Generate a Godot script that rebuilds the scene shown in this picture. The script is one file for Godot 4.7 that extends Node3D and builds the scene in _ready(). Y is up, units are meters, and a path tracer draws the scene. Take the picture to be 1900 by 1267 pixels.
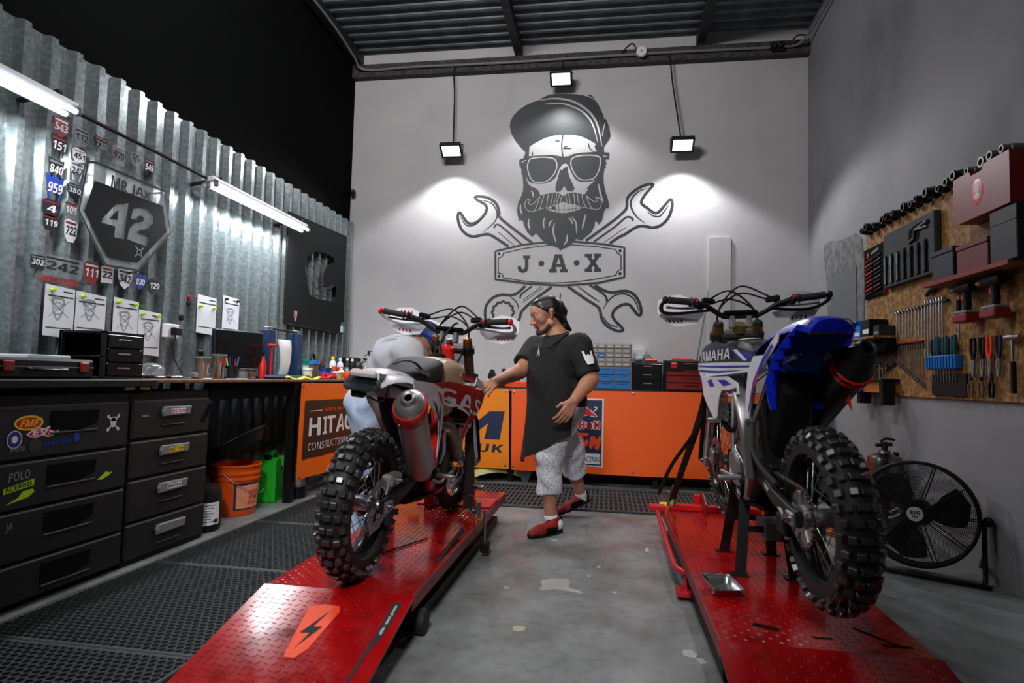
extends Node3D
# A motorcycle workshop: two dirt bikes on red lift tables, two mechanics, benches, a painted mural. Units are metres, y is up,
# the back wall is at z = -7.14, the corrugated left wall at x = -3.18, the right wall at x = 2.19.

func _ready() -> void:
	# camera
	var cam := Camera3D.new()
	cam.name = "camera"
	cam.position = V(0,1.10,0)
	cam.rotation_order = EULER_ORDER_YXZ
	cam.rotation = V(0.059,0.155,0.0239)
	cam.keep_aspect = Camera3D.KEEP_HEIGHT
	var lens := CameraAttributesPhysical.new()
	lens.frustum_focal_length = 21.53
	lens.frustum_focus_distance = 4.9
	lens.exposure_aperture = 2.4
	cam.attributes = lens
	cam.fov = 58.26
	cam.near = 0.05
	cam.far = 60.0
	add_child(cam)
	cam.current = true
	# air and exposure
	var env := Environment.new()
	env.background_mode = Environment.BG_COLOR
	env.background_color = Color(0.0,0.0,0.0)
	env.tonemap_mode = Environment.TONE_MAPPER_LINEAR
	env.tonemap_exposure = 1.0
	env.sdfgi_enabled = true
	env.ssao_enabled = true
	env.ssil_enabled = true
	var we := WorldEnvironment.new()
	we.name = "environment"
	we.environment = env
	add_child(we)
	materials()
	lights()
	room()
	mural()
	fixtures()
	benches()
	under_benches()
	mats()
	lifts()
	red_bike()
	blue_bike()
	left_wall()
	bench_items()
	tool_board()
	floor_things()
	standing_man()
	bending_man()

const FLOODS := [Vector3(-1.868,3.765,-6.92),Vector3(-0.578,4.575,-6.92),Vector3(0.798,3.74,-6.92)]
const TUBES := [[-2.9,2.49,-1.42,-2.87],[-2.9,2.48,-4.03,-5.48]]

func lights() -> void:
	# three LED floodlights over the mural, hung on their cables, and two twin-tube fittings on the left wall
	for p in FLOODS:
		var s := SpotLight3D.new()
		s.name = "floodlight_lamp"
		s.light_color = Color(0.99,0.985,1.0)
		s.light_energy = FLOOD_E
		s.light_size = 0.07
		s.spot_range = 25.0
		s.spot_attenuation = 2.0
		s.spot_angle = 64.0
		s.spot_angle_attenuation = 0.25
		s.shadow_enabled = true
		add_child(s,true)
		s.look_at_from_position(p + V(0,-0.035,0.03),p + V(0,-1.0,0.36),Vector3.BACK)
	for t in TUBES:
		var a := AreaLight3D.new()
		a.name = "tube_lamp"
		a.light_color = Color(0.97,0.985,1.0)
		a.light_energy = TUBE_E
		a.area_size = P(0.1,1.35)
		a.area_range = 20.0
		a.shadow_enabled = true
		add_child(a,true)
		a.look_at_from_position(V(t[0],t[1] - 0.045,(t[2] + t[3]) / 2.0),V(t[0] + 0.02,t[1] - 1.0,(t[2] + t[3]) / 2.0),Vector3.FORWARD)

	# an added, unseen fill panel above the frame, turned to brighten the mural wall
	var p := AreaLight3D.new()
	p.name = "added_fill_panel_lamp"
	p.light_color = Color(1.0,0.985,0.985)
	p.light_energy = FILL_PANEL_E
	p.area_size = P(1.5,0.4)
	p.area_range = 25.0
	p.shadow_enabled = true
	add_child(p)
	p.look_at_from_position(FILL_PANEL + FILL_PANEL_AIM * 0.02,FILL_PANEL + FILL_PANEL_AIM,Vector3.UP)

	# an added, unseen fill spot behind the viewer, turned to brighten the left lift
	var c := SpotLight3D.new()
	c.name = "added_fill_spot_lamp"
	c.light_color = Color(1.0,0.985,0.98)
	c.light_energy = FILL_SPOT_E
	c.light_size = 0.3
	c.spot_range = 20.0
	c.spot_attenuation = 2.0
	c.spot_angle = 24.0
	c.spot_angle_attenuation = 0.7
	c.shadow_enabled = true
	add_child(c)
	c.look_at_from_position(FILL_SPOT,FILL_SPOT_AT,Vector3.UP)

const FILL_PANEL := Vector3(-1.5,4.75,-2.5)
const FILL_PANEL_AIM := Vector3(-0.12,-0.42,-1)
const FILL_PANEL_E := 12.0
const FILL_SPOT_E := 16.0
const FILL_SPOT := Vector3(-0.3,3.7,1.2)
const FILL_SPOT_AT := Vector3(-0.85,0.75,-3.6)
const FLOOD_E := 2.6
const TUBE_E := 3.2

# ------------------------------------------------------------------ materials and the room
func materials() -> void:
	var g := func(a: float) -> Color: return Color(a,a,a)
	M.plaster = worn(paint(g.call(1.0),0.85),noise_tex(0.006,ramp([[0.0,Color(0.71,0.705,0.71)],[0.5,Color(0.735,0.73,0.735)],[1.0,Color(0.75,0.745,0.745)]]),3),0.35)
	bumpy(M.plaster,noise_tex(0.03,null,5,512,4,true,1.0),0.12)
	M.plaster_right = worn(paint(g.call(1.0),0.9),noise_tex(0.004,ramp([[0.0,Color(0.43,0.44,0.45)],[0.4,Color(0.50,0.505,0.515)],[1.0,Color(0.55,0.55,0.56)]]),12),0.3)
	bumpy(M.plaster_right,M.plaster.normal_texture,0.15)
	M.black_wall = paint(Color(0.05,0.054,0.054),0.9,0.0,0.12)
	M.concrete = worn(paint(Color.WHITE,0.62,0.0,0.35),noise_tex(0.005,ramp([[0.0,Color(0.40,0.415,0.41)],[0.38,Color(0.47,0.485,0.48)],[0.55,Color(0.495,0.51,0.51)],[0.7,Color(0.52,0.535,0.535)],[1.0,Color(0.56,0.575,0.575)]]),21,1024,6),0.45)
	M.concrete.detail_enabled = true
	M.concrete.detail_blend_mode = BaseMaterial3D.BLEND_MODE_MUL
	M.concrete.detail_albedo = noise_tex(0.05,ramp([[0.0,g.call(0.86)],[0.45,g.call(0.98)],[1.0,g.call(1.0)]]),8,512,5)
	rough_by(M.concrete,noise_tex(0.012,ramp([[0.0,g.call(0.42)],[1.0,g.call(0.85)]]),9))
	bumpy(M.concrete,noise_tex(0.03,null,4,512,5,true,1.0),0.12)
	M.cement = worn(paint(Color.WHITE,0.95),noise_tex(0.02,ramp([[0.0,g.call(0.30)],[1.0,g.call(0.5)]]),31),0.8)
	var zinc := noise_tex(0.03,ramp([[0.0,Color(0.40,0.45,0.46)],[0.5,Color(0.50,0.54,0.55)],[1.0,Color(0.62,0.65,0.66)]]),41,512,5)
	M.zinc = worn(paint(Color.WHITE,0.42,0.5),zinc,1.6)
	rough_by(M.zinc,noise_tex(0.02,ramp([[0.0,g.call(0.38)],[1.0,g.call(0.58)]]),42))
	M.roof = worn(paint(Color.WHITE,0.5,0.45),noise_tex(0.01,ramp([[0.0,Color(0.33,0.37,0.38)],[1.0,Color(0.5,0.53,0.54)]]),43),0.6)
	M.dark_steel = paint(Color(0.13,0.135,0.14),0.55,0.3)
	M.steel = paint(Color(0.62,0.63,0.64),0.3,1.0)
	M.chrome = paint(Color(0.82,0.83,0.84),0.12,1.0)
	M.alloy = paint(Color(0.66,0.66,0.67),0.38,0.9)
	M.cast = paint(Color(0.40,0.39,0.37),0.5,0.75)
	M.rust = worn(paint(Color.WHITE,0.8),noise_tex(0.05,ramp([[0.0,Color(0.23,0.16,0.13)],[0.6,Color(0.42,0.36,0.33)],[1.0,Color(0.58,0.55,0.53)]]),44),1.2)
	M.black = paint(Color(0.065,0.068,0.07),0.5,0.0,0.35)
	M.black_matt = paint(Color(0.045,0.047,0.049),0.9,0.0,0.2)
	M.black_gloss = paint(Color(0.05,0.053,0.056),0.2)
	M.rubber = paint(Color(0.085,0.087,0.09),0.72)
	M.white = paint(Color(0.86,0.86,0.87),0.45)
	M.white_gloss = paint(Color(0.88,0.88,0.9),0.25)
	M.grey = paint(Color(0.45,0.46,0.47),0.5)
	M.mural_black = paint(Color(0.105,0.135,0.14),0.5)
	M.red = paint(Color(0.78,0.06,0.07),0.35)
	M.red_dark = paint(Color(0.50,0.05,0.06),0.4)
	M.orange = paint(Color(0.92,0.27,0.03),0.55)
	M.yellow = paint(Color(0.92,0.78,0.08),0.5)
	M.lime = paint(Color(0.66,0.82,0.05),0.5)
	M.green = paint(Color(0.08,0.68,0.12),0.4)
	M.blue = paint(Color(0.05,0.22,0.62),0.35)
	M.sky_blue = paint(Color(0.08,0.42,0.70),0.4)
	M.teal = paint(Color(0.02,0.55,0.48),0.4)
	M.navy = paint(Color(0.07,0.13,0.26),0.5)
	M.glow = paint(Color(0.95,0.97,1.0),0.4)
	M.glow.emission_enabled = true
	M.glow.emission = Color(0.93,0.97,1.0)
	M.glow.emission_energy_multiplier = 2.2
	M.clear = paint(Color(0.9,0.93,0.95,0.12),0.08)
	M.clear.transparency = BaseMaterial3D.TRANSPARENCY_ALPHA
	M.gold = paint(Color(0.56,0.42,0.22),0.35,0.85)
	M.wood = worn(paint(Color.WHITE,0.7),noise_tex(0.02,ramp([[0.0,Color(0.30,0.20,0.11)],[1.0,Color(0.52,0.37,0.22)]]),51),2.0)
	M.osb = worn(paint(Color.WHITE,0.75),noise_tex(0.035,ramp([[0.0,Color(0.30,0.18,0.07)],[0.35,Color(0.46,0.31,0.13)],[0.6,Color(0.56,0.41,0.20)],[1.0,Color(0.66,0.52,0.30)]]),52,512,3,false,1.0,FastNoiseLite.TYPE_CELLULAR),1.3)
	M.paper = paint(Color(0.82,0.83,0.85),0.8)
	M.ink = paint(Color(0.10,0.10,0.12),0.8)
	M.pencil = paint(Color(0.55,0.56,0.59),0.8)

func sheet_profile(width: float,pitch: float,deep: float) -> Array:
	# trapezoidal corrugation across the width: [distance, depth]
	var out := []
	var k := roundi(width / pitch)
	for i in k:
		var s := i * pitch
		out.append_array([P(s,0.0),P(s + pitch * 0.46,0.0),P(s + pitch * 0.62,deep),P(s + pitch * 0.86,deep)])
	out.append(P(width,0.0))
	return out

func sheet(prof: Array,length: float,x: Transform3D,thick := 0.004) -> Geo:
	# profile across local x, depth along local z, length along local y
	var g := G()
	for i in prof.size() - 1:
		var a: Vector2 = prof[i]; var b: Vector2 = prof[i + 1]
		for e in [0.0,-thick]:
			g.flat([x * V(a.x,0,a.y + e),x * V(b.x,0,b.y + e),x * V(b.x,length,b.y + e),x * V(a.x,length,a.y + e)],x.basis * (V(a.y - b.y,0,b.x - a.x) * (1.0 if e == 0.0 else -1.0)))
		for y in [0.0,length]:
			g.flat([x * V(a.x,y,a.y),x * V(b.x,y,b.y),x * V(b.x,y,b.y - thick),x * V(a.x,y,a.y - thick)],x.basis.y * (y - length / 2))
	return g

func room() -> void:
	var b := func(x0: float,x1: float,y0: float,y1: float,z0: float,z1: float) -> Geo:
		return G().box(V(x1 - x0,y1 - y0,z1 - z0),Transform3D(Basis(),V(x0 + x1,y0 + y1,z0 + z1) / 2.0))
	var fl := struct("floor",b.call(-3.4,2.4,-0.2,0.0,-7.35,4.2),M.concrete,"grey stained concrete workshop floor")
	struct("wall_back",b.call(-3.4,2.4,0.0,5.3,-7.35,-7.14),M.plaster,"white plastered back wall carrying the mural")
	var wl := struct("wall_left",b.call(-3.4,-3.2,0.0,5.3,-7.14,4.2),M.black_wall,"black painted left wall above the corrugated sheets")
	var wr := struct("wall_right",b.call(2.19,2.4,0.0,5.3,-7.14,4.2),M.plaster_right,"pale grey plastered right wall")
	struct("wall_front",b.call(-3.2,2.19,0.0,5.3,4.0,4.2),paint(Color(0.2,0.2,0.21),0.9),"dark wall behind the viewer")
	# pilaster and cement patch
	obj("pilaster",b.call(1.115,1.355,0.0,2.74,-7.14,-7.115),M.plaster,get_node("wall_back"))
	var pt := G().prism(curve(pairs(PATCH),3,true),0.006,Transform3D(Basis(Vector3.FORWARD,Vector3.UP,Vector3.RIGHT),V(2.184,0,0)))
	obj("cement_patch",pt,M.cement,wr)
	obj("cement_infill",G().box(V(0.012,0.9,0.62),at(2.182,1.72,-6.12)),paint(Color(0.36,0.38,0.40),0.9),wr)
	# corrugated sheets on the left wall
	var z := -7.1
	while z < 3.9:
		var w := minf(0.99,3.98 - z)
		w = roundf(w / 0.165) * 0.165
		if w < 0.1: break
		var prof := sheet_profile(w,0.165,0.042)
		obj("corrugated_sheet",sheet(prof,2.97 - 0.012 * (hash(int(z * 10)) % 2),Transform3D(Basis(Vector3.BACK,Vector3.UP,Vector3.LEFT),Vector3.ZERO) * Transform3D(Basis(),V(0,0,0)),0.004) if false else sheet(prof,2.965,Transform3D(Basis(Vector3.FORWARD,Vector3.UP,Vector3.RIGHT),V(-3.165,0,z + w)),0.004),M.zinc,wl)
		z += w
	# roof: corrugated sheets whose ridges run across the room, on dark purlins
	var ce := struct("ceiling",b.call(-3.4,2.4,5.3,5.45,-7.35,4.2),M.roof,"corrugated metal roof with dark purlins")
	z = -7.14
	while z < 3.9:
		var w := minf(1.155,roundf((4.0 - z) / 0.165) * 0.165)
		if w < 0.1: break
		obj("roof_sheet",sheet(sheet_profile(w,0.165,0.045),5.4,Transform3D(Basis(Vector3.BACK,Vector3.RIGHT,Vector3.DOWN),V(-3.2,5.16,z))),M.roof,ce)
		z += w
	for x in [-3.14,-1.11,1.01]:
		obj("purlin",b.call(x - 0.045,x + 0.045,4.99,5.11,-7.14,4.0),M.dark_steel,ce)
	# beam across the back wall
	struct("beam",b.call(-3.2,2.19,4.79,4.95,-7.14,-7.04),worn(paint(Color.WHITE,0.9),noise_tex(0.03,ramp([[0.0,Color(0.16,0.15,0.15)],[1.0,Color(0.34,0.32,0.32)]]),61),0.8),"rough grey beam along the top of the back wall")
	# paint chips and filler on the floor
	var k := 0
	for c in CHIPS:
		var outline := []
		for q in pairs(c): outline.append(q)
		obj("paint_patch",G().prism(outline,0.0012,Transform3D(Basis(Vector3.RIGHT,Vector3.FORWARD,Vector3.UP),V(0,0.0,0))),paint([Color(0.66,0.65,0.63),Color(0.70,0.66,0.58),Color(0.66,0.67,0.68),Color(0.68,0.68,0.68)][k % 4],0.9),fl)
		k += 1

const PATCH := [664.2,253.5,620.1,248,570.2,238.6,567.4,164,572.4,145.7,643.3,149.6,653.3,171.9,658.6,216.3]
const CHIPS := [
	[-34.1,339,-29.5,343.7,-20.3,346.8,-18.1,340,-18.5,332.1,-11.8,327.7,-11.1,324.6,-19.5,326.8,-25.3,328,-32.2,323.9,-33.7,326.9,-32.3,330.6],
	[-39.8,275.7,-37.3,276.8,-34.1,276.3,-33.9,272.8,-36.4,270.5,-38.9,271.7],
	[26.3,418.5,28.6,421.7,28.4,412.6,26.2,410.8],
	[-4.1,372.4,-2.3,376.1,-2.2,370.8,-4.4,368.2],
	[-36.4,426.2,-32.1,427.3,-31.7,423.1,-35.3,422.2],
	[-9.6,355,-7.2,354.6,-7.4,351.7,-9.2,351.3],
	[4.3,331.4,6.5,331,6.5,328.6,4.3,328.9],
	[32.2,266.8,35.8,268,37.7,263.4,36.4,259.8,32,261.7],
	[36.4,259.8,39.2,260.8,40.5,256.8,37.7,254.9],
	[-52.1,326.1,-49.2,325.9,-49.1,323.4,-51.6,322.8]]

# ------------------------------------------------------------------ the mural on the back wall
func strip(g: Geo,pts: Array,w: float,f: Callable,off: float,taper := false,closed := false) -> void:
	# a brush stroke along the points
	var m := pts.size()
	var s := g.v.size()
	for i in m:
		var d: Vector2
		if closed: d = (pts[(i + 1) % m] - pts[(i - 1 + m) % m]).normalized()
		else: d = (pts[mini(i + 1,m - 1)] - pts[maxi(i - 1,0)]).normalized()
		var k := w / 2.0
		if taper: k *= sqrt(maxf(0.02,sin(PI * clampf(float(i) / (m - 1),0.0,1.0))))
		var q := P(-d.y,d.x) * k
		g.lay(pts[i] + q,f,off); g.lay(pts[i] - q,f,off)
	for i in (m if closed else m - 1):
		var a := s + i * 2
		var b := s + ((i + 1) % m) * 2
		g.face(a,a + 1,b); g.face(a + 1,b + 1,b)

func on_back_wall(p: Vector2,off: float) -> Vector3:
	return V(p.x,p.y,-7.14 + off)

func mural() -> void:
	var t := thing("wall_mural","black painted skull in cap, glasses and beard over crossed wrenches on white wall","mural")
	var f := on_back_wall
	var s := 0.0006
	var wr := [[W_UR,[[W_UR1,0.022],[W_UR2,0.018]],[[W_UR3,0.024],[W_UR4,0.008]]],[W_UL,[[W_UL1,0.018],[W_UL4,0.016]],[[W_UL2,0.022],[W_UL3,0.009]]],
		[W_LL,[[W_LL1,0.016]],[[W_LL2,0.022],[W_LL3,0.009],[W_LL4,0.008]]],[W_LR,[[W_LR1,0.02],[W_LR2,0.018],[W_LR4,0.018]],[[W_LR3,0.027]]]]
	for k in 4:
		var g := G()
		strip(g,curve(pairs(wr[k][0]),4),0.034,f,s)
		for l in wr[k][1]: strip(g,curve(pairs(l[0]),5),l[1],f,s,true)
		for l in wr[k][2]: strip(g,curve(pairs(l[0]),5),l[1],f,s)
		if k == 2:
			var ring := []
			for i in 96:
				var a := TAU * i / 96
				var c: Vector2 = pairs(RING_C)[0]
				ring.append(c + P(cos(a),sin(a)) * (0.125 + 0.008 * cos(a * 12.0)))
			strip(g,ring,0.028,f,s,false,true)
		obj("painted_wrench",g,M.mural_black,t)
	# plaque
	var w := G().skin(pairs(PLAQUE),f,0.4,s * 2)
	obj("plaque_ground",w,M.plaster,t)
	var p := G()
	var edge := []
	var pl := pairs(PLAQUE)
	for i in pl.size():
		for k in 6: edge.append(pl[i].lerp(pl[(i + 1) % pl.size()],k / 6.0))
	strip(p,edge,0.025,f,s * 3,false,true)
	for l in [P1,P2,P3,P4,P5]: strip(p,curve(pairs(l),4),0.0125,f,s * 3)
	for l in [A1,A2,A3,A4]: strip(p,curve(pairs(l),4),0.0125,f,s * 3)
	for c in pairs(DOTS): p.skin(circle(c,0.019,14),f,1.0,s * 3)
	strip(p,curve(pairs(SPIKE),5),0.014,f,s * 3,true)
	obj("plaque_border",p,M.mural_black,t)
	var le := G()
	for l in [LJ,LA1,LA2,LX]: le.skin(pairs(l),f,1.0,s * 3)
	for c in pairs(BIG_DOTS): le.skin(circle(c,0.034,20),f,1.0,s * 3)
	obj("plaque_lettering",le,M.mural_black,t)
	# head
	obj("skull_and_cap",G().skin(pairs(HEAD_R) + pairs(HEAD_L),f,0.5,s * 4),M.mural_black,t)
	var wh := G()
	for l in [FOREHEAD,FACE,TEETH]: wh.skin(pairs(l),f,0.5,s * 5)
	strip(wh,curve(pairs(STRIPE1),6),0.026,f,s * 5,true)
	strip(wh,curve(pairs(STRIPE2),6),0.022,f,s * 5,true)
	for l in [FLAP,BUTTON,TEMPLE_L,TEMPLE_R]: strip(wh,curve(pairs(l),4),0.011,f,s * 5,true)
	for l in [LENS_L,LENS_R]: strip(wh,curve(pairs(l),5,true),0.013,f,s * 5,false,true)
	for l in BEARD: strip(wh,curve(pairs(l),6),0.02,f,s * 5,true)
	obj("white_linework",wh,M.plaster,t)
	obj("nose",G().skin(pairs(NOSE),f,0.5,s * 6),M.mural_black,t)
	for l in [MOUSTACHE_L,MOUSTACHE_R]: obj("moustache",G().skin(pairs(l),f,0.5,s * 6),M.mural_black,t)
	var bl := G().skin(pairs(TOOTH),f,0.5,s * 6)
	for l in CRACKS: strip(bl,curve(pairs(l),4),0.016,f,s * 6,true)
	strip(bl,curve(pairs(SUTURE),4),0.016,f,s * 6)
	for l in TOOTH_LINES: strip(bl,pairs(l),0.006,f,s * 6)
	obj("fine_linework",bl,M.mural_black,t)
	var ml := G()
	for l in WHISKERS: strip(ml,curve(pairs(l),5),0.0075,f,s * 7)
	obj("moustache_lines",ml,M.plaster,t)

func circle(c: Vector2,r: float,k := 24) -> Array:
	var out := []
	for i in k: out.append(c + P(cos(TAU * i / k),sin(TAU * i / k)) * r)
	return out

const W_UR := [-26.9,272,5.8,296.3,12.8,302.3,18.6,308.2,20,313.6,20.2,320.8,23.6,326.2,31.7,332.6,40.4,336.7,47.9,337.8,49.3,336.4,45.6,331.7,39.9,324.6,36.5,318.1,37.4,314.1,43.5,309.5,50,304.3,55.1,304.2,59.7,308.6,65.9,316.2,69.1,319.5,71.1,316.4,71.1,310.2,68.4,300.7,63.8,293.6,57,288.3,49,286.7,40.9,288.3,33.9,288.4,27,285.2,17.8,279,11.4,276,0.9,268.7]
const W_UR1 := [42.7,333,33.5,329.6,26.6,323.1,24.3,315.9,26.2,307.4,32.1,298.9,41.4,291.6]
const W_UR2 := [43,305.6,50,300.4,56.9,299.7,62,305,68.2,313.5]
const W_UR3 := [-17.4,270.9,5.9,287.9,17.5,298,21.6,299.7,25.7,298.4,26.9,294.8]
const W_UR4 := [-5.6,270,6.1,278.3,12.5,283,18.8,286.8]
const W_UL := [-89.5,269.6,-127.7,299.3,-130.7,307.7,-135.2,319,-146.6,326.3,-160,327.7,-159.3,324.1,-147.2,316.5,-148.1,306.6,-158.5,296.1,-169.3,295.7,-178.8,308,-181.6,305.8,-180.8,297.3,-175.3,286,-163.7,278.8,-146.8,281.4,-139.8,279.9,-132.6,275.6,-118.5,266.3]
const W_UL1 := [-155.1,323.7,-140.8,319.2,-133.5,307.8,-136,296.6,-149.7,284.2]
const W_UL2 := [-101.9,267.8,-127.4,290.3,-134.5,292.7,-136.6,288.8]
const W_UL3 := [-111.6,267.4,-131.5,284]
const W_UL4 := [-179.3,304.4,-171.2,293,-161.3,292.8,-150.2,301.1]
const W_LL := [-97.1,218.8,-106.4,210.3,-114.8,207.7,-125.4,208.2,-135.9,204.5,-143.2,196,-144.9,186.5,-143.2,177,-138.2,169.7,-129.6,165.1,-120,164.2,-111.7,167.4,-106.1,174.2,-103.1,180.5,-101.1,187.8,-94.5,195.2,-83.2,204.7,-65.8,217.7]
const RING_C := [-123.3,187.2]
const W_LL1 := [-115.8,206.6,-107.2,199.3,-104.3,190.4]
const W_LL2 := [-89.2,218.4,-101.6,208.8,-102.9,204.1]
const W_LL3 := [-78.2,217.7,-99.9,202]
const W_LL4 := [-75.6,216.7,-99.8,199.1]
const W_LR := [-15.6,219.8,-6.4,214.2,3.8,211.1,13.8,212.7,23.8,212.2,31.8,206.1,36.9,194.9,37.2,185.8,33.5,185.8,28,192.8,23,197.4,16,196.8,8.1,191.7,5.1,184.5,9.2,177.4,15.3,171.4,17.2,167.3,10.4,166.7,-0.7,172.2,-6.9,180.3,-9,189.5,-12.1,194.6,-26.5,203.8,-47.2,218.3]
const W_LR1 := [-6,190.6,-1.1,199.8,7.8,208,18.8,209.6,27.8,205,32.9,196.9,35,188.8]
const W_LR2 := [-5.9,183.4,1.3,174.3,12.3,170.8]
const W_LR3 := [-21.7,219.8,-6.3,210.1,-1.7,203.9,-2.1,200.8]
const W_LR4 := [-35.9,218.8,-21.5,208,-9.2,199.8]
const SPIKE := [-55.1,210.5,-55.7,204.7,-56.6,197.5]
const PLAQUE := [-134.2,260.6,-100.3,268.3,-73.1,270.7,-43,271.4,-7.2,267.9,17.6,263.7,18.1,229.1,-11.5,222.4,-52.4,219.3,-93,221.4,-133.3,226.7]
const P1 := [-124,258.2,-100.2,263.5,-73,267,-58.5,267.6,-42.9,267.4,-17.3,265.4,8.1,261.5]
const P2 := [14,254.8,14.2,237.8]
const P3 := [9,231.6,-16.7,226.5,-52.4,222.6,-88.8,223.5,-123.8,228.6]
const P4 := [-130.1,234.1,-130.5,252.1]
const P5 := [-130.5,252.1,-130.5,251.9]
const A1 := [-124,260,-125.7,254.7,-130.5,252.1]
const A2 := [7.9,261.7,10,256.9,14,255]
const A3 := [14.2,237.8,10,235.8,8.3,230.6]
const A4 := [-123.8,228.2,-125.5,233,-130.1,234.3]
const DOTS := [-129.6,257.6,12.8,259.9,13.1,233.2,-129.1,230.6]
const BIG_DOTS := [-78.6,245.5,-37.1,246.1]
const LJ := [-100.6,255.3,-92.1,255.2,-92.1,251.3,-94.2,251.3,-93.9,241.3,-95.4,236.1,-100.1,234.2,-104.9,235.6,-106.9,239.8,-106.9,242.7,-103.1,242.6,-102,239.3,-99.7,238.7,-98.1,241.4,-98.4,251.4,-100.5,251.4]
const LA1 := [-58.8,256.4,-58.7,251.9,-61.3,241.2,-61.8,238.9,-60.2,238.9,-60.1,234.7,-69.2,234.7,-69.3,238.9,-67.2,238.9,-62.9,256.4]
const LA2 := [-58.8,256.4,-54.6,256.3,-49.1,238.9,-47.6,238.8,-47.5,234.9,-56.3,234.9,-56.4,238.9,-54.3,238.9,-54.8,241.2,-61.3,241.2,-60.3,244.9,-56,244.8,-58.2,251.8,-58.7,251.9]
const LX := [-27.9,256.6,-19.2,256.6,-19.1,252.9,-20.7,253,-18.1,249.5,-15.6,252.9,-17.1,252.9,-17.2,256.8,-8.7,256.7,-8.7,252.9,-10.8,252.9,-15.2,246.2,-10.3,239.1,-8.5,239.1,-8.4,235.5,-16.8,235.5,-16.9,239.1,-15.4,239.1,-17.9,242.6,-20.7,239.2,-18.9,239.2,-18.9,235.3,-27.5,235.4,-27.6,239.2,-25.5,239.2,-20.9,246,-25.5,253,-27.8,253]
const HEAD_R := [-100.3,380.5,-107,387.5,-113.7,396.2,-118.6,404.9,-120.5,412.6,-119.9,419.2,-116.8,425.7,-110.9,432,-101.7,438.3,-92.4,442.1,-85.5,444.1,-80.5,447.2,-73.2,450,-65.8,450.7,-53,450.3,-42,449.1,-32.9,447.4,-27.9,446.1,-26.6,447.1,-23,447,-20.2,443.8,-19.3,441.5,-14.7,435.2,-10,424.8,-7.2,416.3,-5.9,417.2,-3.6,412.5,-1.2,404,-0.2,396.6,-1.5,393,-5,387.6,-7.6,384,-7.5,377.5,-1.3,376.4,-1.6,368.6,-5.6,368.8,-4.2,362.7,-6,362.8,-4.6,358,-6.8,358.4,-7.8,347.7,-7,338.6,-5.1,330.3]
const HEAD_L := [-2.3,322,-0.6,314.7,-1,310.1,-3.9,310.6,-6,307.5,-6.9,303,-8.5,295.7,-12,291.2,-14.3,294.9,-16.5,295,-17,289.5,-21.2,281.4,-30,274.2,-31.3,272.4,-34.4,273.4,-38.5,274.8,-39.8,272.1,-44.2,267.6,-48.6,264.4,-54,262.6,-56.7,260.4,-58.5,263.6,-65.8,266.4,-73.1,268.3,-79.6,274.8,-84.3,280.4,-87.1,281.3,-90.7,277.7,-96.3,283.3,-99.7,289.8,-101.7,296.3,-103.1,298.6,-106.3,297.3,-107.8,302,-109.4,309.4,-108.2,318.7,-104.7,327,-102.5,333.5,-102.2,340.9,-103.2,350.3,-103.9,354.1,-105.3,355,-104.5,358.8,-105.9,361.6,-105.5,363.7,-107.4,363.7,-108,371.1,-101.6,374.1,-102.6,376,-100.7,377.4,-101.2,378.8]
const FOREHEAD := [-95.9,387.1,-88.6,391.5,-77.6,396.8,-66.7,399.6,-55.7,400.1,-43,399.5,-33.9,397,-24.8,392.5,-17.1,387.6,-18.4,384.4,-17.4,380.7,-15.1,378.7,-21,378,-33.5,377.5,-43.4,376.4,-48.8,373.8,-55.2,373.4,-60.7,374.5,-68,375.9,-81.8,375.9,-96.5,375.4,-96.2,381.5]
const SUTURE := [-55.9,400.4,-57.2,390.4,-57,382,-55.4,373.1]
const CRACKS := [[-65.6,392.9,-62.4,392.8,-59.2,392.5],[-56.1,383.1,-50.8,383.3,-45.2,382.8],[-55.7,383.6,-53.1,385.1,-50,386],[-25.8,389.1,-24.2,382.7,-19.2,377.8],[-92.6,380.9,-92.3,378.5,-91.7,375.5]]
const STRIPE1 := [-86,443,-73.1,445,-58.4,444,-45.5,440.4,-34.5,434.2,-24.4,425.4,-17,413.9,-12.8,399.9,-9.9,384.5]
const STRIPE2 := [-79.4,438.6,-67.4,439,-56.4,438.1,-43.6,433.3,-32.6,426.7,-24.3,417,-19.1,405.7,-15,389.3]
const FLAP := [-6.5,413.7,-8.4,405.2,-10,396.5]
const BUTTON := [-32.9,447.3,-24.7,444.8,-19.3,440.8]
const TEMPLE_L := [-105.4,367.7,-102.4,369.5,-99.4,370.8]
const TEMPLE_R := [-8.5,373.4,-5.7,372.2,-3.2,371.4]
const LENS_L := [-95.5,371.2,-90,373,-79,373.6,-68.8,372.2,-64.2,369.2,-62.5,362.7,-64,356.2,-67.5,350.3,-72.9,345.1,-79.2,343.2,-88.4,343.7,-93.1,347.7,-96.5,355.3,-97.9,363.7]
const LENS_R := [-46,367.7,-43.4,371.8,-35.3,374,-23.6,374.2,-14.6,372.7,-11.4,369.4,-11.6,363,-13,355.7,-16.9,348.4,-21.3,345.3,-31.2,344.7,-37.5,347.6,-42.1,353.7,-45.4,361.2]
const FACE := [-98.8,351.1,-97.3,345.9,-93,342.8,-85.6,341.3,-77.4,341.4,-69.6,343.6,-63.8,348.1,-59.5,358.8,-56.4,364,-52.8,365.2,-49.6,363.6,-45.8,355.2,-43,349.6,-39.7,344.9,-33.8,342.1,-24,342.4,-17.3,343.8,-23,338.9,-26.5,334.9,-29.6,329.9,-30.4,326.3,-36.3,328.2,-41.7,330.2,-48.9,328.5,-54.3,325.9,-59.8,329.2,-65.3,330.3,-71.6,329.5,-77.1,328.2,-81.7,327.4,-82.7,331.2,-86.4,335.9,-92,337.9,-95.7,340.8,-98.5,346.4]
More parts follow.
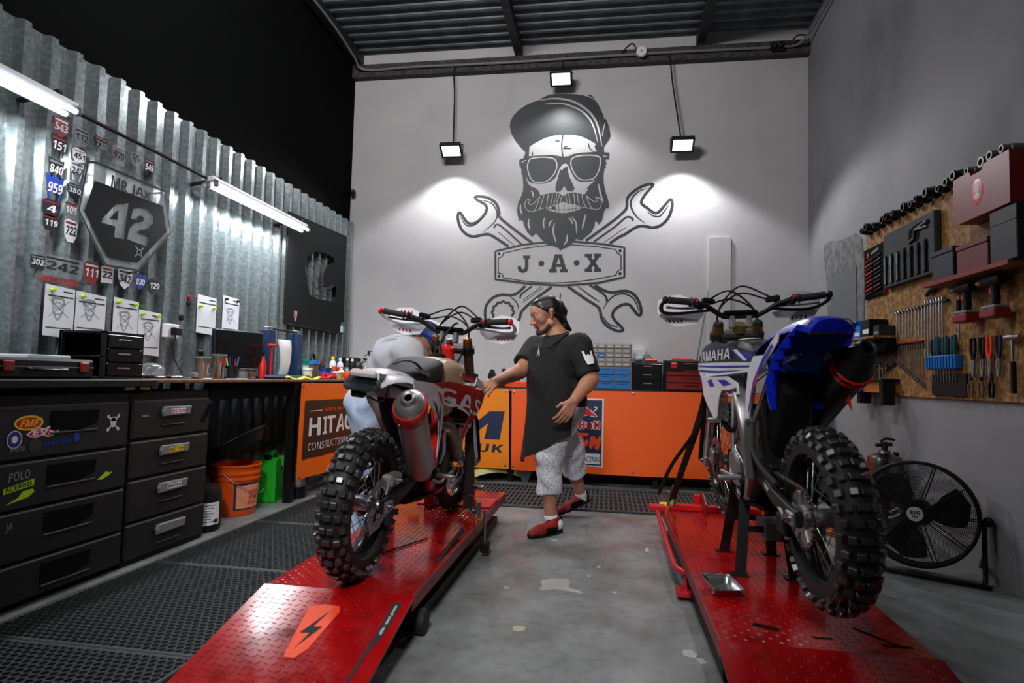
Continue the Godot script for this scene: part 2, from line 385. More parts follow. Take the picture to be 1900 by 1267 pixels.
const NOSE := [-58.5,358.3,-56.2,356.9,-54.5,359.6,-50,361.6,-49.4,356.2,-47.5,348.8,-44.7,343.2,-42.3,337.6,-41.1,335.2,-42.6,331.6,-46.2,331,-49.9,332.2,-53.4,338.2,-56.2,333.3,-59.8,331.1,-63,331.6,-64,335.3,-62.8,341.8,-60.7,350.1]
const MOUSTACHE_L := [-54.7,325.9,-58,328.7,-63.5,330.5,-70.7,329.8,-78,328.3,-82.5,325.6,-86.1,322,-89.7,317.9,-93.4,316.5,-95.7,318.5,-95.3,321.2,-93,322.1,-97.2,322.7,-99.9,318.5,-99.3,313,-95,308.7,-89.5,307.7,-82.2,309.8,-75.9,312.5,-67.7,314.6,-61.4,316.8,-55.1,320.2]
const MOUSTACHE_R := [-54.1,325.9,-49.8,329,-42.6,330.2,-33.6,328.2,-27.3,326.2,-23.7,323.4,-19.1,319.2,-15.5,318.2,-13.8,320.9,-16.5,323.7,-12,322.7,-9.3,317.6,-10.1,312.1,-14.5,309,-20.8,310.1,-29.7,312.5,-39.7,315.5,-48.7,317.5,-54,320.2]
const TEETH := [-75.9,312.3,-68.6,314.2,-61.4,316.4,-54.6,319.4,-48.7,317,-39.7,315.5,-32,311.9,-34.2,309.9,-41.3,307.2,-52.1,305.4,-61.2,306,-70.3,308.5]
const TOOTH := [-67.7,313.4,-63.6,314.1,-63.5,310.6,-67.2,310.3]
const TOOTH_LINES := [[-71.8,313.8,-71.7,308.7],[-67.7,314.6,-67.4,307.3],[-63.6,315.5,-63.3,306.3],[-59.6,317,-59,305.7],[-53.1,318.5,-52.8,305.4],[-47.1,316.7,-47.1,306.3],[-42.8,315.9,-42.9,306.8],[-38.9,315.2,-39.1,307.9],[-35.1,313.5,-35.5,309.2],[-75.4,312,-62.1,309.7,-53.1,309.3,-41.4,310.5,-32,311.6]]
const WHISKERS := [[-81.6,326.3,-85.7,322,-89.7,317.6,-93.4,316.5,-95.7,318.9,-93.3,322.1,-97.2,322.4,-99.9,318.1,-98.8,312,-94.1,308.2,-87.7,308.8,-75.9,312.3],[-81.6,326.5,-84.2,319.1,-87.7,309],[-77.1,328.7,-79.2,320,-82.2,310.6],[-71.8,329.8,-72.9,321.7,-74,313.2],[-67.3,330.1,-67.4,323.4,-69.5,314.2],[-62.1,329.9,-62.9,323.3,-65.9,315.5],[-58.7,328.3,-60.4,322.3,-62.3,317],[-56.3,325.7,-57.6,319],
	[-51.8,326.8,-49.6,318.4],[-48,329,-46,317],[-42.6,330,-41.1,322.8,-40.6,315.3],[-37.7,329.6,-37.1,322.7,-35.1,314.3],[-32.2,327.2,-30.7,318.9,-27,312],[-27.3,326.2,-24.5,317.9,-20.6,310.3],[-27.3,326.2,-21.8,321,-16.4,318.2,-13.8,320.9,-16.5,323.4,-11.6,322.2,-9.3,316.2,-12.7,309.5,-20.8,310.1,-31.5,312.4]]
const BEARD := [[-104.9,316.8,-105.2,311.2,-103,304.5],[-94.6,299.4,-95.1,292.5,-92.7,285.8],[-75.4,300.7,-77.3,295,-76.2,287.4],[-66.3,297.4,-69.6,294,-70.5,288.6],[-63.5,294,-65.5,284.7,-61.8,269.8],[-47.7,300.2,-44.3,296.3,-42.7,291.9],[-44.1,301.1,-38.8,293.5,-37.7,280.5],[-27.3,304.4,-29.4,295.2,-31.5,285.6],[-48.9,279.7,-49.2,272.6,-52.7,267],[-92.8,333.4,-90.4,329.5,-90.3,325.6],[-13.2,339.8,-10.8,327.7,-7.1,316.8],[-25.4,333.9,-27.8,331.3,-29.3,327.6]]

# ------------------------------------------------------------------ lamps, conduit and cables
func floodlight(p: Vector3,label: String) -> void:
	var t := thing("floodlight",label,"floodlight",Transform3D(Basis(),p),"floodlights over the mural")
	# the glass looks down and out into the room
	var x := rot(V(0.95,0,0))
	var h := G().box(V(0.255,0.185,0.045),x * at(0,0,-0.03),0.008)
	for k in 9: h.box(V(0.008,0.15,0.03),x * at(-0.1 + k * 0.025,0,-0.062))
	obj("housing",h,M.dark_steel,t)
	var fr := G()
	for s in [-1,1]:
		fr.box(V(0.255,0.02,0.014),x * at(0,0.083 * s,0.0),0.003)
		fr.box(V(0.02,0.185,0.014),x * at(0.118 * s,0,0.0),0.003)
	obj("bezel",fr,M.black,t)
	obj("lamp_panel",G().box(V(0.21,0.14,0.004),x * at(0,0,-0.004)),M.glow,t)
	var br := G()
	for s in [-1,1]: br.box(V(0.004,0.11,0.022),at(0.132 * s,0.04,-0.05))
	br.box(V(0.268,0.004,0.022),at(0,0.095,-0.05))
	br.box(V(0.02,0.01,0.12),at(0,0.095,-0.11))
	obj("bracket",br,M.dark_steel,t)

func fixtures() -> void:
	floodlight(FLOODS[0],"square black floodlight hanging left of the painted skull")
	floodlight(FLOODS[1],"square black floodlight directly above the painted cap")
	floodlight(FLOODS[2],"square black floodlight hanging right of the painted skull")
	var hang := [[V(-1.875,4.846,-7.03),0.2,"long thin black cable dropping to the left floodlight"],[V(-0.56,4.857,-7.03),0.05,"short black cable dropping to the floodlight above the cap"],[V(0.643,4.845,-7.03),-0.15,"long thin black cable dropping to the right floodlight"]]
	for k in 3:
		var a: Vector3 = hang[k][0]
		var b: Vector3 = FLOODS[k] + V(0.0,0.06,-0.09)
		var pts := curve([a + V(hang[k][1],0.03,0.02),a + V(0,0.0,0.01),a.lerp(b,0.35) + V(0.0,0,0),a.lerp(b,0.8),b],6)
		tag(obj("floodlight_cable",G().tube(pts,0.009,6),M.black),hang[k][2],"cable","floodlight cables")
	# conduit along the beam
	var path := curve([V(-3.06,4.95,-5.2),V(-3.06,4.96,-6.2),V(-3.08,4.93,-6.8),V(-3.02,4.865,-7.0),V(-2.4,4.87,-7.01),V(-1.2,4.86,-7.01),V(0.3,4.872,-7.01),V(1.1,4.868,-7.01),V(1.75,4.86,-7.01)],6)
	tag(obj("conduit_pipe",G().tube(path,0.016,8),M.grey),"grey metal conduit running along the beam above the mural","conduit")
	var p2 := curve([V(1.86,4.86,-7.0),V(2.05,4.87,-6.98),V(2.13,4.93,-6.7),V(2.14,4.96,-6.0),V(2.14,4.96,-5.0)],6)
	tag(obj("conduit_pipe",G().tube(p2,0.014,8),M.grey),"pale conduit bending from the beam up the right wall corner","conduit")
	var jb := thing("junction_box","white octagonal junction box on the conduit above the right floodlight","junction box",Transform3D(Basis(),V(0.337,4.879,-7)))
	var oct := []
	for k in 8: oct.append(P(cos(TAU * (k + 0.5) / 8),sin(TAU * (k + 0.5) / 8)) * 0.062)
	obj("body",G().prism(oct,0.05,Transform3D(),0.006),M.white,jb)
	obj("cover_screw",G().lathe([P(0.009,0),P(0.009,0.004),P(0,0.004)],10,rot(V(PI / 2,0,0),V(0,0,0.05))),M.steel,jb)
	obj("loop_cable",G().tube(curve([V(-0.05,0.02,0.02),V(-0.1,0.11,0.01),V(-0.17,0.07,0.0),V(-0.23,0.0,0.0)],6),0.008,6),M.black,jb)
	var j2 := thing("junction_box","open square junction box with brown wires near the right wall","junction box",Transform3D(Basis(),V(1.83,4.864,-7)))
	obj("body",G().box(V(0.13,0.1,0.05),Transform3D(),0.008),M.black,j2)
	obj("wire_bundle",G().tube(curve([V(-0.05,-0.02,0.03),V(-0.01,0.03,0.045),V(0.02,-0.02,0.04),V(0.05,0.02,0.045),V(0.12,0.01,0.03),V(0.2,0.1,0.02),V(0.3,0.11,0.0)],6),0.01,6),paint(Color(0.2,0.16,0.12),0.6),j2)
	# fluorescent fittings
	var lab := ["white twin tube light over the number plate stickers, cut by the frame","white twin tube light between the 42 plaque and the helmet poster"]
	for k in 2:
		var q: Array = TUBES[k]
		var l: float = q[2] - q[3]
		var t := thing("tube_light",lab[k],"light",Transform3D(Basis(Vector3.BACK,0.15),V(q[0],q[1],(q[2] + q[3]) / 2.0)),"tube lights on the corrugated wall")
		var h := G().box(V(0.05,0.04,l),at(0,0.03,0),0.004)
		h.flat([V(-0.025,0.03,-l / 2),V(-0.025,0.03,l / 2),V(-0.075,-0.005,l / 2),V(-0.075,-0.005,-l / 2)],V(-1,1,0))
		h.flat([V(0.025,0.03,-l / 2),V(0.025,0.03,l / 2),V(0.075,-0.005,l / 2),V(0.075,-0.005,-l / 2)],V(1,1,0))
		obj("reflector_housing",h,M.white,t)
		for s in [-1,1]:
			obj("fluorescent_tube",G().tube([V(0.032 * s,-0.012,-l / 2 + 0.03),V(0.032 * s,-0.012,l / 2 - 0.03)],0.0145,12),M.glow,t)
			for e in [-1,1]: obj("tube_cap",G().box(V(0.03,0.045,0.022),at(0.032 * s,-0.008,(l / 2 - 0.018) * e),0.004),M.grey,t)
		for e in [-0.42,0.42]:
			obj("wall_bracket",G().box(V(0.30,0.02,0.03),at(-0.12,0.062,l * e),0.003),M.dark_steel,t)
	tag(obj("tube_cable",G().tube([V(-2.93,2.51,-2.9),V(-2.93,2.515,-3.5),V(-2.93,2.51,-4.02)],0.011,8),M.black),"black conduit linking the two tube lights","cable")
	tag(obj("added_fill_panel",G().box(V(1.56,0.46,0.05),Transform3D(Basis.looking_at(FILL_PANEL_AIM,Vector3.UP),FILL_PANEL - FILL_PANEL_AIM * 0.04),0.01),M.glow),"long white panel added as unseen fill light above the viewer","light")  # body of the added fill panel, out of view
	var cs := thing("added_fill_spot","round black spotlight added as unseen fill light behind the viewer","spotlight",Transform3D(Basis.looking_at(FILL_SPOT_AT - FILL_SPOT,Vector3.UP) * Basis(Vector3.RIGHT,PI / 2),FILL_SPOT))  # body of the added fill spot, out of view
	obj("housing",G().lathe([P(0.0,0.26),P(0.1,0.26),P(0.2,0.12),P(0.22,0.06),P(0.2,0.06),P(0.0,0.12)],28),M.black,cs)
	obj("lamp_disc",G().lathe([P(0.0,0.055),P(0.195,0.055),P(0.195,0.06),P(0.0,0.06)],28),M.glow,cs)
	var sn := thing("camera_sensor","small black security camera high at the left wall corner","camera",Transform3D(Basis(),V(-3.156,3.359,-7.1)))
	obj("body",G().lathe([P(0,0),P(0.03,0),P(0.035,0.03),P(0.03,0.08),P(0,0.09)],14,rot(V(1.9,0.4,0))),M.black,sn)
	obj("mount",G().box(V(0.03,0.03,0.05),at(0,0,-0.02)),M.black,sn)

# ------------------------------------------------------------------ benches, cabinets, banners and what stands under them
func benches() -> void:
	var dark := paint(Color(0.105,0.115,0.118),0.55,0.0,0.4)
	var dark2 := paint(Color(0.07,0.075,0.077),0.6,0.0,0.3)
	# drawer cabinet with deep scoops and stickers
	var t := thing("drawer_cabinet","wide black drawer cabinet covered in stickers, with dark recessed grips","drawer cabinet",at(-2.6,0,-2.3))
	obj("body",lump(V(-0.50,0.03,-0.755),V(-0.02,0.97,0.75)),dark2,t)
	obj("plinth",lump(V(-0.5,0.0,-0.74),V(-0.06,0.04,0.74)),M.black_matt,t)
	var ys := [0.925,0.672,0.45,0.215,0.035]
	for k in 4:
		var d := obj("drawer",lump(V(-0.03,ys[k + 1] + 0.006,-0.735),V(0.0,ys[k] - 0.006,0.735),0.008),dark,t)
		var y: float = ys[k] - 0.035
		var s := G().prism([P(0.25,y),P(0.53,y - 0.005),P(0.52,y - 0.07),P(0.42,y - 0.1),P(0.25,y - 0.09)],0.003,Transform3D(Basis(Vector3.FORWARD,Vector3.UP,Vector3.RIGHT),V(0.0,0,0.0)))
		obj("grip_recess",s,M.black_matt,d,Transform3D(Basis(),V(0,0,0)))
		obj("grip_lip",lump(V(-0.002,y - 0.112,-0.53),V(0.006,y - 0.1,-0.25)),dark,d)
	var f := func(p: Vector2,o: float) -> Vector3: return V(0.001 + o,p.y,2.3 - p.x)
	var st := func(poly: Array,m: Material,lab: String) -> void:
		var o := obj("sticker",G().skin(poly,f,1.0,0.0008),m,t)
		o.set_meta("label",lab)
	var lt := func(s: String,x0: float,y0: float,w: float,h: float,m: Material,sl: float,tn := 0.0) -> void:
		var g := G()
		write(g,s,x0,y0,w,h,f,0.0016,sl,true,false,tn)
		obj("sticker_print",g,m,t)
	var oval := func(x: float,y: float,a: float,b: float) -> Array:
		var out := []
		for k in 28: out.append(P(x + cos(TAU * k / 28) * a,y + sin(TAU * k / 28) * b))
		return out
	st.call(oval.call(2.44,0.842,0.072,0.034),M.yellow,"yellow and red oval sticker")
	obj("sticker_print",G().skin(oval.call(2.44,0.842,0.062,0.026),f,1.0,0.0012),M.red,t)
	lt.call("FMF",2.395,0.825,0.085,0.032,M.yellow,0.35)
	st.call(oval.call(2.375,0.772,0.036,0.04),M.white,"round blue sticker with white rim")
	obj("sticker_print",G().skin(oval.call(2.375,0.772,0.032,0.036),f,1.0,0.0012),paint(Color(0.1,0.15,0.5),0.5),t)
	obj("sticker_print",G().skin(oval.call(2.375,0.772,0.014,0.016),f,1.0,0.0016),M.white,t)
	st.call(pairs([243,79,246,81,249,82,252,81,254,82,257,81.5,260,79.5,257,77.5,254,77,251,78,248,77,245,77.5]),M.white,"white edged red zigzag sticker")
	obj("sticker_print",G().skin(pairs([244,79,246.5,80.5,249,81.3,252,80.3,254,81.2,257,80.8,259,79.4,256.5,78.2,254,77.6,251,78.6,248,77.6,245.4,78]),f,1.0,0.0012),M.red,t)
	lt.call("EVS",2.46,0.782,0.11,0.025,M.white,0.2)
	st.call(oval.call(2.478,0.735,0.034,0.034),paint(Color(0.16,0.13,0.11),0.6),"faded round brown sticker")
	lt.call("dunlop",2.52,0.722,0.15,0.024,M.blue,0.3,0.05)
	st.call(oval.call(2.7,0.755,0.02,0.024),M.blue,"small blue round emblem")
	lt.call("moto",2.355,0.715,0.07,0.022,M.grey,0.2,0.08)
	lt.call("POLO",2.36,0.585,0.1,0.04,M.grey,0.1,0.06)
	st.call(pairs([234,53.5,248.5,55.5,248.5,58.5,234,56]),M.lime,"yellow green lettered sticker")
	lt.call("ACERBIS",2.348,0.542,0.13,0.02,M.ink,0.0,0.13)
	st.call(pairs([235,48.6,241,51,243,53.5,248,54,249,52.5,246,50.5,241,49.6]),M.lime,"lime green wing shaped sticker low on the left")
	st.call(pairs([284,52.2,287,54,290,56,291,55,294,55,291,53.2,287,51.8]),M.lime,"lime green wing shaped sticker on the right")
	var sk := G()
	for c in [[2.925,0.812,0.020,0.026],[2.925,0.83,0.026,0.012]]: sk.skin(oval.call(c[0],c[1],c[2],c[3]),f,1.0,0.001)
	for s in [-1,1]:
		strip(sk,[P(2.925 - 0.032,0.81 - 0.035 * s),P(2.925 + 0.032,0.81 + 0.035 * s)],0.009,f,0.0008)
		for e in [-1,1]: sk.skin(oval.call(2.925 - 0.034 * e,0.81 - 0.035 * s * e,0.009,0.01),f,1.0,0.0009)
	obj("sticker",sk,paint(Color(0.75,0.76,0.78),0.6),t).set_meta("label","white skull and wrenches sticker")
	lt.call("JA",2.36,0.365,0.035,0.04,M.grey,0.0)
	# narrow cabinet with grey handles
	t = thing("drawer_cabinet","narrow black drawer cabinet with four grey bar handles","drawer cabinet",at(-2.61,0,-3.4))
	obj("body",lump(V(-0.49,0.0,-0.36),V(-0.02,0.97,0.34),0.008),dark2,t)
	ys = [0.925,0.695,0.475,0.235,0.03]
	var tags := [["DUNN",M.white,M.red],["RACE TECH",M.yellow,M.ink],["MOTO",M.white,M.ink],["",M.grey,M.grey]]
	for k in 4:
		var d := obj("drawer",lump(V(-0.03,ys[k + 1] + 0.005,-0.345),V(0.0,ys[k] - 0.005,0.325),0.01),dark,t)
		var y: float = ys[k] - 0.075
		obj("handle",G().prism([P(-0.115,y - 0.028),P(0.115,y - 0.024),P(0.125,y + 0.026),P(-0.11,y + 0.03),P(-0.122,y)],0.024,Transform3D(Basis(Vector3.FORWARD,Vector3.UP,Vector3.RIGHT),V(0.0,0,-0.01)),0.005),M.grey,d)
		obj("grip_lip",lump(V(-0.002,y - 0.085,-0.10),V(0.012,y - 0.075,0.10),0.004),dark,d)
		if tags[k][0]:
			var ft := func(p: Vector2,o: float) -> Vector3: return V(0.0242 + o,p.y,-p.x)
			obj("handle_label",G().skin(rect(-0.05,y - 0.014,0.075,y + 0.016),ft,1.0,0.0006),tags[k][1],d)
			var g := G()
			write(g,tags[k][0],-0.045,y - 0.008,0.115,0.018,ft,0.0014,0.2)
			obj("handle_print",g,tags[k][2],d)
	var fl := func(p: Vector2,o: float) -> Vector3: return V(0.001 + o,p.y,-p.x)
	obj("dark_decal",G().skin(pairs([25,77,34,89,36,87,33,81,28,75.5]),fl,1.0,0.001),M.black_matt,t)
	obj("small_badge",G().skin(rect(-0.26,0.825,-0.21,0.838),fl,1.0,0.001),M.grey,t)
	# bench boards
	t = thing("workbench","long black workbench top over the drawer cabinets along the left wall","workbench")
	obj("top",lump(V(-3.12,1.0,-3.2),V(-2.57,1.04,-1.2)),M.black,t)
	obj("fascia",lump(V(-2.66,0.975,-3.2),V(-2.6,1.0,-1.2)),M.black_matt,t)
	for s in [[3.03,3.10,3.02,3.10],[3.18,3.12,3.20,3.12]]:
		pass
	var fb := plane_x(-2.598)
	for a in [[2.985,3.06,"BELL"],[3.17,3.10,"BELL"]]:
		obj("lime_sticker",G().skin([P(a[0],0.98),P(a[1],0.985),P(a[1] + 0.005,0.998),P(a[0] + 0.01,0.996)],fb,1.0,0.001),M.lime,t)
	t = thing("workbench","brown edged workbench top running to the back corner","workbench")
	obj("top",lump(V(-3.12,1.02,-7.1),V(-2.58,1.04,-3.2),0.003),M.wood,t)
	obj("apron",lump(V(-2.68,0.9,-7.0),V(-2.64,1.02,-3.78)),M.black_matt,t)
	for p in [[-2.66,-4.92],[-2.66,-5.9],[-3.05,-4.0],[-3.05,-5.9]]:
		obj("leg",lump(V(p[0] - 0.035,0,p[1] - 0.035),V(p[0] + 0.035,1.02,p[1] + 0.035)),M.black,t)
	t = thing("workbench","dark workbench along the back wall behind the orange banners","workbench")
	obj("top",lump(V(-2.58,0.965,-7.1),V(2.17,0.995,-6.42),0.003),M.black,t)
	obj("steel_edge",lump(V(-2.58,0.955,-6.428),V(2.17,0.985,-6.416)),M.steel,t)
	for x in [-2.4,-1.0,0.5,2.0]:
		for z in [-6.52,-7.0]:
			obj("leg",lump(V(x - 0.03,0,z - 0.03),V(x + 0.03,0.965,z + 0.03)),M.black,t)
	obj("lower_shelf",lump(V(-2.5,0.12,-7.05),V(2.1,0.15,-6.6)),M.black_matt,t)
	banners()

func banner(label: String,outline: Array,f: Callable,m: Material,eyelets: Array) -> Node3D:
	var t := thing("banner",label,"banner",Transform3D(),"orange banners hung from the benches")
	obj("cloth",G().skin(outline,f,0.07,0.0,0.002),m,t)
	for e in eyelets:
		var g := G()
		var c: Vector3 = f.call(e,0.001)
		var nn: Vector3 = (f.call(e,1.0) - f.call(e,0.0)).normalized()
		g.lathe([P(0.007,0),P(0.013,0),P(0.013,0.003),P(0.007,0.004),P(0.007,0)],12,along(c,c + nn))
		obj("eyelet",g,M.steel,t)
	return t

func banners() -> void:
	var om := paint(Color(0.93,0.40,0.04),0.42)
	var of := paint(Color(0.93,0.52,0.06),0.42)
	var or_ := paint(Color(0.96,0.37,0.10),0.42)
	# left bench
	var fl := func(p: Vector2,o: float) -> Vector3:
		return V(-2.555 + o + 0.012 * sin(p.x * 7.0 + p.y * 3.0) * (1.05 - p.y) + 0.01 * sin(p.x * 17.0),p.y,-p.x)
	var t := banner("orange banner with a black panel of large white lettering on the left bench",[P(4.86,1.015),P(6.35,1.0),P(6.35,0.18),P(4.84,0.195)],fl,om,[P(4.885,0.215),P(4.89,0.985)])
	obj("black_panel",G().skin([P(4.93,0.86),P(6.34,0.85),P(6.34,0.36),P(4.92,0.355)],fl,0.07,0.0025),paint(Color(0.06,0.055,0.06),0.5),t)
	var w := G()
	write(w,"HITACHI",5.045,0.545,1.28,0.165,fl,0.005)
	obj("large_print",w,M.white,t)
	w = G()
	write(w,"CONSTRUCTION MACHINERY",5.05,0.42,1.28,0.065,fl,0.005,0.0,false)
	w.skin([P(5.05,0.762),P(5.25,0.764),P(5.25,0.77),P(5.05,0.768)],fl,0.1,0.005)
	obj("small_print",w,M.white,t)
	w = G()
	write(w,"The UK's No.1 Excavator",5.28,0.752,0.75,0.032,fl,0.005)
	obj("orange_print",w,M.orange,t)
	# back bench, left half
	var fb := func(p: Vector2,o: float) -> Vector3:
		return V(p.x,p.y,-6.395 + o + 0.014 * sin(p.x * 6.0 + p.y * 2.0) * (1.1 - p.y) + 0.006 * sin(p.x * 15.0 + 1.0) + 0.005 * sin(p.y * 11.0 + p.x * 3.0))
	t = banner("amber orange banner with black slanted lettering, left of the standing man",[P(-2.5,0.985),P(-1.02,0.985),P(-1.0,0.145),P(-2.5,0.15)],fb,of,[P(-1.045,0.955),P(-1.04,0.18)])
	w = G()
	w.skin(pairs([-134,64,-122,74,-106,74.5,-110.5,45,-127,45,-123,62,-134,53]),fb,0.1,0.004)
	w.skin(pairs([-165,74,-137,74,-139,65,-147,65,-151,45,-161,45,-157,65,-166,65]),fb,0.1,0.004)
	write(w,"K",-2.02,0.45,0.28,0.29,fb,0.004,0.2)
	write(w,"UK",-1.345,0.315,0.27,0.085,fb,0.004,0.2)
	obj("black_print",w,M.navy,t)
	# back bench, right half
	t = banner("bright orange banner with a navy logo panel, right of the standing man",[P(-0.99,0.98),P(2.0,1.0),P(2.0,0.13),P(-0.975,0.14)],fb,or_,[P(-0.965,0.95),P(-0.955,0.175),P(0.27,0.965),P(0.27,0.17),P(1.5,0.965)])
	obj("logo_ground",G().skin(rect(-0.575,0.21,-0.028,0.905),fb,0.07,0.003),M.white,t)
	obj("logo_panel",G().skin(rect(-0.562,0.345,-0.045,0.89),fb,0.07,0.0045),M.navy,t)
	w = G()
	for r in [rect(-0.562,0.225,-0.045,0.238),rect(-0.562,0.225,-0.55,0.345),rect(-0.057,0.225,-0.045,0.345)]: w.skin(r,fb,0.1,0.0045)
	obj("logo_rule",w,M.navy,t)
	w = G()
	write(w,"FACTORY RACING",-0.535,0.262,0.47,0.048,fb,0.005,0.1,false)
	obj("logo_print",w,M.ink,t)
	# charging bulls, lettering outlined in white
	var bull := [-26,76,-23,79.5,-19,80.5,-16.5,78.5,-15,76,-12,74.5,-9.5,72,-12.5,72.3,-15,73.2,-17,72.4,-19,74,-22,73.4,-25,72,-28,73]
	for k in 2:
		var wg := G()
		var rg := G()
		for s in [0,1]:
			var pts := []
			for q in pairs(bull): pts.append(P(q.x,q.y) if s == 0 else P(-0.605 - q.x,q.y))
			if k == 0: strip(wg,pts,0.016,fb,0.005,false,true)
			else: rg.skin(pts,fb,0.1,0.0062)
		if k == 0:
			strip(wg,curve(pairs([-14,77,-11,79,-10,81,-11.5,82,-12.5,81]),4),0.011,fb,0.005)
			for q in [[-0.53,0.6],[-0.522,0.592],[-0.538,0.592],[-0.53,0.584]]: write(wg,"Red Bull",q[0],q[1],0.46,0.085,fb,0.005)
			obj("logo_outline",wg,M.white,t)
		else:
			write(rg,"Red Bull",-0.53,0.592,0.46,0.085,fb,0.0064)
			obj("logo_red",rg,M.red,t)
	w = G()
	w.skin(pairs([-36,55,-15,55,-16,52,-24,52,-22,46,-17,52,-11,52,-10,48,-7,52,-4.5,52,-7.5,38.5,-12,38.5,-11,44,-16,38.5,-19,38.5,-18,44,-23,38.5,-37,38.5,-34,52,-37,52]),fb,0.1,0.005)
	write(w,"K",-0.53,0.385,0.14,0.165,fb,0.005,0.2)
	obj("logo_orange",w,M.orange,t)

func under_benches() -> void:
	# orange bucket with a black pan on it
	var t := thing("bucket","orange plastic bucket with a wire handle under the left bench","bucket",at(-2.86,0,-4.45))
	obj("body",G().lathe([P(0.0,0.0),P(0.155,0.0),P(0.16,0.01),P(0.178,0.27),P(0.186,0.27),P(0.186,0.285),P(0.18,0.287),P(0.181,0.31),P(0.19,0.312),P(0.19,0.33),P(0.183,0.332),P(0.185,0.37),P(0.196,0.37),P(0.196,0.385),P(0.18,0.385),P(0.15,0.02),P(0.0,0.02)],36),paint(Color(0.85,0.32,0.03),0.4),t)
	var fc := func(p: Vector2,o: float) -> Vector3: return V(cos(p.x) * (0.161 + p.y * 0.062 + o),p.y,-sin(p.x) * (0.161 + p.y * 0.062 + o))
	obj("label_ground",G().skin([P(-1.0,0.05),P(0.75,0.05),P(0.95,0.15),P(0.95,0.25),P(-1.0,0.25)],fc,0.1,0.0015),M.navy,t)
	obj("label_panel",G().skin([P(-0.9,0.06),P(0.35,0.06),P(0.5,0.14),P(0.6,0.24),P(-0.9,0.23)],fc,0.1,0.0025),paint(Color(0.85,0.55,0.42),0.6),t)
	var g := G()
	write(g,"LIVE",-0.35,0.165,0.55,0.03,fc,0.004)
	write(g,"WORK",-0.35,0.125,0.55,0.03,fc,0.004)
	write(g,"BUILT",-0.35,0.085,0.5,0.03,fc,0.004)
	obj("label_print",g,M.red,t)
	obj("wire_handle",G().tube(curve([V(0.02,0.33,-0.195),V(0.12,0.26,-0.18),V(0.2,0.19,-0.09),V(0.215,0.17,0.0),V(0.2,0.19,0.09),V(0.12,0.26,0.18),V(0.02,0.33,0.195)],5),0.003,6),M.steel,t)
	t = thing("drain_pan","round black oil pan leaning on the orange bucket","pan",rot(V(0.15,0.0,0.5),V(-2.85,0.52,-4.42)))
	obj("body",G().lathe([P(0,-0.05),P(0.2,-0.05),P(0.25,0.03),P(0.262,0.03),P(0.262,0.04),P(0.245,0.04),P(0.19,-0.035),P(0,-0.035)],36),M.black,t)
	obj("drain_cap",G().lathe([P(0.03,-0.035),P(0.03,-0.02),P(0,-0.02)],14),M.black_gloss,t)
	# jerry can
	t = thing("jerry_can","bright green plastic jerry can under the left bench","jerry can",at(-2.86,0,-4.98,0.25))
	var prof := [P(-0.09,0),P(0.09,0),P(0.1,0.02),P(0.1,0.26),P(0.06,0.3),P(0.06,0.33),P(0.03,0.33),P(0.03,0.3),P(-0.06,0.34),P(-0.1,0.32),P(-0.1,0.02)]
	obj("body",G().prism([P(-0.155,0.0),P(0.155,0.0),P(0.165,0.02),P(0.165,0.33),P(0.15,0.36),P(0.135,0.3),P(0.12,0.24),P(0.02,0.22),P(-0.01,0.24),P(-0.02,0.34),P(-0.06,0.37),P(-0.165,0.35),P(-0.165,0.02)],0.17,Transform3D(Basis(Vector3.FORWARD,Vector3.UP,Vector3.RIGHT),V(-0.085,0,0)),0.018),M.green,t)
	obj("handle",G().tube(curve([V(0,0.345,0.07),V(0,0.39,0.02),V(0,0.40,-0.07),V(0,0.345,-0.155)],6),0.022,8),M.green,t)
	obj("cap",G().lathe([P(0.028,0.36),P(0.03,0.395),P(0.0,0.395)],14,at(0,0,0.11)),M.black,t)
	# glass pump bottle
	t = thing("spray_bottle","clear glass bottle with a thin spout beside the green can","bottle",at(-2.68,0,-5.13))
	obj("base",G().lathe([P(0,0),P(0.06,0),P(0.062,0.1),P(0,0.1)],20),M.black,t)
	obj("glass",G().lathe([P(0.058,0.1),P(0.058,0.2),P(0.03,0.28),P(0.014,0.31),P(0.012,0.31),P(0.026,0.275),P(0.054,0.2),P(0.054,0.1),P(0.058,0.1)],20),M.clear,t)
	obj("spout",G().tube([V(0,0.3,0),V(0,0.37,0),V(0.01,0.45,0.01)],0.008,8),M.grey,t)
	obj("hose",G().tube(curve([V(0,0.37,0),V(0.03,0.40,0.05),V(0.02,0.36,0.09)],5),0.005,6),M.black,t)
	# container with a label beside the cabinet
	t = thing("oil_container","black oil container with a white label beside the narrow cabinet","container",at(-2.78,0,-3.93))
	obj("body",G().lathe([P(0,0),P(0.13,0),P(0.14,0.02),P(0.14,0.25),P(0.12,0.3),P(0.05,0.32),P(0.05,0.35),P(0,0.35)],28),M.black,t)
	var fd := func(p: Vector2,o: float) -> Vector3: return V(cos(p.x) * (0.14 + o),p.y,-sin(p.x) * (0.14 + o))
	obj("label",G().skin(rect(-1.1,0.05,0.1,0.2),fd,0.1,0.001),M.white,t)
	g = G()
	for k in 7: g.skin(rect(-1.0,0.18 - k * 0.018,-0.2 - 0.1 * (k % 3),0.184 - k * 0.018),fd,0.2,0.002)
	g.skin(rect(-0.25,0.06,0.02,0.085),fd,0.2,0.002)
	obj("label_print",g,M.ink,t)
	# things under the back bench
	t = thing("loose_fender","pale yellow plastic fender lying under the amber banner","fender",at(-1.15,0.0,-6.55,0.3))
	obj("shell",G().grid_shell(),paint(Color(0.78,0.76,0.48),0.5),t)
	t = thing("bent_plate","grey folded plastic plate standing under the banner seam","plate",at(-0.85,0.0,-6.5))
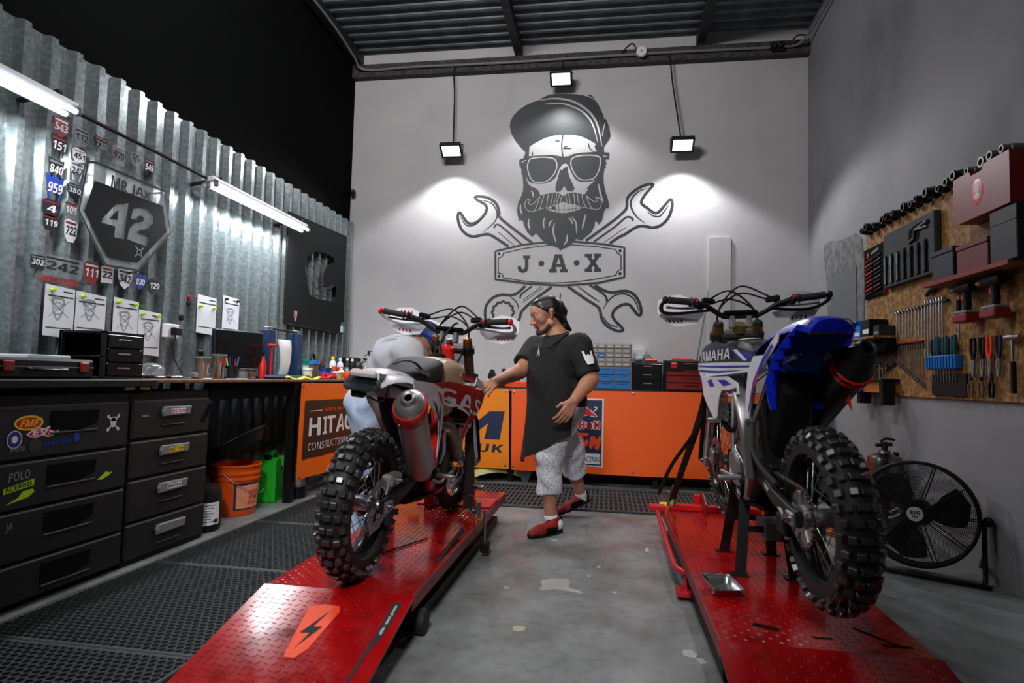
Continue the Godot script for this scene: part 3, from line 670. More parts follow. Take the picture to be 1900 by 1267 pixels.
	obj("plate",G().prism([P(-0.11,0.2),P(0.1,0.2),P(0.03,0.0),P(-0.02,0.01)],0.02,rot(V(0.2,0.4,0)),0.004),M.grey,t)
	tag(obj("air_hose",G().tube(curve([V(0.15,0.17,-6.7),V(0.0,0.165,-6.62),V(0.2,0.162,-6.6),V(0.55,0.163,-6.62),V(0.9,0.16,-6.7)],8),0.008,6),paint(Color(0.7,0.5,0.1),0.5)),"yellow air hose coiled on the shelf under the bright orange banner","hose")

# ------------------------------------------------------------------ rubber mats, lift tables, straps and stands
func scatter(called: String,unit: Geo,where: Array,m: Material,parent: Node3D) -> void:
	var mm := MultiMesh.new()
	mm.transform_format = MultiMesh.TRANSFORM_3D
	mm.mesh = unit.mesh()
	mm.instance_count = where.size()
	for i in where.size(): mm.set_instance_transform(i,where[i])
	var o := MultiMeshInstance3D.new()
	o.name = called
	o.multimesh = mm
	o.material_override = m
	o.set_meta("kind","stuff")
	parent.add_child(o,true)

func mats() -> void:
	var m := paint(Color(0.20,0.212,0.215),0.55)
	var hole := paint(Color(0.055,0.057,0.058),0.9)  # near-black for the shade down in the mat openings
	# one honeycomb cell: a hexagon with a round hole
	var unit := G()
	for k in 12:
		var a := TAU * k / 12; var b := TAU * (k + 1) / 12
		var h := func(t: float) -> float: return 0.0205 * cos(PI / 6) / cos(fmod(t + TAU,PI / 3) - PI / 6)
		var p := V(cos(a) * 0.0148,0.016,sin(a) * 0.0148); var q := V(cos(b) * 0.0148,0.016,sin(b) * 0.0148)
		unit.flat([p,q,V(cos(b),0,sin(b)) * h.call(b) + V(0,0.016,0),V(cos(a),0,sin(a)) * h.call(a) + V(0,0.016,0)],Vector3.UP)
		unit.flat([p,q,q - V(0,0.013,0),p - V(0,0.013,0)],V(-cos(a),0,-sin(a)))
	var where_is := ["nearest the viewer beside the wide cabinet","second from the viewer, beside the narrow cabinet","beside the orange bucket and green can","in front of the black lettered banner"]
	var k2 := 0
	for z0 in [-1.17,-2.185,-3.195,-4.205]:
		var t := thing("floor_mat","black honeycomb rubber floor mat %s" % where_is[k2],"floor mat",at(-2.02,0,z0 - 0.5),"honeycomb mats along the left bench")
		k2 += 1
		obj("backing",lump(V(-0.495,0.001,-0.495),V(0.495,0.003,0.495),0.0),hole,t)  # added sheet, puts shade into the holes of the open mat
		var rim := G()
		for s in [-1,1]:
			rim.box(V(0.016,0.017,1.0),at(0.495 * s,0.0085,0),0.004)
			rim.box(V(0.98,0.017,0.016),at(0,0.0085,0.495 * s),0.004)
		obj("rim",rim,m,t)
		var w := []
		for i in 32:
			for j in 27:
				var x := -0.467 + j * 0.0355 + (0.01775 if i % 2 else 0.0)
				if x < 0.478: w.append(at(x,0,-0.478 + i * 0.0308))
		scatter("honeycomb",unit,w,m,t)
	# slotted mats along the back bench
	var slat := G()
	slat.box(V(0.018,0.012,0.155),at(0,0.01,0),0.003)
	var pos := [[-2.05,-5.75],[-1.02,-5.75],[0.01,-5.75],[1.04,-5.75]]
	var lab := ["in the corner behind the red and white bike","at the far end of the left lift table","behind the walking man","at the far end of the right lift table"]
	for k in 4:
		var t := thing("floor_mat","dark slotted rubber floor mat %s" % lab[k],"floor mat",at(pos[k][0],0,pos[k][1]),"slotted mats along the back bench")
		obj("backing",lump(V(-0.505,0.001,-0.5),V(0.505,0.003,0.5),0.0),hole,t)  # added sheet, puts shade into the slots
		var rim := G()
		for s in [-1,1]:
			rim.box(V(0.02,0.018,1.02),at(0.505 * s,0.009,0),0.004)
			rim.box(V(1.03,0.018,0.03),at(0,0.009,0.5 * s),0.004)
		for i in 5: rim.box(V(1.0,0.012,0.012),at(0,0.009,-0.33 + i * 0.165),0.003)
		obj("rim",rim,m,t)
		var w := []
		for i in 6:
			for j in 24: w.append(at(-0.48 + j * 0.0417,0.001,-0.415 + i * 0.166))
		scatter("slats",slat,w,m,t)

func tread() -> Geo:
	# one raised lozenge of the chequer plate
	var g := G()
	var l := 0.014; var w := 0.0042; var h := 0.0016
	for s in [-1,1]:
		g.flat([V(-l,0,0),V(0,0,w * s),V(0,h,w * 0.35 * s),V(-l * 0.55,h,0)],V(0,1,s))
		g.flat([V(l,0,0),V(0,0,w * s),V(0,h,w * 0.35 * s),V(l * 0.55,h,0)],V(0,1,s))
	g.flat([V(-l * 0.55,h,0),V(0,h,w * 0.35),V(l * 0.55,h,0),V(0,h,-w * 0.35)],Vector3.UP)
	return g

func treads(w: float,l: float) -> Array:
	var out := []
	for i in int(l / 0.03):
		for j in int(w / 0.03):
			out.append(at(-w / 2 + 0.018 + j * 0.03,0,-l / 2 + 0.018 + i * 0.03,0.9 if (i + j) % 2 else -0.35))
	return out

func lift(label: String,xc: float,w: float,z0: float,z1: float,red: Material) -> Node3D:
	# z0: near end of the level deck, z1: far end
	var zc := (z0 + z1) / 2.0
	var l := z0 - z1
	var t := thing("lift_table",label,"lift table",at(xc,0,zc),"red motorcycle lift tables")
	var deck := obj("deck",lump(V(-w / 2,0.196,-l / 2),V(w / 2,0.21,l / 2),0.003),red,t)
	scatter("chequer_treads",tread(),treads(w - 0.03,l - 0.03).map(func(x): return Transform3D(x.basis,x.origin + V(0,0.2098,0))),red,deck)
	var ed := G()
	for s in [-1,1]: ed.box(V(0.02,0.055,l),at((w / 2 - 0.01) * s,0.17,0),0.004)
	ed.box(V(w,0.055,0.02),at(0,0.17,-l / 2 + 0.01),0.004)
	obj("edge_skirt",ed,M.red_dark,t)
	var ba := G()
	for s in [-1,1]: ba.box(V(0.05,0.05,l - 0.3),at((w / 2 - 0.06) * s,0.03,0),0.004)
	for e in [-1,1]: ba.box(V(w - 0.1,0.05,0.05),at(0,0.03,(l / 2 - 0.2) * e),0.004)
	obj("base_frame",ba,M.black,t)
	for s in [-1,1]:
		for e in [-1,1]:
			obj("scissor_arm",G().box(V(0.022,0.045,1.3),Transform3D(Basis(Vector3.RIGHT,0.095 * e),V((w / 2 - 0.09 - 0.03 * e) * s,0.1,0.0)),0.003),M.dark_steel,t)
	# ramp down to the floor
	var rp := obj("ramp",lump(V(-w / 2 - 0.01,-0.012,0),V(w / 2 + 0.01,0,0.83),0.003),red,t,rot(V(0.235,0,0),V(0,0.212,l / 2)))
	scatter("chequer_treads",tread(),treads(w - 0.02,0.8).map(func(x): return Transform3D(x.basis,x.origin + V(0,0,0.42))),red,rp)
	for s in [-1,1]: obj("hinge_tube",G().tube([V(w * 0.2 * s - 0.06,0.198,l / 2 + 0.008),V(w * 0.2 * s + 0.06,0.198,l / 2 + 0.008)],0.012,10),M.dark_steel,t)
	return t

func strap(label: String,pts: Array,w: float,m: Material,group := "tie-down straps") -> Node3D:
	var g := G()
	g.tube(pts,w / 2,8,false,0.14,Vector3.BACK)
	return tag(obj("tie_down_strap",g,m),label,"strap",group)

func ratchet(label: String,x: Transform3D) -> void:
	var t := thing("strap_ratchet",label,"ratchet",x,"strap ratchets")
	for s in [-1,1]: obj("cheek",G().box(V(0.004,0.1,0.035),at(0.024 * s,0.05,0),0.001),M.steel,t)
	obj("spool",G().tube([V(-0.024,0.04,0),V(0.024,0.04,0)],0.012,10),M.steel,t)
	obj("lever",G().box(V(0.046,0.11,0.01),rot(V(0.5,0,0),V(0,0.1,0.02)),0.003),M.steel,t)
	obj("webbing_tail",G().tube(curve([V(0,0.0,0.02),V(-0.02,0.06,0.05),V(-0.05,0.02,0.08),V(-0.03,-0.02,0.03)],5),0.012,6,false,0.2),paint(Color(0.55,0.56,0.3),0.8),t)
	obj("hook",G().tube(curve([V(0,0,0),V(0,-0.03,0),V(0.012,-0.05,0.0),V(0.022,-0.035,0)],4),0.004,6),M.steel,t)

func lifts() -> void:
	var red := worn(paint(Color(1,1,1),0.4,0.0,0.5),noise_tex(0.01,ramp([[0.0,Color(0.40,0.035,0.05)],[0.4,Color(0.60,0.04,0.055)],[1.0,Color(0.68,0.05,0.06)]]),71,512,5),0.7)
	rough_by(red,noise_tex(0.02,ramp([[0.0,Color(0.26,0.26,0.26)],[1.0,Color(0.55,0.55,0.55)]]),72))
	var t := lift("red chequer plate lift table under the red and white bike",-1.085,0.64,-2.45,-4.77,red)
	var rp: Node3D = t.get_node("ramp")
	# decals on the near ramp
	var f := func(p: Vector2,o: float) -> Vector3: return V(p.x,o + 0.0004,p.y)
	obj("orange_decal",G().skin([P(-0.06,0.13),P(-0.01,0.11),P(0.06,0.115),P(0.075,0.15),P(0.055,0.37),P(0.03,0.42),P(-0.01,0.42),P(-0.02,0.38)],f,1.0,0.0012),M.orange,rp)
	obj("black_bolt",G().skin([P(0.035,0.15),P(0.015,0.25),P(0.05,0.245),P(0.005,0.37),P(0.02,0.285),P(-0.018,0.29)],f,1.0,0.0024),M.ink,rp)
	obj("side_decal",G().skin([P(0.262,0.06),P(0.298,0.06),P(0.295,0.26),P(0.272,0.36),P(0.256,0.72),P(0.25,0.72),P(0.258,0.36),P(0.262,0.26)],f,1.0,0.0016),M.ink,rp)
	var ft := func(p: Vector2,o: float) -> Vector3: return V(0.27 + p.y,o + 0.0004,p.x)
	var g := G()
	var fr := func(p: Vector2,o: float) -> Vector3: return V(0.289 - p.y,o + 0.0004,0.26 - p.x)
	write(g,"side - steel power",0.0,0.0,0.18,0.016,fr,0.0022)
	obj("decal_print",g,M.white,rp)
	# side fittings of the left table: foot, pin, slot cover
	obj("jack_foot",G().box(V(0.05,0.06,0.06),at(0.36,0.06,-0.15),0.005),M.black,t)
	obj("jack_screw",G().tube([V(0.355,0.03,-0.15),V(0.355,0.28,-0.15)],0.009,8),M.steel,t)
	obj("jack_screw",G().tube([V(0.29,0.205,0.72),V(0.29,0.235,0.16)],0.012,8),M.black,t)
	obj("slot_rod",G().tube([V(-0.03,0.216,0.7),V(0.13,0.216,0.32)],0.004,6),M.black,t)
	obj("side_wheel",G().lathe([P(0,-0.02),P(0.05,-0.02),P(0.055,0),P(0.05,0.02),P(0,0.02)],20,rot(V(0,0,PI / 2),V(0.32,0.056,1.02))),M.rubber,t)
	# wheel clamp at the far end of the left table
	t = thing("wheel_clamp","red steel front wheel clamp on the left lift table","wheel clamp",at(-1.03,0.2105,-4.1))
	for s in [-1,1]:
		obj("jaw",G().prism([P(-0.28,0.0),P(0.06,0.0),P(0.06,0.12),P(-0.1,0.3),P(-0.2,0.3),P(-0.28,0.1)],0.012,Transform3D(Basis(Vector3.BACK,Vector3.UP,Vector3.LEFT),V(0.105 * s,0,0)),0.003),M.red_dark,t)
	obj("base_plate",lump(V(-0.26,0,-0.35),V(0.26,0.01,-0.05)),M.red,t)
	obj("stop_post",lump(V(-0.18,0,-0.02),V(-0.11,0.13,0.04),0.006),M.red,t)
	obj("yellow_tag",lump(V(-0.3,0.07,0.0),V(-0.22,0.12,0.02),0.004),M.yellow,t)
	obj("clamp_screw",G().tube([V(0.1,0.13,-0.1),V(0.2,0.13,-0.1)],0.014,10),M.steel,t)
	# straps of the left bike
	var blk := paint(Color(0.06,0.062,0.066),0.85)
	strap("wide black strap from the right handlebar down to the left table edge",curve([V(-0.80,1.12,-3.66),V(-0.83,0.95,-3.7),V(-0.845,0.6,-3.78),V(-0.85,0.26,-3.85)],5),0.055,blk)
	ratchet("steel ratchet hooked on the right edge of the left table",at(-0.80,0.215,-3.83,-0.6))
	strap("black strap from the left handlebar down behind the red bike",curve([V(-1.2,1.1,-3.66),V(-1.3,0.7,-3.75),V(-1.36,0.25,-3.85)],5),0.04,blk)
	# right table
	t = lift("red chequer plate lift table under the blue bike",0.748,0.695,-2.26,-4.66,red)
	var rg: Node3D = t.get_node("deck")
	for s in [[P(-0.2,1.02),P(-0.12,1.06),0.03],[P(-0.02,1.1),P(0.05,1.1),0.012],[P(0.16,0.98),P(0.26,1.12),0.015],[P(0.2,1.12),P(0.3,1.12),0.012]]:
		var sc := G()
		strip(sc,[s[0],s[0].lerp(s[1],0.5),s[1]],s[2],func(p: Vector2,o: float) -> Vector3: return V(p.x,0.2116 + o,p.y),0.0004)
		obj("scuff_mark",sc,M.black_matt,rg)
	obj("cross_bar",lump(V(-0.3,0.21,-1.02),V(0.3,0.25,-0.96),0.006),M.red,t)
	obj("clamp_block",lump(V(-0.13,0.21,-1.1),V(-0.07,0.31,-1.03),0.006),M.red,t)
	for s in [-1,1]:
		obj("clamp_jaw",G().prism([P(-0.25,0.0),P(0.05,0.0),P(0.05,0.08),P(-0.08,0.13),P(-0.18,0.13),P(-0.25,0.08)],0.012,Transform3D(Basis(Vector3.BACK,Vector3.UP,Vector3.LEFT),V(0.1 * s + 0.02,0.21,-0.85)),0.003),M.red_dark,t)
	obj("yellow_corner",lump(V(-0.36,0.2,-1.19),V(-0.27,0.222,-1.12),0.003),M.yellow,t)
	var pk := paint(Color(0.74,0.12,0.18),0.3)
	obj("pedal_bar",G().tube(curve([V(-0.385,0.19,-1.02),V(-0.385,0.165,-0.6),V(-0.385,0.14,0.0),V(-0.375,0.135,0.13),V(-0.33,0.13,0.18),V(-0.26,0.13,0.18)],6),0.016,10),pk,t)
	obj("pedal_pad",lump(V(-0.44,0.19,-1.10),V(-0.33,0.225,-1.0),0.006),pk,t)
	obj("pedal_stem",G().tube([V(-0.335,0.13,0.17),V(-0.335,0.03,0.17)],0.012,8),pk,t)
	obj("pedal_pad",lump(V(-0.385,0.02,0.12),V(-0.29,0.05,0.23),0.006),pk,t)
	strap("black strap hanging from the left handlebar of the blue bike",curve([V(0.56,1.16,-3.55),V(0.55,1.0,-3.62),V(0.53,0.82,-3.8),V(0.49,0.5,-4.2),V(0.46,0.27,-4.45)],5),0.042,blk)
	strap("thin black strap end crossing behind the wider strap of the blue bike",curve([V(0.55,0.95,-3.68),V(0.52,0.8,-3.8),V(0.43,0.55,-4.2),V(0.37,0.3,-4.5)],5),0.026,blk)
	ratchet("steel ratchet with a pale webbing tail at the left edge of the right table",at(0.46,0.23,-4.5,0.5))
	strap("black strap from the right side of the blue bike to the table",curve([V(0.93,1.1,-3.6),V(0.98,0.7,-3.9),V(1.03,0.25,-4.2)],5),0.04,blk)
	# stand under the blue bike's engine
	t = thing("bike_stand","tall black angle iron stand carrying the blue bike's engine","stand",at(0.74,0.2105,-3.2))
	var iron := paint(Color(0.12,0.13,0.135),0.4,0.5)
	for sx in [-1,1]:
		for sz in [-1,1]:
			var lg := G()
			var a := V(0.12 * sx,0,(0.16 if sz > 0 else -0.24)); var b := V(0.075 * sx,0.42,(0.08 if sz > 0 else -0.12))
			var x := along(a,b)
			var n := (b - a).length()
			for q in [[0.05,0.005,0.0,-0.022],[0.005,0.05,-0.022,0.0]]:
				lg.box(V(q[0],n,q[1]),x * at(q[2],n / 2,q[3]),0.001)
			obj("leg",lg,iron,t)
			obj("foot",lump(a + V(-0.04,0,-0.03),a + V(0.04,0.006,0.03),0.001),iron,t)
	obj("top_plate",lump(V(-0.11,0.415,-0.16),V(0.11,0.43,0.12),0.003),M.rubber,t)
	for s in [-1,1]: obj("brace",G().box(V(0.2,0.03,0.005),at(0,0.2,0.13 * s - 0.03),0.001),iron,t)
	obj("foot_plate",lump(V(0.0,0.155,-0.05),V(0.27,0.235,0.14),0.006),paint(Color(0.36,0.40,0.41),0.5,0.5),t)
	# steel tray
	t = thing("drip_tray","small rectangular steel tray on the near left corner of the right table","tray",at(0.5,0.2125,-2.8,0.12))
	var rows := []
	for q in [[0.055,0.075,0.0],[0.062,0.095,0.03],[0.066,0.115,0.034],[0.062,0.11,0.036],[0.057,0.09,0.028],[0.05,0.07,0.003]]:
		var row := PackedVector3Array()
		for c in rect(-q[0],-q[1],q[0],q[1],0.02): row.append(V(c.x,q[2],c.y))
		rows.append(row)
	g = G()
	g.grid(rows,true)
	g.flat(Array(rows[5]),Vector3.UP); g.flat(Array(rows[0]),Vector3.DOWN)
	obj("pan",g,paint(Color(0.72,0.73,0.74),0.25,1.0),t)
	g = G()
	for k in 9: g.lathe([P(0.006,0.0),P(0.006,0.006),P(0.0,0.006)],6,at(-0.035 + (k * 37 % 70) * 0.001,0.004,0.02 + (k * 23 % 45) * 0.001))
	obj("bolts",g,M.steel,t).set_meta("kind","stuff")

# ------------------------------------------------------------------ the two dirt bikes: x right, y up, -z forward, origin under the rear axle
func side(s: float,w: Callable) -> Callable:
	# surface of one flank: (forward, up) at half width w, on the side s
	return func(p: Vector2,o: float) -> Vector3: return V(s * (w.call(p) + o),p.y,-p.x)

func wheel(called: String,parent: Node3D,c: Vector3,R: float,tw: float,rim_r: float,rows: int,rear: bool,turn := 0.0) -> Node3D:
	var w := Node3D.new()
	w.name = called
	w.transform = Transform3D(Basis(Vector3.UP,turn),c)
	parent.add_child(w,true)
	var lay_x := rot(V(0,0,-PI / 2))     # lathe axis y becomes x
	var kh := 0.017 if rear else 0.014
	var Rc := R - kh
	var prof := []
	for i in 21:
		var a := PI * (i / 20.0) - PI / 2
		prof.append(P(rim_r + 0.004 + (Rc - rim_r - 0.004) * pow(cos(a),0.75),sin(a) * tw / 2 * (0.86 + 0.14 * cos(a))))
	for i in 6: prof.append(P(rim_r,tw * (0.3 - 0.12 * i)))
	prof.append(prof[0])
	obj("tyre",G().lathe(prof,64,lay_x),M.tyre,w)
	var kn := G()
	var rng := RandomNumberGenerator.new()
	rng.seed = 7
	for i in rows:
		var a := TAU * i / rows
		var set_: Array
		if rear: set_ = [[-0.2,0.026,0.024],[0.2,0.026,0.024],[-0.78,0.026,0.024],[0.78,0.026,0.024]] if i % 2 else [[0.0,0.036,0.022],[-0.5,0.026,0.024],[0.5,0.026,0.024],[-1.0,0.022,0.03],[1.0,0.022,0.03]]
		else: set_ = [[-0.24,0.018,0.022],[0.24,0.018,0.022],[-0.85,0.018,0.022],[0.85,0.018,0.022]] if i % 2 else [[0.0,0.026,0.02],[-0.6,0.02,0.022],[0.6,0.02,0.022]]
		for q in set_:
			var phi: float = q[0]
			var rr: float = rim_r + (Rc - rim_r) * pow(cos(phi),0.75)
			var xx: float = sin(phi) * tw / 2 * (0.86 + 0.14 * cos(phi))
			var out := V(sin(phi * 1.15),cos(phi * 1.15),0)
			var bas := Basis(out.cross(Vector3.BACK),out,Vector3.BACK)
			bas = Basis(V(out.y,-out.x,0),out,Vector3.BACK)
			var x := Transform3D(Basis(Vector3.RIGHT,a),Vector3.ZERO) * Transform3D(bas,V(xx,rr,0) + out * kh * 0.4)
			kn.box(V(q[1],kh * 1.3,q[2] * (1.0 + rng.randf_range(-0.04,0.04))),x,0.0022)
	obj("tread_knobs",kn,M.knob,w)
	obj("rim",G().lathe([P(rim_r - 0.018,-0.018),P(rim_r - 0.012,-0.03),P(rim_r + 0.006,-0.034),P(rim_r + 0.006,-0.028),P(rim_r - 0.006,-0.022),P(rim_r - 0.006,0.022),P(rim_r + 0.006,0.028),P(rim_r + 0.006,0.034),P(rim_r - 0.012,0.03),P(rim_r - 0.018,0.018),P(rim_r - 0.022,0.0),P(rim_r - 0.018,-0.018)],56,lay_x),M.black_gloss,w)
	var hw := 0.055 if rear else 0.045
	obj("hub",G().lathe([P(0,-hw - 0.03),P(0.02,-hw - 0.03),P(0.022,-hw - 0.012),P(0.052,-hw),P(0.052,-hw + 0.008),P(0.034,-hw + 0.02),P(0.034,hw - 0.02),P(0.052,hw - 0.008),P(0.052,hw),P(0.022,hw + 0.012),P(0.02,hw + 0.03),P(0,hw + 0.03)],28,lay_x),M.alloy,w)
	var sp := G().tube([V(0,0,0),V(0,1,0)],0.0022,5).mesh()
	for i in 32:
		var s := 1.0 if i % 2 else -1.0
		var a0 := TAU * (i / 2 * 2) / 32.0 + 0.1
		var a1 := a0 + (0.42 if (i / 2) % 2 else -0.42)
		var p := V(s * (hw - 0.006),cos(a0) * 0.048,sin(a0) * 0.048)
		var q := V(s * 0.006,cos(a1) * (rim_r - 0.016),sin(a1) * (rim_r - 0.016))
		var x := along(p,q)
		x.basis = x.basis * Basis.from_scale(V(1,(q - p).length(),1))
		obj("spoke",sp,M.chrome,w,x)
	# brake disc with holes
	var r1 := 0.11 if rear else 0.13
	var dsc := G()
	var dx := (hw + 0.018) * (1.0 if rear else -1.0)
	for k in 36:
		var a := TAU * k / 36; var b := TAU * (k + 0.72) / 36
		for e in [-0.002,0.002]:
			dsc.flat([V(dx + e,cos(a) * (r1 - 0.03),sin(a) * (r1 - 0.03)),V(dx + e,cos(b) * (r1 - 0.03),sin(b) * (r1 - 0.03)),V(dx + e,cos(b) * (r1 + 0.003 * (k % 3)),sin(b) * (r1 + 0.003 * (k % 3))),V(dx + e,cos(a) * (r1 + 0.003 * (k % 3)),sin(a) * (r1 + 0.003 * (k % 3)))],V(e,0,0))
	dsc.lathe([P(r1 - 0.034,-0.002),P(r1 - 0.022,-0.002),P(r1 - 0.022,0.002),P(r1 - 0.034,0.002),P(r1 - 0.034,-0.002)],40,Transform3D(lay_x.basis,V(dx,0,0)))
	for k in 6: dsc.box(V(0.004,r1 - 0.05,0.014),Transform3D(Basis(Vector3.RIGHT,TAU * k / 6),Vector3.ZERO) * at(dx,(r1 + 0.02) / 2.0,0))
	obj("brake_disc",dsc,M.steel,w)
	if rear:
		var spk := []
		for k in 96:
			var ph := k % 2
			spk.append(P(cos(TAU * k / 96),sin(TAU * k / 96)) * (0.107 if ph else 0.1))
		var s := G().prism(spk,0.005,Transform3D(Basis(Vector3.BACK,Vector3.UP,Vector3.LEFT),V(-hw - 0.022,0,0)))
		obj("sprocket_teeth",s,M.steel,w)
		var sa := G()
		for k in 5: sa.box(V(0.008,0.06,0.022),Transform3D(Basis(Vector3.RIGHT,TAU * k / 5),Vector3.ZERO) * at(-hw - 0.029,0.066,0),0.002)
		sa.lathe([P(0.03,-0.005),P(0.05,-0.005),P(0.05,0.005),P(0.03,0.005)],24,Transform3D(lay_x.basis,V(-hw - 0.029,0,0)))
		obj("sprocket_carrier",sa,M.alloy,w)
	return w

func chassis(t: Node3D,c: Dictionary) -> void:
	# wheels, swingarm, chain, forks, bars: what both bikes share
	wheel("rear_wheel",t,V(0,0.325,0),0.328,0.138,0.226,40,true)
	wheel("front_wheel",t,V(0,0.345,-1.475),0.345,0.088,0.27,46,false,c.steer)
	# swingarm
	for s in [-1,1]:
		var rows := []
		for q in [[0.03,0.325,0.030,0.013,0.103],[-0.05,0.328,0.034,0.014,0.103],[-0.25,0.36,0.030,0.016,0.10],[-0.45,0.405,0.036,0.018,0.085],[-0.58,0.43,0.045,0.02,0.08]]:
			var row := PackedVector3Array()
			for k in 12:
				var a := TAU * k / 12
				row.append(V(s * q[4] + signf(cos(a)) * pow(absf(cos(a)),0.5) * q[3],q[1] + signf(sin(a)) * pow(absf(sin(a)),0.5) * q[2],q[0]))
			rows.append(row)
		var g := G()
		g.grid(rows,true)
		g.flat(Array(rows[0]),Vector3.BACK)
		obj("swingarm",g,c.swingarm,t)
		obj("axle_block",G().box(V(0.014,0.05,0.075),at(0.122 * s,0.325,0.0),0.005),M.alloy,t)
		obj("axle_nut",G().lathe([P(0,0),P(0.016,0),P(0.016,0.012),P(0.009,0.014),P(0.009,0.024),P(0,0.024)],6,rot(V(0,0,-PI / 2 * s),V(0.128 * s,0.325,0))),M.steel,t)
	obj("swingarm_bridge",lump(V(-0.08,0.385,-0.46),V(0.08,0.44,-0.40),0.01),c.swingarm,t)
	# chain: upper and lower run, guard and guide
	var links := G()
	var loop := []
	for k in 18: loop.append(P(cos(PI / 2 - PI * (k / 17.0)) * -0.106,sin(PI / 2 - PI * k / 17.0) * 0.106 + 0.325))
	var lp := []
	for q in loop: lp.append(V(-0.079,q.y,-q.x))
	lp.append(V(-0.079,0.35,-0.3)); lp.append(V(-0.079,0.385,-0.64)); lp.append(V(-0.079,0.42,-0.675)); lp.append(V(-0.079,0.452,-0.64)); lp.append(V(-0.079,0.445,-0.3))
	var run := []
	var m := lp.size()
	for i in m:
		var a: Vector3 = lp[i]; var b: Vector3 = lp[(i + 1) % m]
		var kk := maxi(1,roundi(a.distance_to(b) / 0.016))
		for k in kk: run.append([a.lerp(b,(k + 0.5) / kk),(b - a).normalized()])
	for i in run.size():
		var d: Vector3 = run[i][1]
		links.box(V(0.018 if i % 2 else 0.011,0.013,0.015),Transform3D(Basis(Vector3.RIGHT,d.cross(Vector3.RIGHT),-d) if false else Basis(Vector3.RIGHT,d.cross(Vector3.RIGHT).normalized(),d).orthonormalized(),run[i][0]),0.002)
	obj("chain",links,paint(Color(0.36,0.34,0.31),0.45,0.9),t).set_meta("kind","stuff")
	obj("chain_guide",lump(V(-0.098,0.215,-0.26),V(-0.06,0.30,-0.16),0.01),M.black,t)
	obj("chain_slider",lump(V(-0.1,0.455,-0.6),V(-0.06,0.475,-0.28),0.006),M.black,t)
	# rear caliper on the right
	obj("caliper_bracket",G().prism(pairs([6,36,8,43,18,44,24,41,22,38,14,37]),0.012,Transform3D(Basis(Vector3.FORWARD,Vector3.UP,Vector3.RIGHT),V(0.075,0,0)),0.003),M.alloy,t)
	obj("rear_caliper",lump(V(0.045,0.385,-0.20),V(0.10,0.445,-0.07),0.012),paint(Color(0.62,0.60,0.58),0.4,0.6),t)
	for z in [-0.1,-0.17]: obj("caliper_bolt",G().lathe([P(0,0),P(0.01,0),P(0.01,0.012),P(0,0.012)],6,rot(V(0,0,-PI / 2),V(0.098,0.41,z))),M.chrome,t)
	obj("brake_hose",G().tube(curve([V(0.09,0.43,-0.2),V(0.1,0.47,-0.3),V(0.1,0.46,-0.45),V(0.13,0.42,-0.6)],5),0.005,6),M.black,t)
	# shock
	obj("shock_body",G().tube([V(0.0,0.4,-0.43),V(0.0,0.80,-0.56)],0.026,12),M.dark_steel,t)
	var sp := []
	for k in 120: sp.append(V(cos(k * 0.42) * 0.043,0.47 + k * 0.0021,-0.452 + sin(k * 0.42) * 0.043 - k * 0.0007))
	obj("shock_spring",G().tube(sp,0.006,6),c.spring,t)
	# fork, clamps, bars: built upright in the steering frame
	var st := Node3D.new()
	st.name = "steering"
	st.transform = Transform3D(Basis(Vector3.UP,c.steer),V(0,0,-1.16))
	t.add_child(st)
	var ax := V(0,0.345,-0.315)
	var dir := V(0,0.895,0.446).normalized()
	for s in [-1,1]:
		var b := ax + V(0.105 * s,0,0)
		obj("fork_slider",G().tube([b,b + dir * 0.42],0.024,14),M.chrome,st)
		obj("fork_tube",G().tube([b + dir * 0.36,b + dir * 0.37,b + dir * 0.60,b + dir * 0.86],[0.0285,0.031,0.031,0.029],18),c.fork,st)
		obj("fork_cap",G().tube([b + dir * 0.86,b + dir * 0.875,b + dir * 0.885],[0.027,0.027,0.02],14),c.cap,st)
		obj("fork_guard",G().prism(pairs([-4,0,3,0,3.4,30,0,40,-4,30]),0.004,Transform3D(Basis(Vector3.RIGHT,dir,Vector3.RIGHT.cross(dir)),b + V(0.0,0.0,-0.036)),0.001),c.guard,st)
		obj("axle_lug",G().box(V(0.04,0.08,0.05),Transform3D(Basis(Vector3.RIGHT,0.46),b),0.01),M.alloy,st)
	obj("front_axle",G().tube([ax + V(-0.14,0,0),ax + V(0.14,0,0)],0.012,12),M.steel,st)
	obj("front_caliper",G().box(V(0.05,0.09,0.06),Transform3D(Basis(Vector3.RIGHT,0.46),ax + V(-0.085,0.04,0.11)),0.012),M.alloy,st)
	for q in [[0.60,0.05,0.036],[0.80,0.036,0.034]]:
		var cl := ax + dir * float(q[0])
		var g := G().box(V(0.2,q[1],0.07),Transform3D(Basis(Vector3.RIGHT,0.46),cl + V(0,0,0.03)),0.012)
		for s in [-1,1]: g.tube([cl + V(0.105 * s,0,0) - dir * float(q[1]) * 0.55,cl + V(0.105 * s,0,0) + dir * float(q[1]) * 0.55],0.04,16)
		obj("triple_clamp",g,c.clamp,st)
	obj("steering_stem",G().tube([ax + dir * 0.58 + V(0,0,0.04),ax + dir * 0.84 + V(0,0,0.04)],0.022,12),M.dark_steel,st)
	obj("stem_nut",G().tube([ax + dir * 0.82 + V(0,0,0.04),ax + dir * 0.865 + V(0,0,0.04)],c.nut_r,12),c.nut,st)
	var bc := ax + dir * 0.90 + V(0,0.01,0.03)
	for s in [-1,1]:
		obj("bar_mount",G().box(V(0.03,0.075,0.04),at(0.045 * s,bc.y - 0.03,bc.z),0.008),M.alloy,st)
		obj("mount_bolt",G().lathe([P(0,0),P(0.007,0),P(0.007,0.01),P(0,0.01)],8,at(0.045 * s,bc.y + 0.008,bc.z + 0.012)),M.chrome,st)
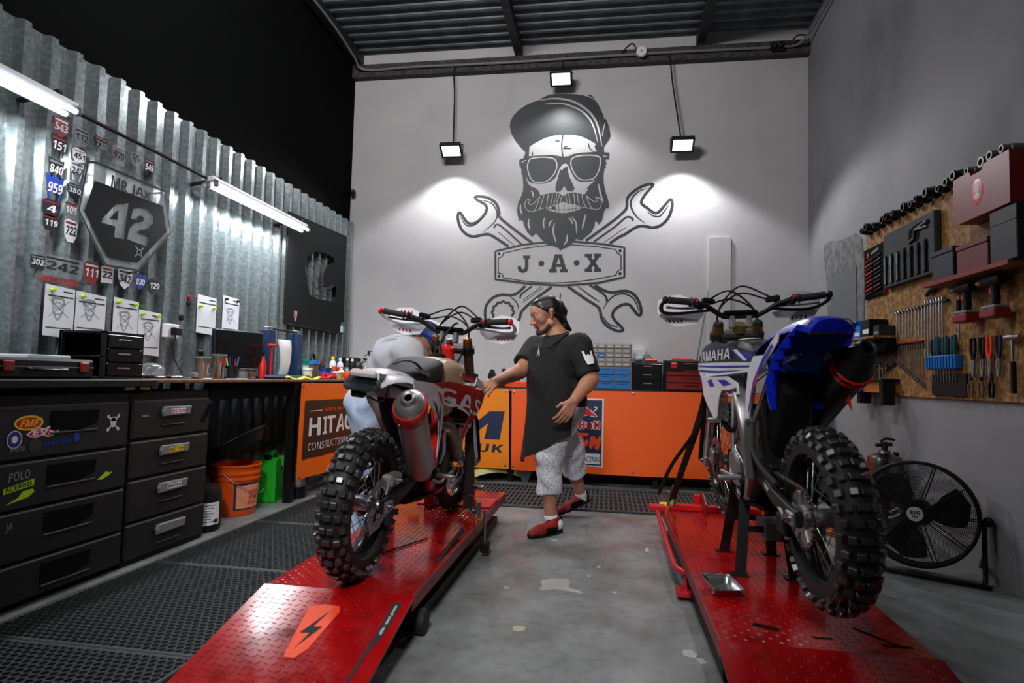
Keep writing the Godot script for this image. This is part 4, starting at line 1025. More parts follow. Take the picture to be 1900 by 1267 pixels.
	obj("handlebar",G().tube(curve([V(-0.40,bc.y + 0.085,bc.z + 0.115),V(-0.26,bc.y + 0.072,bc.z + 0.075),V(-0.19,bc.y + 0.055,bc.z + 0.045),V(-0.10,bc.y + 0.006,bc.z + 0.003),V(-0.06,bc.y,bc.z),V(0.06,bc.y,bc.z),V(0.10,bc.y + 0.006,bc.z + 0.003),V(0.19,bc.y + 0.055,bc.z + 0.045),V(0.26,bc.y + 0.072,bc.z + 0.075),V(0.40,bc.y + 0.085,bc.z + 0.115)],5),0.0135,12),M.black,st)
	obj("bar_pad",lump(bc + V(-0.09,0.005,-0.02),bc + V(0.09,0.03,0.03),0.01),M.black_matt,st)
	for s in [-1,1]:
		var e := V(0.40 * s,bc.y + 0.085,bc.z + 0.115)
		var i := V(0.275 * s,bc.y + 0.074,bc.z + 0.08)
		var rad := []
		var pts := []
		for k in 26:
			pts.append(i.lerp(e,k / 25.0)); rad.append(0.0175 + 0.0012 * (k % 2))
		rad[0] = 0.026; rad[1] = 0.026; rad[24] = 0.02
		obj("grip",G().tube(pts,rad,12),M.rubber,st)
		obj("switch_block",G().box(V(0.03,0.05,0.05),at(0.25 * s,bc.y + 0.07,bc.z + 0.07),0.01),M.black,st)
		obj("switch_button",G().box(V(0.014,0.018,0.012),at(0.25 * s,bc.y + 0.08,bc.z + 0.098),0.003),M.red,st)
		obj("lever_perch",G().box(V(0.04,0.035,0.05),at(0.215 * s,bc.y + 0.058,bc.z + 0.03),0.008),M.black,st)
		obj("master_cylinder",G().box(V(0.075,0.03,0.035),rot(V(0,-0.3 * s,0.15 * s),V(0.17 * s,bc.y + 0.085,bc.z + 0.015)),0.008),M.black_gloss,st)
		obj("lever",G().tube(curve([V(0.215 * s,bc.y + 0.055,bc.z + 0.01),V(0.27 * s,bc.y + 0.052,bc.z - 0.005),V(0.34 * s,bc.y + 0.05,bc.z + 0.03),V(0.40 * s,bc.y + 0.055,bc.z + 0.05)],5),[0.009,0.009,0.009,0.009,0.009,0.008,0.008,0.007,0.007,0.006,0.006,0.006,0.006,0.007,0.007,0.008],8),c.lever,st)
		# handguard: alloy or plastic bar and a shield
		obj("guard_bar",G().tube(curve([V(0.415 * s,bc.y + 0.085,bc.z + 0.12),V(0.43 * s,bc.y + 0.06,bc.z + 0.07),V(0.40 * s,bc.y + 0.035,bc.z - 0.02),V(0.31 * s,bc.y + 0.03,bc.z - 0.05),V(0.21 * s,bc.y + 0.035,bc.z - 0.02),V(0.16 * s,bc.y + 0.035,bc.z + 0.02)],5),0.012,8,false,0.55),c.guard_bar,st)
		var gf := func(p: Vector2,o: float) -> Vector3:
			return V(p.x * s,bc.y + p.y,bc.z - 0.07 - o + 2.2 * (p.x - 0.29) * (p.x - 0.29) + 1.2 * (p.y - 0.05) * (p.y - 0.05))
		var shield := [P(0.18,0.02),P(0.22,-0.03),P(0.33,-0.042),P(0.40,-0.015),P(0.435,0.04),P(0.43,0.10),P(0.38,0.128),P(0.30,0.135),P(0.22,0.10),P(0.19,0.06)]
		obj("handguard",G().skin(shield,gf,0.04,0.0,0.003),M.white_gloss,st)
		var hg := G()
		for k in 4:
			var u := 0.29 + k * 0.022
			for y in [0.095,-0.022]: hg.skin([P(u,y),P(u + 0.008,y),P(u + 0.016,y + 0.02),P(u + 0.008,y + 0.02)],gf,0.1,-0.0042)
		obj("handguard_print",hg,c.hatch,st)
		obj("bar_end",G().ball(V(0.418 * s,bc.y + 0.085,bc.z + 0.12),V(0.016,0.022,0.022),12),c.bar_end,st)
	# cables
	for q in [[-1,0.03],[-1,0.0],[1,0.02],[1,0.045]]:
		var s: float = q[0]
		obj("cable",G().tube(curve([V(0.21 * s,bc.y + 0.06,bc.z + 0.0),V(0.14 * s,bc.y + 0.075 + q[1],bc.z - 0.03),V(0.02 * s,bc.y + 0.10 + q[1] * 1.5,bc.z - 0.07),V(-0.1 * s,bc.y + 0.03,bc.z - 0.06),V(-0.09 * s,bc.y - 0.12,bc.z - 0.02),V(-0.05 * s,bc.y - 0.3,bc.z + 0.08)],6),0.0055,6),M.black,st)
	obj("front_fender",fender([[-0.10,0.80,0.06],[0.02,0.83,0.07],[0.2,0.83,0.07],[0.38,0.79,0.06],[0.5,0.73,0.045]],0.03),c.front_fender,st)
	obj("front_plate",G().skin([P(-0.09,0.80),P(0.09,0.80),P(0.12,0.95),P(0.10,1.10),P(-0.10,1.10),P(-0.12,0.95)],func(p: Vector2,o: float) -> Vector3: return V(p.x,p.y,-0.125 + (p.y - 0.8) * 0.42 - o + 2.5 * p.x * p.x),0.04,0.0,0.004),c.plate,st)

func fender(spine: Array,drop: float) -> Geo:
	# a curved blade along [forward, up, half width] points, edges turned down
	var g := G()
	var pts := []
	for q in spine: pts.append(V(q[0],q[1],q[2]))
	pts = curve(pts,4)
	var outer := []
	for k in 2:
		var rows := []
		for p in pts:
			var row := PackedVector3Array()
			for j in 13:
				var b := (j / 12.0 - 0.5) * 2.0
				row.append(V(b * p.z,p.y - drop * pow(absf(b),3.0) - k * 0.004,-p.x))
			rows.append(row)
		if k == 1: rows.reverse()
		outer.append(rows)
	var loop := []
	for i in pts.size():
		var row := PackedVector3Array(outer[0][i])
		var under: PackedVector3Array = outer[1][pts.size() - 1 - i]
		for j in 13: row.append(under[12 - j])
		loop.append(row)
	g.grid(loop,true)
	g.flat(Array(loop[0])); g.flat(Array(loop[loop.size() - 1]))
	return g

func engine(t: Node3D,c: Dictionary) -> void:
	var lx := rot(V(0,0,-PI / 2))
	var g := G()
	g.lathe([P(0,-0.10),P(0.10,-0.10),P(0.125,-0.085),P(0.13,0.0),P(0.125,0.085),P(0.10,0.10),P(0,0.10)],28,Transform3D(lx.basis,V(0,0.40,-0.80)))
	g.lathe([P(0,-0.09),P(0.08,-0.09),P(0.095,-0.07),P(0.095,0.07),P(0.08,0.09),P(0,0.09)],24,Transform3D(lx.basis,V(0,0.42,-0.64)))
	g.box(V(0.17,0.14,0.2),at(0,0.40,-0.72),0.02)
	obj("crankcase",g,c.case,t)
	for s in [-1,1]:
		var cv := G().lathe([P(0.092,0.0),P(0.092,0.018),P(0.078,0.03),P(0.06,0.033),P(0.055,0.028),P(0.0,0.028)],26,Transform3D(Basis(V(0,0,1),-PI / 2 * s),V(0.10 * s,0.40,-0.79)))
		obj("engine_cover",cv,c.cover,t)
		for k in 6: obj("cover_bolt",G().lathe([P(0,0),P(0.007,0),P(0.007,0.008),P(0,0.008)],6,Transform3D(Basis(V(0,0,1),-PI / 2 * s),V(0.118 * s,0.40 + cos(TAU * k / 6) * 0.078,-0.79 + sin(TAU * k / 6) * 0.078))),M.chrome,t)
	var cy := G()
	var tilt := Transform3D(Basis(Vector3.RIGHT,-0.12),V(0,0.50,-0.81))
	cy.box(V(0.13,0.13,0.14),tilt * at(0,0.06,0),0.015)
	cy.box(V(0.15,0.05,0.16),tilt * at(0,0.145,0),0.02)
	for k in 4: cy.box(V(0.15,0.006,0.155),tilt * at(0,0.02 + k * 0.026,0),0.002)
	obj("cylinder",cy,c.case,t)
	obj("head_bolt",G().tube([V(0,0.65,-0.83),V(0,0.70,-0.835)],0.014,10),M.black,t)
	# foot pegs, brake pedal, gear lever, kickstarter
	for s in [-1,1]:
		obj("foot_peg",G().box(V(0.10,0.02,0.045),at(0.20 * s,0.385,-0.56),0.006),M.alloy,t)
		obj("peg_bracket",G().box(V(0.06,0.05,0.05),at(0.13 * s,0.39,-0.57),0.008),M.dark_steel,t)
	obj("brake_pedal",G().tube(curve([V(0.13,0.36,-0.55),V(0.15,0.33,-0.65),V(0.15,0.345,-0.76),V(0.17,0.37,-0.8)],5),0.009,8),M.alloy,t)
	obj("gear_lever",G().tube(curve([V(-0.12,0.37,-0.62),V(-0.15,0.37,-0.7),V(-0.19,0.385,-0.77)],5),0.008,8),M.alloy,t)
	obj("kickstarter",G().tube(curve([V(0.13,0.43,-0.66),V(0.155,0.5,-0.64),V(0.16,0.6,-0.6),V(0.19,0.615,-0.59)],5),0.01,8),M.alloy,t)
	obj("skid_plate",fender([[0.45,0.235,0.09],[0.62,0.225,0.11],[0.85,0.24,0.12],[0.97,0.33,0.12],[1.0,0.42,0.10]],-0.04),M.black,t)

func radiator(t: Node3D,s: float,core: Material) -> void:
	var x := Transform3D(Basis(Vector3.UP,0.32 * s) * Basis(Vector3.RIGHT,0.2),V(0.155 * s,0.735,-0.955))
	for e in [-0.12,0.12]: obj("radiator_tank",G().box(V(0.11,0.03,0.04),x * at(0,e,0),0.008),M.alloy,t)
	var g := G()
	for k in 13: g.box(V(0.0035,0.22,0.03),x * at(-0.05 + k * 0.0083,0,0))
	for k in 9: g.box(V(0.105,0.002,0.026),x * at(0,-0.1 + k * 0.025,0))
	obj("radiator_core",g,core,t)
	obj("radiator_hose",G().tube(curve([x * V(-0.02 * s,-0.12,0.01),x * V(-0.06 * s,-0.17,0.03),V(0.06 * s,0.6,-0.87),V(0.04 * s,0.64,-0.82)],5),0.014,10),M.black,t)

func box_tube(path: Array,w: float,h: float,up := Vector3.UP) -> Geo:
	# a rounded rectangular bar along a path
	var rows := []
	var m := path.size()
	for i in m:
		var d: Vector3 = (path[mini(i + 1,m - 1)] - path[maxi(i - 1,0)]).normalized()
		var sd := d.cross(up).normalized()
		var o := sd.cross(d)
		var row := PackedVector3Array()
		for k in 16:
			var a := TAU * k / 16
			row.append(path[i] + sd * signf(cos(a)) * pow(absf(cos(a)),0.45) * w / 2 + o * signf(sin(a)) * pow(absf(sin(a)),0.45) * h / 2)
		rows.append(row)
	var g := G()
	g.grid(rows,true)
	g.flat(Array(rows[0]),path[0] - path[1]); g.flat(Array(rows[m - 1]),path[m - 1] - path[m - 2])
	return g

func loft(rows: Array,mat: Material,called: String,t: Node3D) -> MeshInstance3D:
	# rows: [z, y, half width, half height, squareness]
	var rr := []
	for q in rows:
		var row := PackedVector3Array()
		for k in 20:
			var a := TAU * k / 20
			row.append(V(signf(cos(a)) * pow(absf(cos(a)),q[4]) * q[2],q[1] + signf(sin(a)) * pow(absf(sin(a)),q[4]) * q[3],q[0]))
		rr.append(row)
	var g := G()
	g.grid(rr,true)
	g.flat(Array(rr[0]),V(0,0,rows[0][0] - rows[1][0])); g.flat(Array(rr[rr.size() - 1]),V(0,0,rows[rr.size() - 1][0] - rows[rr.size() - 2][0]))
	return obj(called,g,mat,t)

func panel(t: Node3D,called: String,poly: Array,s: float,w: Callable,m: Material,prints: Array = []) -> void:
	var f := side(s,w)
	var o := obj(called,G().skin(poly,f,0.05,0.0,0.004),m,t)
	for p in prints:
		obj(p[0],G().skin(p[1],f,0.05,0.0012 * p[3]),p[2],o)

func red_bike() -> void:
	M.tyre = paint(Color(0.075,0.077,0.08),0.6)
	M.knob = paint(Color(0.16,0.163,0.167),0.32,0.0,0.8)  # paler than the tyre, lamp reflections put into the knob colour
	var t := thing("dirt_bike","red and white dirt bike with silver silencer strapped on the left lift table","motorcycle",Transform3D(Basis.from_euler(V(0,deg_to_rad(-2.0),deg_to_rad(-5.0))),V(-1.083,0.213,-2.60)))
	var red := paint(Color(0.80,0.07,0.06),0.3)
	var bronze := paint(Color(0.44,0.32,0.21),0.35,0.8)
	chassis(t,{"swingarm": M.black,"spring": M.white,"steer": -0.10,"fork": bronze,"cap": M.gold,"guard": M.black,"clamp": M.black,"nut": M.steel,"nut_r": 0.018,"lever": M.black,"guard_bar": M.white_gloss,"hatch": M.red,"bar_end": red,"front_fender": M.white_gloss,"plate": M.white_gloss})
	engine(t,{"case": M.cast,"cover": M.dark_steel})
	for s in [-1,1]: radiator(t,s,M.dark_steel)
	# red tubular frame
	obj("frame_spine",box_tube(curve([V(0,0.95,-1.1),V(0,0.90,-0.95),V(0,0.84,-0.72),V(0,0.79,-0.55)],5),0.07,0.06),red,t)
	for s in [-1,1]:
		obj("frame_upright",box_tube(curve([V(0.05 * s,0.83,-0.66),V(0.09 * s,0.74,-0.60),V(0.122 * s,0.60,-0.575),V(0.122 * s,0.45,-0.575),V(0.105 * s,0.33,-0.62),V(0.08 * s,0.27,-0.70)],5),0.036,0.07,Vector3.BACK),red,t)
		obj("frame_rail",G().tube(curve([V(0.08 * s,0.27,-0.70),V(0.09 * s,0.25,-0.85),V(0.07 * s,0.30,-0.95),V(0.04 * s,0.5,-1.02),V(0.0,0.88,-1.09)],6),0.017,10),red,t)
		obj("frame_strut",G().tube([V(0.03 * s,0.93,-1.07),V(0.07 * s,0.75,-0.8),V(0.095 * s,0.72,-0.6)],0.016,10),red,t)
		obj("subframe",G().tube(curve([V(0.08 * s,0.79,-0.56),V(0.085 * s,0.835,-0.3),V(0.06 * s,0.87,-0.02)],4),0.012,8),M.alloy,t)
		obj("subframe_strut",G().tube([V(0.1 * s,0.56,-0.57),V(0.085 * s,0.83,-0.25)],0.011,8),M.alloy,t)
		obj("peg_plate",G().box(V(0.012,0.16,0.05),at(0.128 * s,0.45,-0.53),0.004),paint(Color(0.62,0.63,0.64),0.4,0.6),t)
	# airbox behind the seat, mud flap, rear fender
	loft([[-0.52,0.66,0.085,0.15,0.6],[-0.42,0.68,0.095,0.16,0.6],[-0.3,0.74,0.09,0.11,0.6],[-0.2,0.81,0.08,0.05,0.6]],M.black,"airbox",t)
	obj("mud_flap",G().skin([P(-0.07,0.36),P(0.07,0.36),P(0.09,0.80),P(-0.09,0.80)],func(p: Vector2,o: float) -> Vector3: return V(p.x,p.y,-0.44 + (p.y - 0.36) * 0.30 + o),0.08,0.0,0.004),M.black,t)
	obj("rear_fender",fender([[-0.13,0.895,0.085],[-0.05,0.915,0.095],[0.1,0.918,0.105],[0.25,0.90,0.11],[0.4,0.875,0.10]],0.05),M.white_gloss,t)
	var ff := func(p: Vector2,o: float) -> Vector3: return V(p.y,0.92 + o - 1.0 * (p.x - 0.05) * (p.x - 0.05) - 0.045 * pow(absf(p.y) / 0.1,3.0),-p.x)
	var fg := obj("fender_graphic",G().skin([P(0.0,0.045),P(0.12,0.06),P(0.34,0.085),P(0.34,0.055),P(0.15,0.035)],ff,0.05,0.002),M.red_dark,t)
	obj("inner_fender",fender([[0.02,0.845,0.07],[0.15,0.845,0.075],[0.35,0.80,0.075]],0.05),paint(Color(0.80,0.78,0.77),0.45),t)
	obj("tail_holder",G().skin([P(-0.08,0.0),P(0.08,0.0),P(0.075,0.14),P(0.05,0.17),P(-0.05,0.17),P(-0.075,0.14)],func(p: Vector2,o: float) -> Vector3: return V(p.x,0.893 - p.y * 0.42 - o,0.10 + p.y * 0.55 - 1.2 * p.x * p.x),0.05,0.0,0.006),paint(Color(0.10,0.13,0.14),0.35),t)
	obj("tail_light",G().box(V(0.12,0.03,0.03),rot(V(0.4,0,0),V(0,0.893,0.145)),0.008),paint(Color(0.78,0.76,0.75),0.25),t)
	obj("plate_lamp",G().box(V(0.06,0.035,0.04),at(-0.01,0.81,0.15),0.008),M.black,t)
	obj("lamp_wire",G().tube(curve([V(0.03,0.80,0.14),V(0.07,0.78,0.08),V(0.06,0.84,0.0)],5),0.004,6),M.black,t)
	obj("grab_strap",G().tube(curve([V(0.08,0.945,0.02),V(0.09,0.965,-0.06),V(0.1,0.955,-0.2),V(0.11,0.90,-0.33)],5),0.009,8,false,0.5),M.black,t)
	# seat and tank
	loft([[-0.24,0.895,0.06,0.015,0.6],[-0.28,0.89,0.09,0.035,0.55],[-0.36,0.89,0.115,0.055,0.5],[-0.46,0.905,0.125,0.07,0.5],[-0.58,0.915,0.12,0.075,0.5],[-0.68,0.935,0.09,0.05,0.6],[-0.74,0.95,0.05,0.03,0.7]],paint(Color(0.085,0.09,0.095),0.62),"seat",t)
	panel(t,"seat_stripe",pairs([16,93.5,30,92.5,42,91,36,89.5,22,91.5]),1,func(p): return 0.115 + 0.02 * (0.95 - p.y),M.grey)
	var cream := paint(Color(0.66,0.58,0.47),0.35)
	cream.subsurf_scatter_enabled = true
	cream.subsurf_scatter_strength = 0.2
	loft([[-0.64,0.87,0.10,0.09,0.6],[-0.72,0.89,0.125,0.105,0.6],[-0.82,0.89,0.15,0.11,0.6],[-0.93,0.885,0.15,0.10,0.65],[-1.02,0.89,0.10,0.07,0.7]],cream,"fuel_tank",t)
	obj("tank_side",G().box(V(0.05,0.13,0.22),rot(V(0.12,0,0),V(0.12,0.745,-0.66)),0.02),cream,t)
	obj("fuel_cap",G().lathe([P(0,0),P(0.035,0),P(0.038,0.02),P(0.02,0.028),P(0,0.028)],16,at(0,0.995,-0.86)),M.black,t)
	obj("breather_hose",G().tube(curve([V(0,1.02,-0.86),V(-0.02,1.1,-0.93),V(0.02,1.2,-1.0),V(0.03,1.22,-1.05)],5),0.007,6),M.black,t)
	# shrouds with their lettering
	var wv := func(p: Vector2) -> float: return 0.135 + 0.085 * smoothstep(0.45,0.95,p.x) - 0.06 * clampf((0.72 - p.y) / 0.2,0.0,1.0)
	var shr := pairs([34,86,60,87.5,82,85.5,100,83,116,83,117,78,108,68,101,56,96,48,90,52,90.5,68,70,76,34,81])
	for s in [1,-1]:
		var pr := []
		pr.append(["shroud_trim",pairs([60,87.3,82,85.3,100,83,115,82.8,116,80.5,100,80.2,82,82,62,83.8]),red,1])
		pr.append(["shroud_line",pairs([34.5,82,60,78.8,90.4,69,90.4,67.8,60,77.4,34.5,81]),M.white,1])
		panel(t,"shroud",shr,s,wv,paint(Color(0.70,0.045,0.06),0.3),pr)
		if s == 1:
			var w := G()
			var f := side(1,wv)
			write(w,"GAS",0.50,0.705,0.58,0.095,func(p: Vector2,o: float) -> Vector3: return f.call(P(p.x,p.y + 0.055 - (p.x - 0.5) * 0.16),o),0.003)
			write(w,"17",0.955,0.55,0.045,0.045,f,0.003)
			obj("shroud_lettering",w,M.white,t)
			for q in [pairs([92,91,104,88,116,83,119,80,116,80,104,84.5,90,86.5])]:
				panel(t,"shroud_crest",q,s,func(p): return wv.call(p) + 0.006,M.white_gloss)
	panel(t,"red_flash",pairs([80,92.5,96,90,106,85,101,84.5,94,87.5,78,90.5]),1,func(p): return 0.165 + 0.06 * smoothstep(0.8,1.1,p.x),red)
	# side panels
	var sv := func(p: Vector2) -> float: return 0.125 + 0.05 * smoothstep(0.1,0.35,p.x) - 0.02 * smoothstep(0.4,0.55,p.x)
	for s in [1,-1]:
		var pr := [["panel_graphic",pairs([30,79,36,76,43,69,41.5,68,34,75]),M.navy,1],["panel_graphic",pairs([42,76,48,70,52,60,50,58,46,66,41,72]),M.navy,1],["panel_flash",pairs([34,83.5,42,81,48,77,46,75,40,79]),M.red,1]]
		panel(t,"side_panel",pairs([12,88,28,87,43,84,53,79,56,70,55.5,58,53,48,51.5,48,49,60,42,68,32,74,20,81,14,84]),s,sv,M.white_gloss,pr)
	# silencer and expansion chamber
	var a := V(0.185,0.785,0.06); var b := V(0.125,0.42,-0.40)
	var d := (b - a).normalized()
	var x := along(a,b)
	var L := (b - a).length()
	obj("silencer",G().lathe([P(0.0,0.05),P(0.066,0.05),P(0.072,0.1),P(0.072,L - 0.06),P(0.05,L),P(0.0,L)],32,x * Transform3D(Basis.from_scale(V(0.92,1,1.1)))),paint(Color(0.66,0.64,0.63),0.42,0.7),t)
	obj("silencer_collar",G().lathe([P(0.07,0.012),P(0.076,0.01),P(0.080,0.03),P(0.079,0.07),P(0.072,0.085),P(0.066,0.085)],32,x * Transform3D(Basis.from_scale(V(0.94,1,1.1)))),paint(Color(0.70,0.10,0.04),0.35),t)
	obj("end_cap",G().lathe([P(0.018,-0.045),P(0.028,-0.05),P(0.034,-0.04),P(0.037,-0.028),P(0.062,-0.012),P(0.07,0.0),P(0.071,0.03)],32,x * Transform3D(Basis.from_scale(V(0.94,1,1.08)))),M.alloy,t)
	obj("tail_pipe",G().lathe([P(0.018,-0.045),P(0.018,0.06),P(0.0,0.06)],20,x),M.black_matt,t)
	for k in 5: obj("cap_rivet",G().ball(x * V(cos(TAU * k / 5) * 0.075,0.05,sin(TAU * k / 5) * 0.087),0.005,8),M.steel,t)
	var nick := paint(Color(0.47,0.42,0.36),0.35,0.85)
	obj("expansion_chamber",G().tube(curve([V(0.02,0.60,-0.92),V(0.06,0.55,-1.02),V(0.10,0.46,-1.06),V(0.125,0.45,-0.98),V(0.135,0.54,-0.87),V(0.125,0.615,-0.76),V(0.09,0.63,-0.64),V(0.07,0.56,-0.52),V(0.125,0.43,-0.40)],5),[0.024,0.025,0.026,0.027,0.028,0.03,0.032,0.034,0.037,0.04,0.042,0.043,0.044,0.045,0.046,0.046,0.046,0.046,0.046,0.045,0.045,0.044,0.044,0.043,0.043,0.04,0.037,0.034,0.031,0.028,0.026,0.024,0.023,0.022,0.021,0.02,0.02,0.02,0.02,0.02,0.02],18),nick,t)
	obj("head_mask",G().box(V(0.075,0.17,0.05),rot(V(0.45,0,0),V(0,1.0,-1.03)),0.012),red,t)
	obj("coil_bracket",G().box(V(0.04,0.07,0.1),at(0.13,0.70,-0.86),0.01),M.black,t)

func blue_bike() -> void:
	var t := thing("dirt_bike","blue and white dirt bike with black silencer, raised on the black stand","motorcycle",Transform3D(Basis.from_euler(V(0,deg_to_rad(2.5),deg_to_rad(3.0))),V(0.80,0.30,-2.38)))
	var blue := paint(Color(0.02,0.12,0.66),0.28)
	var deep := paint(Color(0.03,0.05,0.22),0.25)
	var sky := paint(Color(0.03,0.30,0.62),0.35)
	chassis(t,{"swingarm": paint(Color(0.085,0.09,0.092),0.45),"spring": M.blue,"steer": 0.06,"fork": M.gold,"cap": M.dark_steel,"guard": M.black,"clamp": M.dark_steel,"nut": paint(Color(0.62,0.52,0.28),0.35,0.8),"nut_r": 0.034,"lever": M.alloy,"guard_bar": M.black,"hatch": M.ink,"bar_end": M.black,"front_fender": M.white_gloss,"plate": M.white_gloss})
	engine(t,{"case": M.cast,"cover": M.alloy})
	for s in [-1,1]: radiator(t,s,M.steel)
	# alloy beam frame
	for s in [-1,1]:
		obj("frame_beam",box_tube(curve([V(0.03 * s,0.98,-1.07),V(0.085 * s,0.90,-0.85),V(0.125 * s,0.84,-0.66),V(0.135 * s,0.74,-0.53),V(0.13 * s,0.62,-0.48),V(0.12 * s,0.50,-0.49),V(0.105 * s,0.39,-0.52),V(0.09 * s,0.30,-0.6)],5),0.035,0.075,Vector3.RIGHT),M.alloy,t)
		obj("frame_rail",G().tube(curve([V(0.09 * s,0.29,-0.6),V(0.09 * s,0.25,-0.8),V(0.075 * s,0.32,-0.97),V(0.05 * s,0.6,-1.04),V(0.02 * s,0.92,-1.09)],6),0.02,10),M.alloy,t)
		obj("peg_post",G().tube([V(0.135 * s,0.645,-0.42),V(0.135 * s,0.40,-0.44)],0.022,12),M.cast,t)
		obj("subframe",G().tube(curve([V(0.09 * s,0.80,-0.56),V(0.085 * s,0.86,-0.3),V(0.06 * s,0.91,-0.04)],4),0.012,8),M.alloy,t)
		obj("subframe_strut",G().tube([V(0.11 * s,0.60,-0.5),V(0.085 * s,0.86,-0.25)],0.011,8),M.alloy,t)
	# tank, airbox cover and bare seat base
	loft([[-0.55,0.91,0.085,0.05,0.6],[-0.66,0.93,0.12,0.07,0.6],[-0.80,0.945,0.14,0.075,0.6],[-0.95,0.955,0.12,0.07,0.65],[-1.02,0.95,0.07,0.05,0.7]],M.black,"fuel_tank",t)
	obj("tank_emblem",G().ball(V(0,1.023,-0.86),V(0.055,0.006,0.08),20),M.white,t)
	obj("tank_emblem_dark",G().ball(V(0,1.026,-0.86),V(0.035,0.006,0.05),16),M.ink,t)
	loft([[-0.10,0.90,0.07,0.04,0.6],[-0.25,0.90,0.095,0.05,0.6],[-0.45,0.89,0.10,0.05,0.6],[-0.6,0.90,0.09,0.04,0.6]],sky,"seat_base",t)
	loft([[-0.50,0.62,0.08,0.16,0.6],[-0.40,0.64,0.09,0.17,0.6],[-0.3,0.72,0.085,0.12,0.6],[-0.2,0.82,0.07,0.06,0.6]],M.black,"airbox",t)
	obj("mud_flap",G().skin([P(-0.08,0.36),P(0.08,0.36),P(0.11,0.74),P(-0.11,0.74)],func(p: Vector2,o: float) -> Vector3: return V(p.x,p.y,-0.42 + (p.y - 0.36) * 0.25 + o),0.08,0.0,0.005),M.black,t)
	# rear fender: tip high behind, inner wall running down to the flap
	obj("rear_fender",fender([[-0.16,1.03,0.075],[-0.08,1.045,0.10],[0.1,1.03,0.125],[0.3,0.985,0.13],[0.45,0.93,0.11]],0.045),blue,t)
	obj("fender_underside",G().skin([P(-0.10,0.70),P(0.10,0.70),P(0.125,0.85),P(0.125,0.95),P(0.10,1.015),P(-0.10,1.015),P(-0.125,0.95),P(-0.13,0.82)],func(p: Vector2,o: float) -> Vector3: return V(p.x,p.y,-0.27 + 2.6 * pow(maxf(0.0,p.y - 0.72),2.0) * 1.6 + o + 3.0 * p.x * p.x),0.04,0.0,0.005),blue,t)
	for q in [[-0.06,0.86],[0.05,0.86],[-0.07,0.76],[0.03,0.76],[-0.02,0.92]]:
		obj("fender_bolt",G().ball(V(q[0],q[1],-0.262 + 2.6 * pow(q[1] - 0.72,2.0) * 1.6 + 3.0 * q[0] * q[0]),0.007,8),M.steel,t)
	obj("tail_lamp",G().box(V(0.13,0.035,0.03),rot(V(0.35,0,0),V(0.005,1.005,0.14)),0.01),paint(Color(0.62,0.62,0.63),0.25),t)
	obj("lamp_housing",G().box(V(0.16,0.05,0.05),rot(V(0.35,0,0),V(0.005,1.005,0.115)),0.015),M.black_gloss,t)
	# white side panels, left one seen along the fender
	var sv := func(p: Vector2) -> float: return 0.135 + 0.02 * smoothstep(0.0,0.3,p.x) + 0.02 * (0.9 - p.y)
	for s in [-1,1]:
		panel(t,"side_panel",pairs([-2,100,6,97,14,92,25,92,33,86,38,76,40,66,35,66,29,76,20,85,10,91,0,96]),s,sv,M.white_gloss,[["panel_stripe",pairs([4,95,14,89,24,81,33,69,35,69,26,82,15,91,6,96]),blue,1],["panel_mark",pairs([20,85.5,25,80.5,24,79.5,19,84.5]),M.red,2]])
	# shrouds
	var wv := func(p: Vector2) -> float: return 0.13 + 0.085 * smoothstep(0.3,0.9,p.x) - 0.05 * clampf((0.74 - p.y) / 0.2,0.0,1.0)
	for s in [-1,1]:
		var f := side(s,wv)
		panel(t,"shroud",pairs([14,89.5,32,93,55,97,72,101,86,100,100,97,108,93,109,88,102,82,62,84,14,86.5]),s,wv,deep,[["shroud_white",pairs([14,88.8,55,90.5,108,91.5,109,88,102,83.5,60,85,14,86.8]),M.white,1],["shroud_stripe",pairs([30,88.4,60,89,107,90.3,107,89.5,60,88,30,87.6]),blue,2],["shroud_stripe",pairs([45,86.6,70,86.8,106,88,105,86.8,70,85.8]),blue,2],["shroud_flash",pairs([34,93,48,95.5,58,96.8,46,91.5,36,90.8]),blue,1],["shroud_line",pairs([50,96,54,96,44,90.8,40,90.8]),M.white,2]])
		if s == -1:
			var w := G()
			write(w,"YAMAHA",-1.01,0.92,0.44,0.05,func(p: Vector2,o: float) -> Vector3: return f.call(P(-p.x,p.y),o),0.004,0.25)
			obj("shroud_lettering",w,M.white,t)
		panel(t,"lower_shroud",pairs([98,84,60,84,50,81,49,76,58,75,66,78,72,72,80,64,86,63,92,70]),s,func(p): return wv.call(p) + 0.008,M.white_gloss,[["shroud_mark",pairs([84,82,78,83,74,79.5,80,79]),blue,1],["shroud_mark",pairs([70,82.5,62,82.5,56,80.5,64,79.5]),blue,1],["shroud_mark",pairs([66,77.5,58,77.8,51,79,51,77,58,76]),deep,1]])
	# silencer
	var a := V(0.158,0.90,-0.01); var b := V(0.135,0.60,-0.56)
	var x := along(a,b)
	var L := (b - a).length()
	var ov := Transform3D(Basis.from_scale(V(0.85,1,0.95)))
	obj("silencer",G().lathe([P(0.0,0.09),P(0.076,0.09),P(0.078,0.12),P(0.076,L - 0.12),P(0.045,L),P(0.0,L)],32,x * ov),paint(Color(0.07,0.073,0.075),0.4),t)
	obj("end_cap",G().lathe([P(0.024,-0.06),P(0.034,-0.065),P(0.042,-0.05),P(0.072,0.05),P(0.079,0.06),P(0.079,0.09)],32,x * ov),paint(Color(0.06,0.063,0.065),0.5),t)
	obj("tail_pipe",G().lathe([P(0.024,-0.06),P(0.024,0.05),P(0.0,0.05)],20,x * ov),M.black_matt,t)
	for y in [0.062,0.09]: obj("cap_ring",G().lathe([P(0.08,y),P(0.086,y + 0.004),P(0.086,y + 0.009),P(0.08,y + 0.013)],36,x * ov),paint(Color(0.85,0.13,0.05),0.35),t)
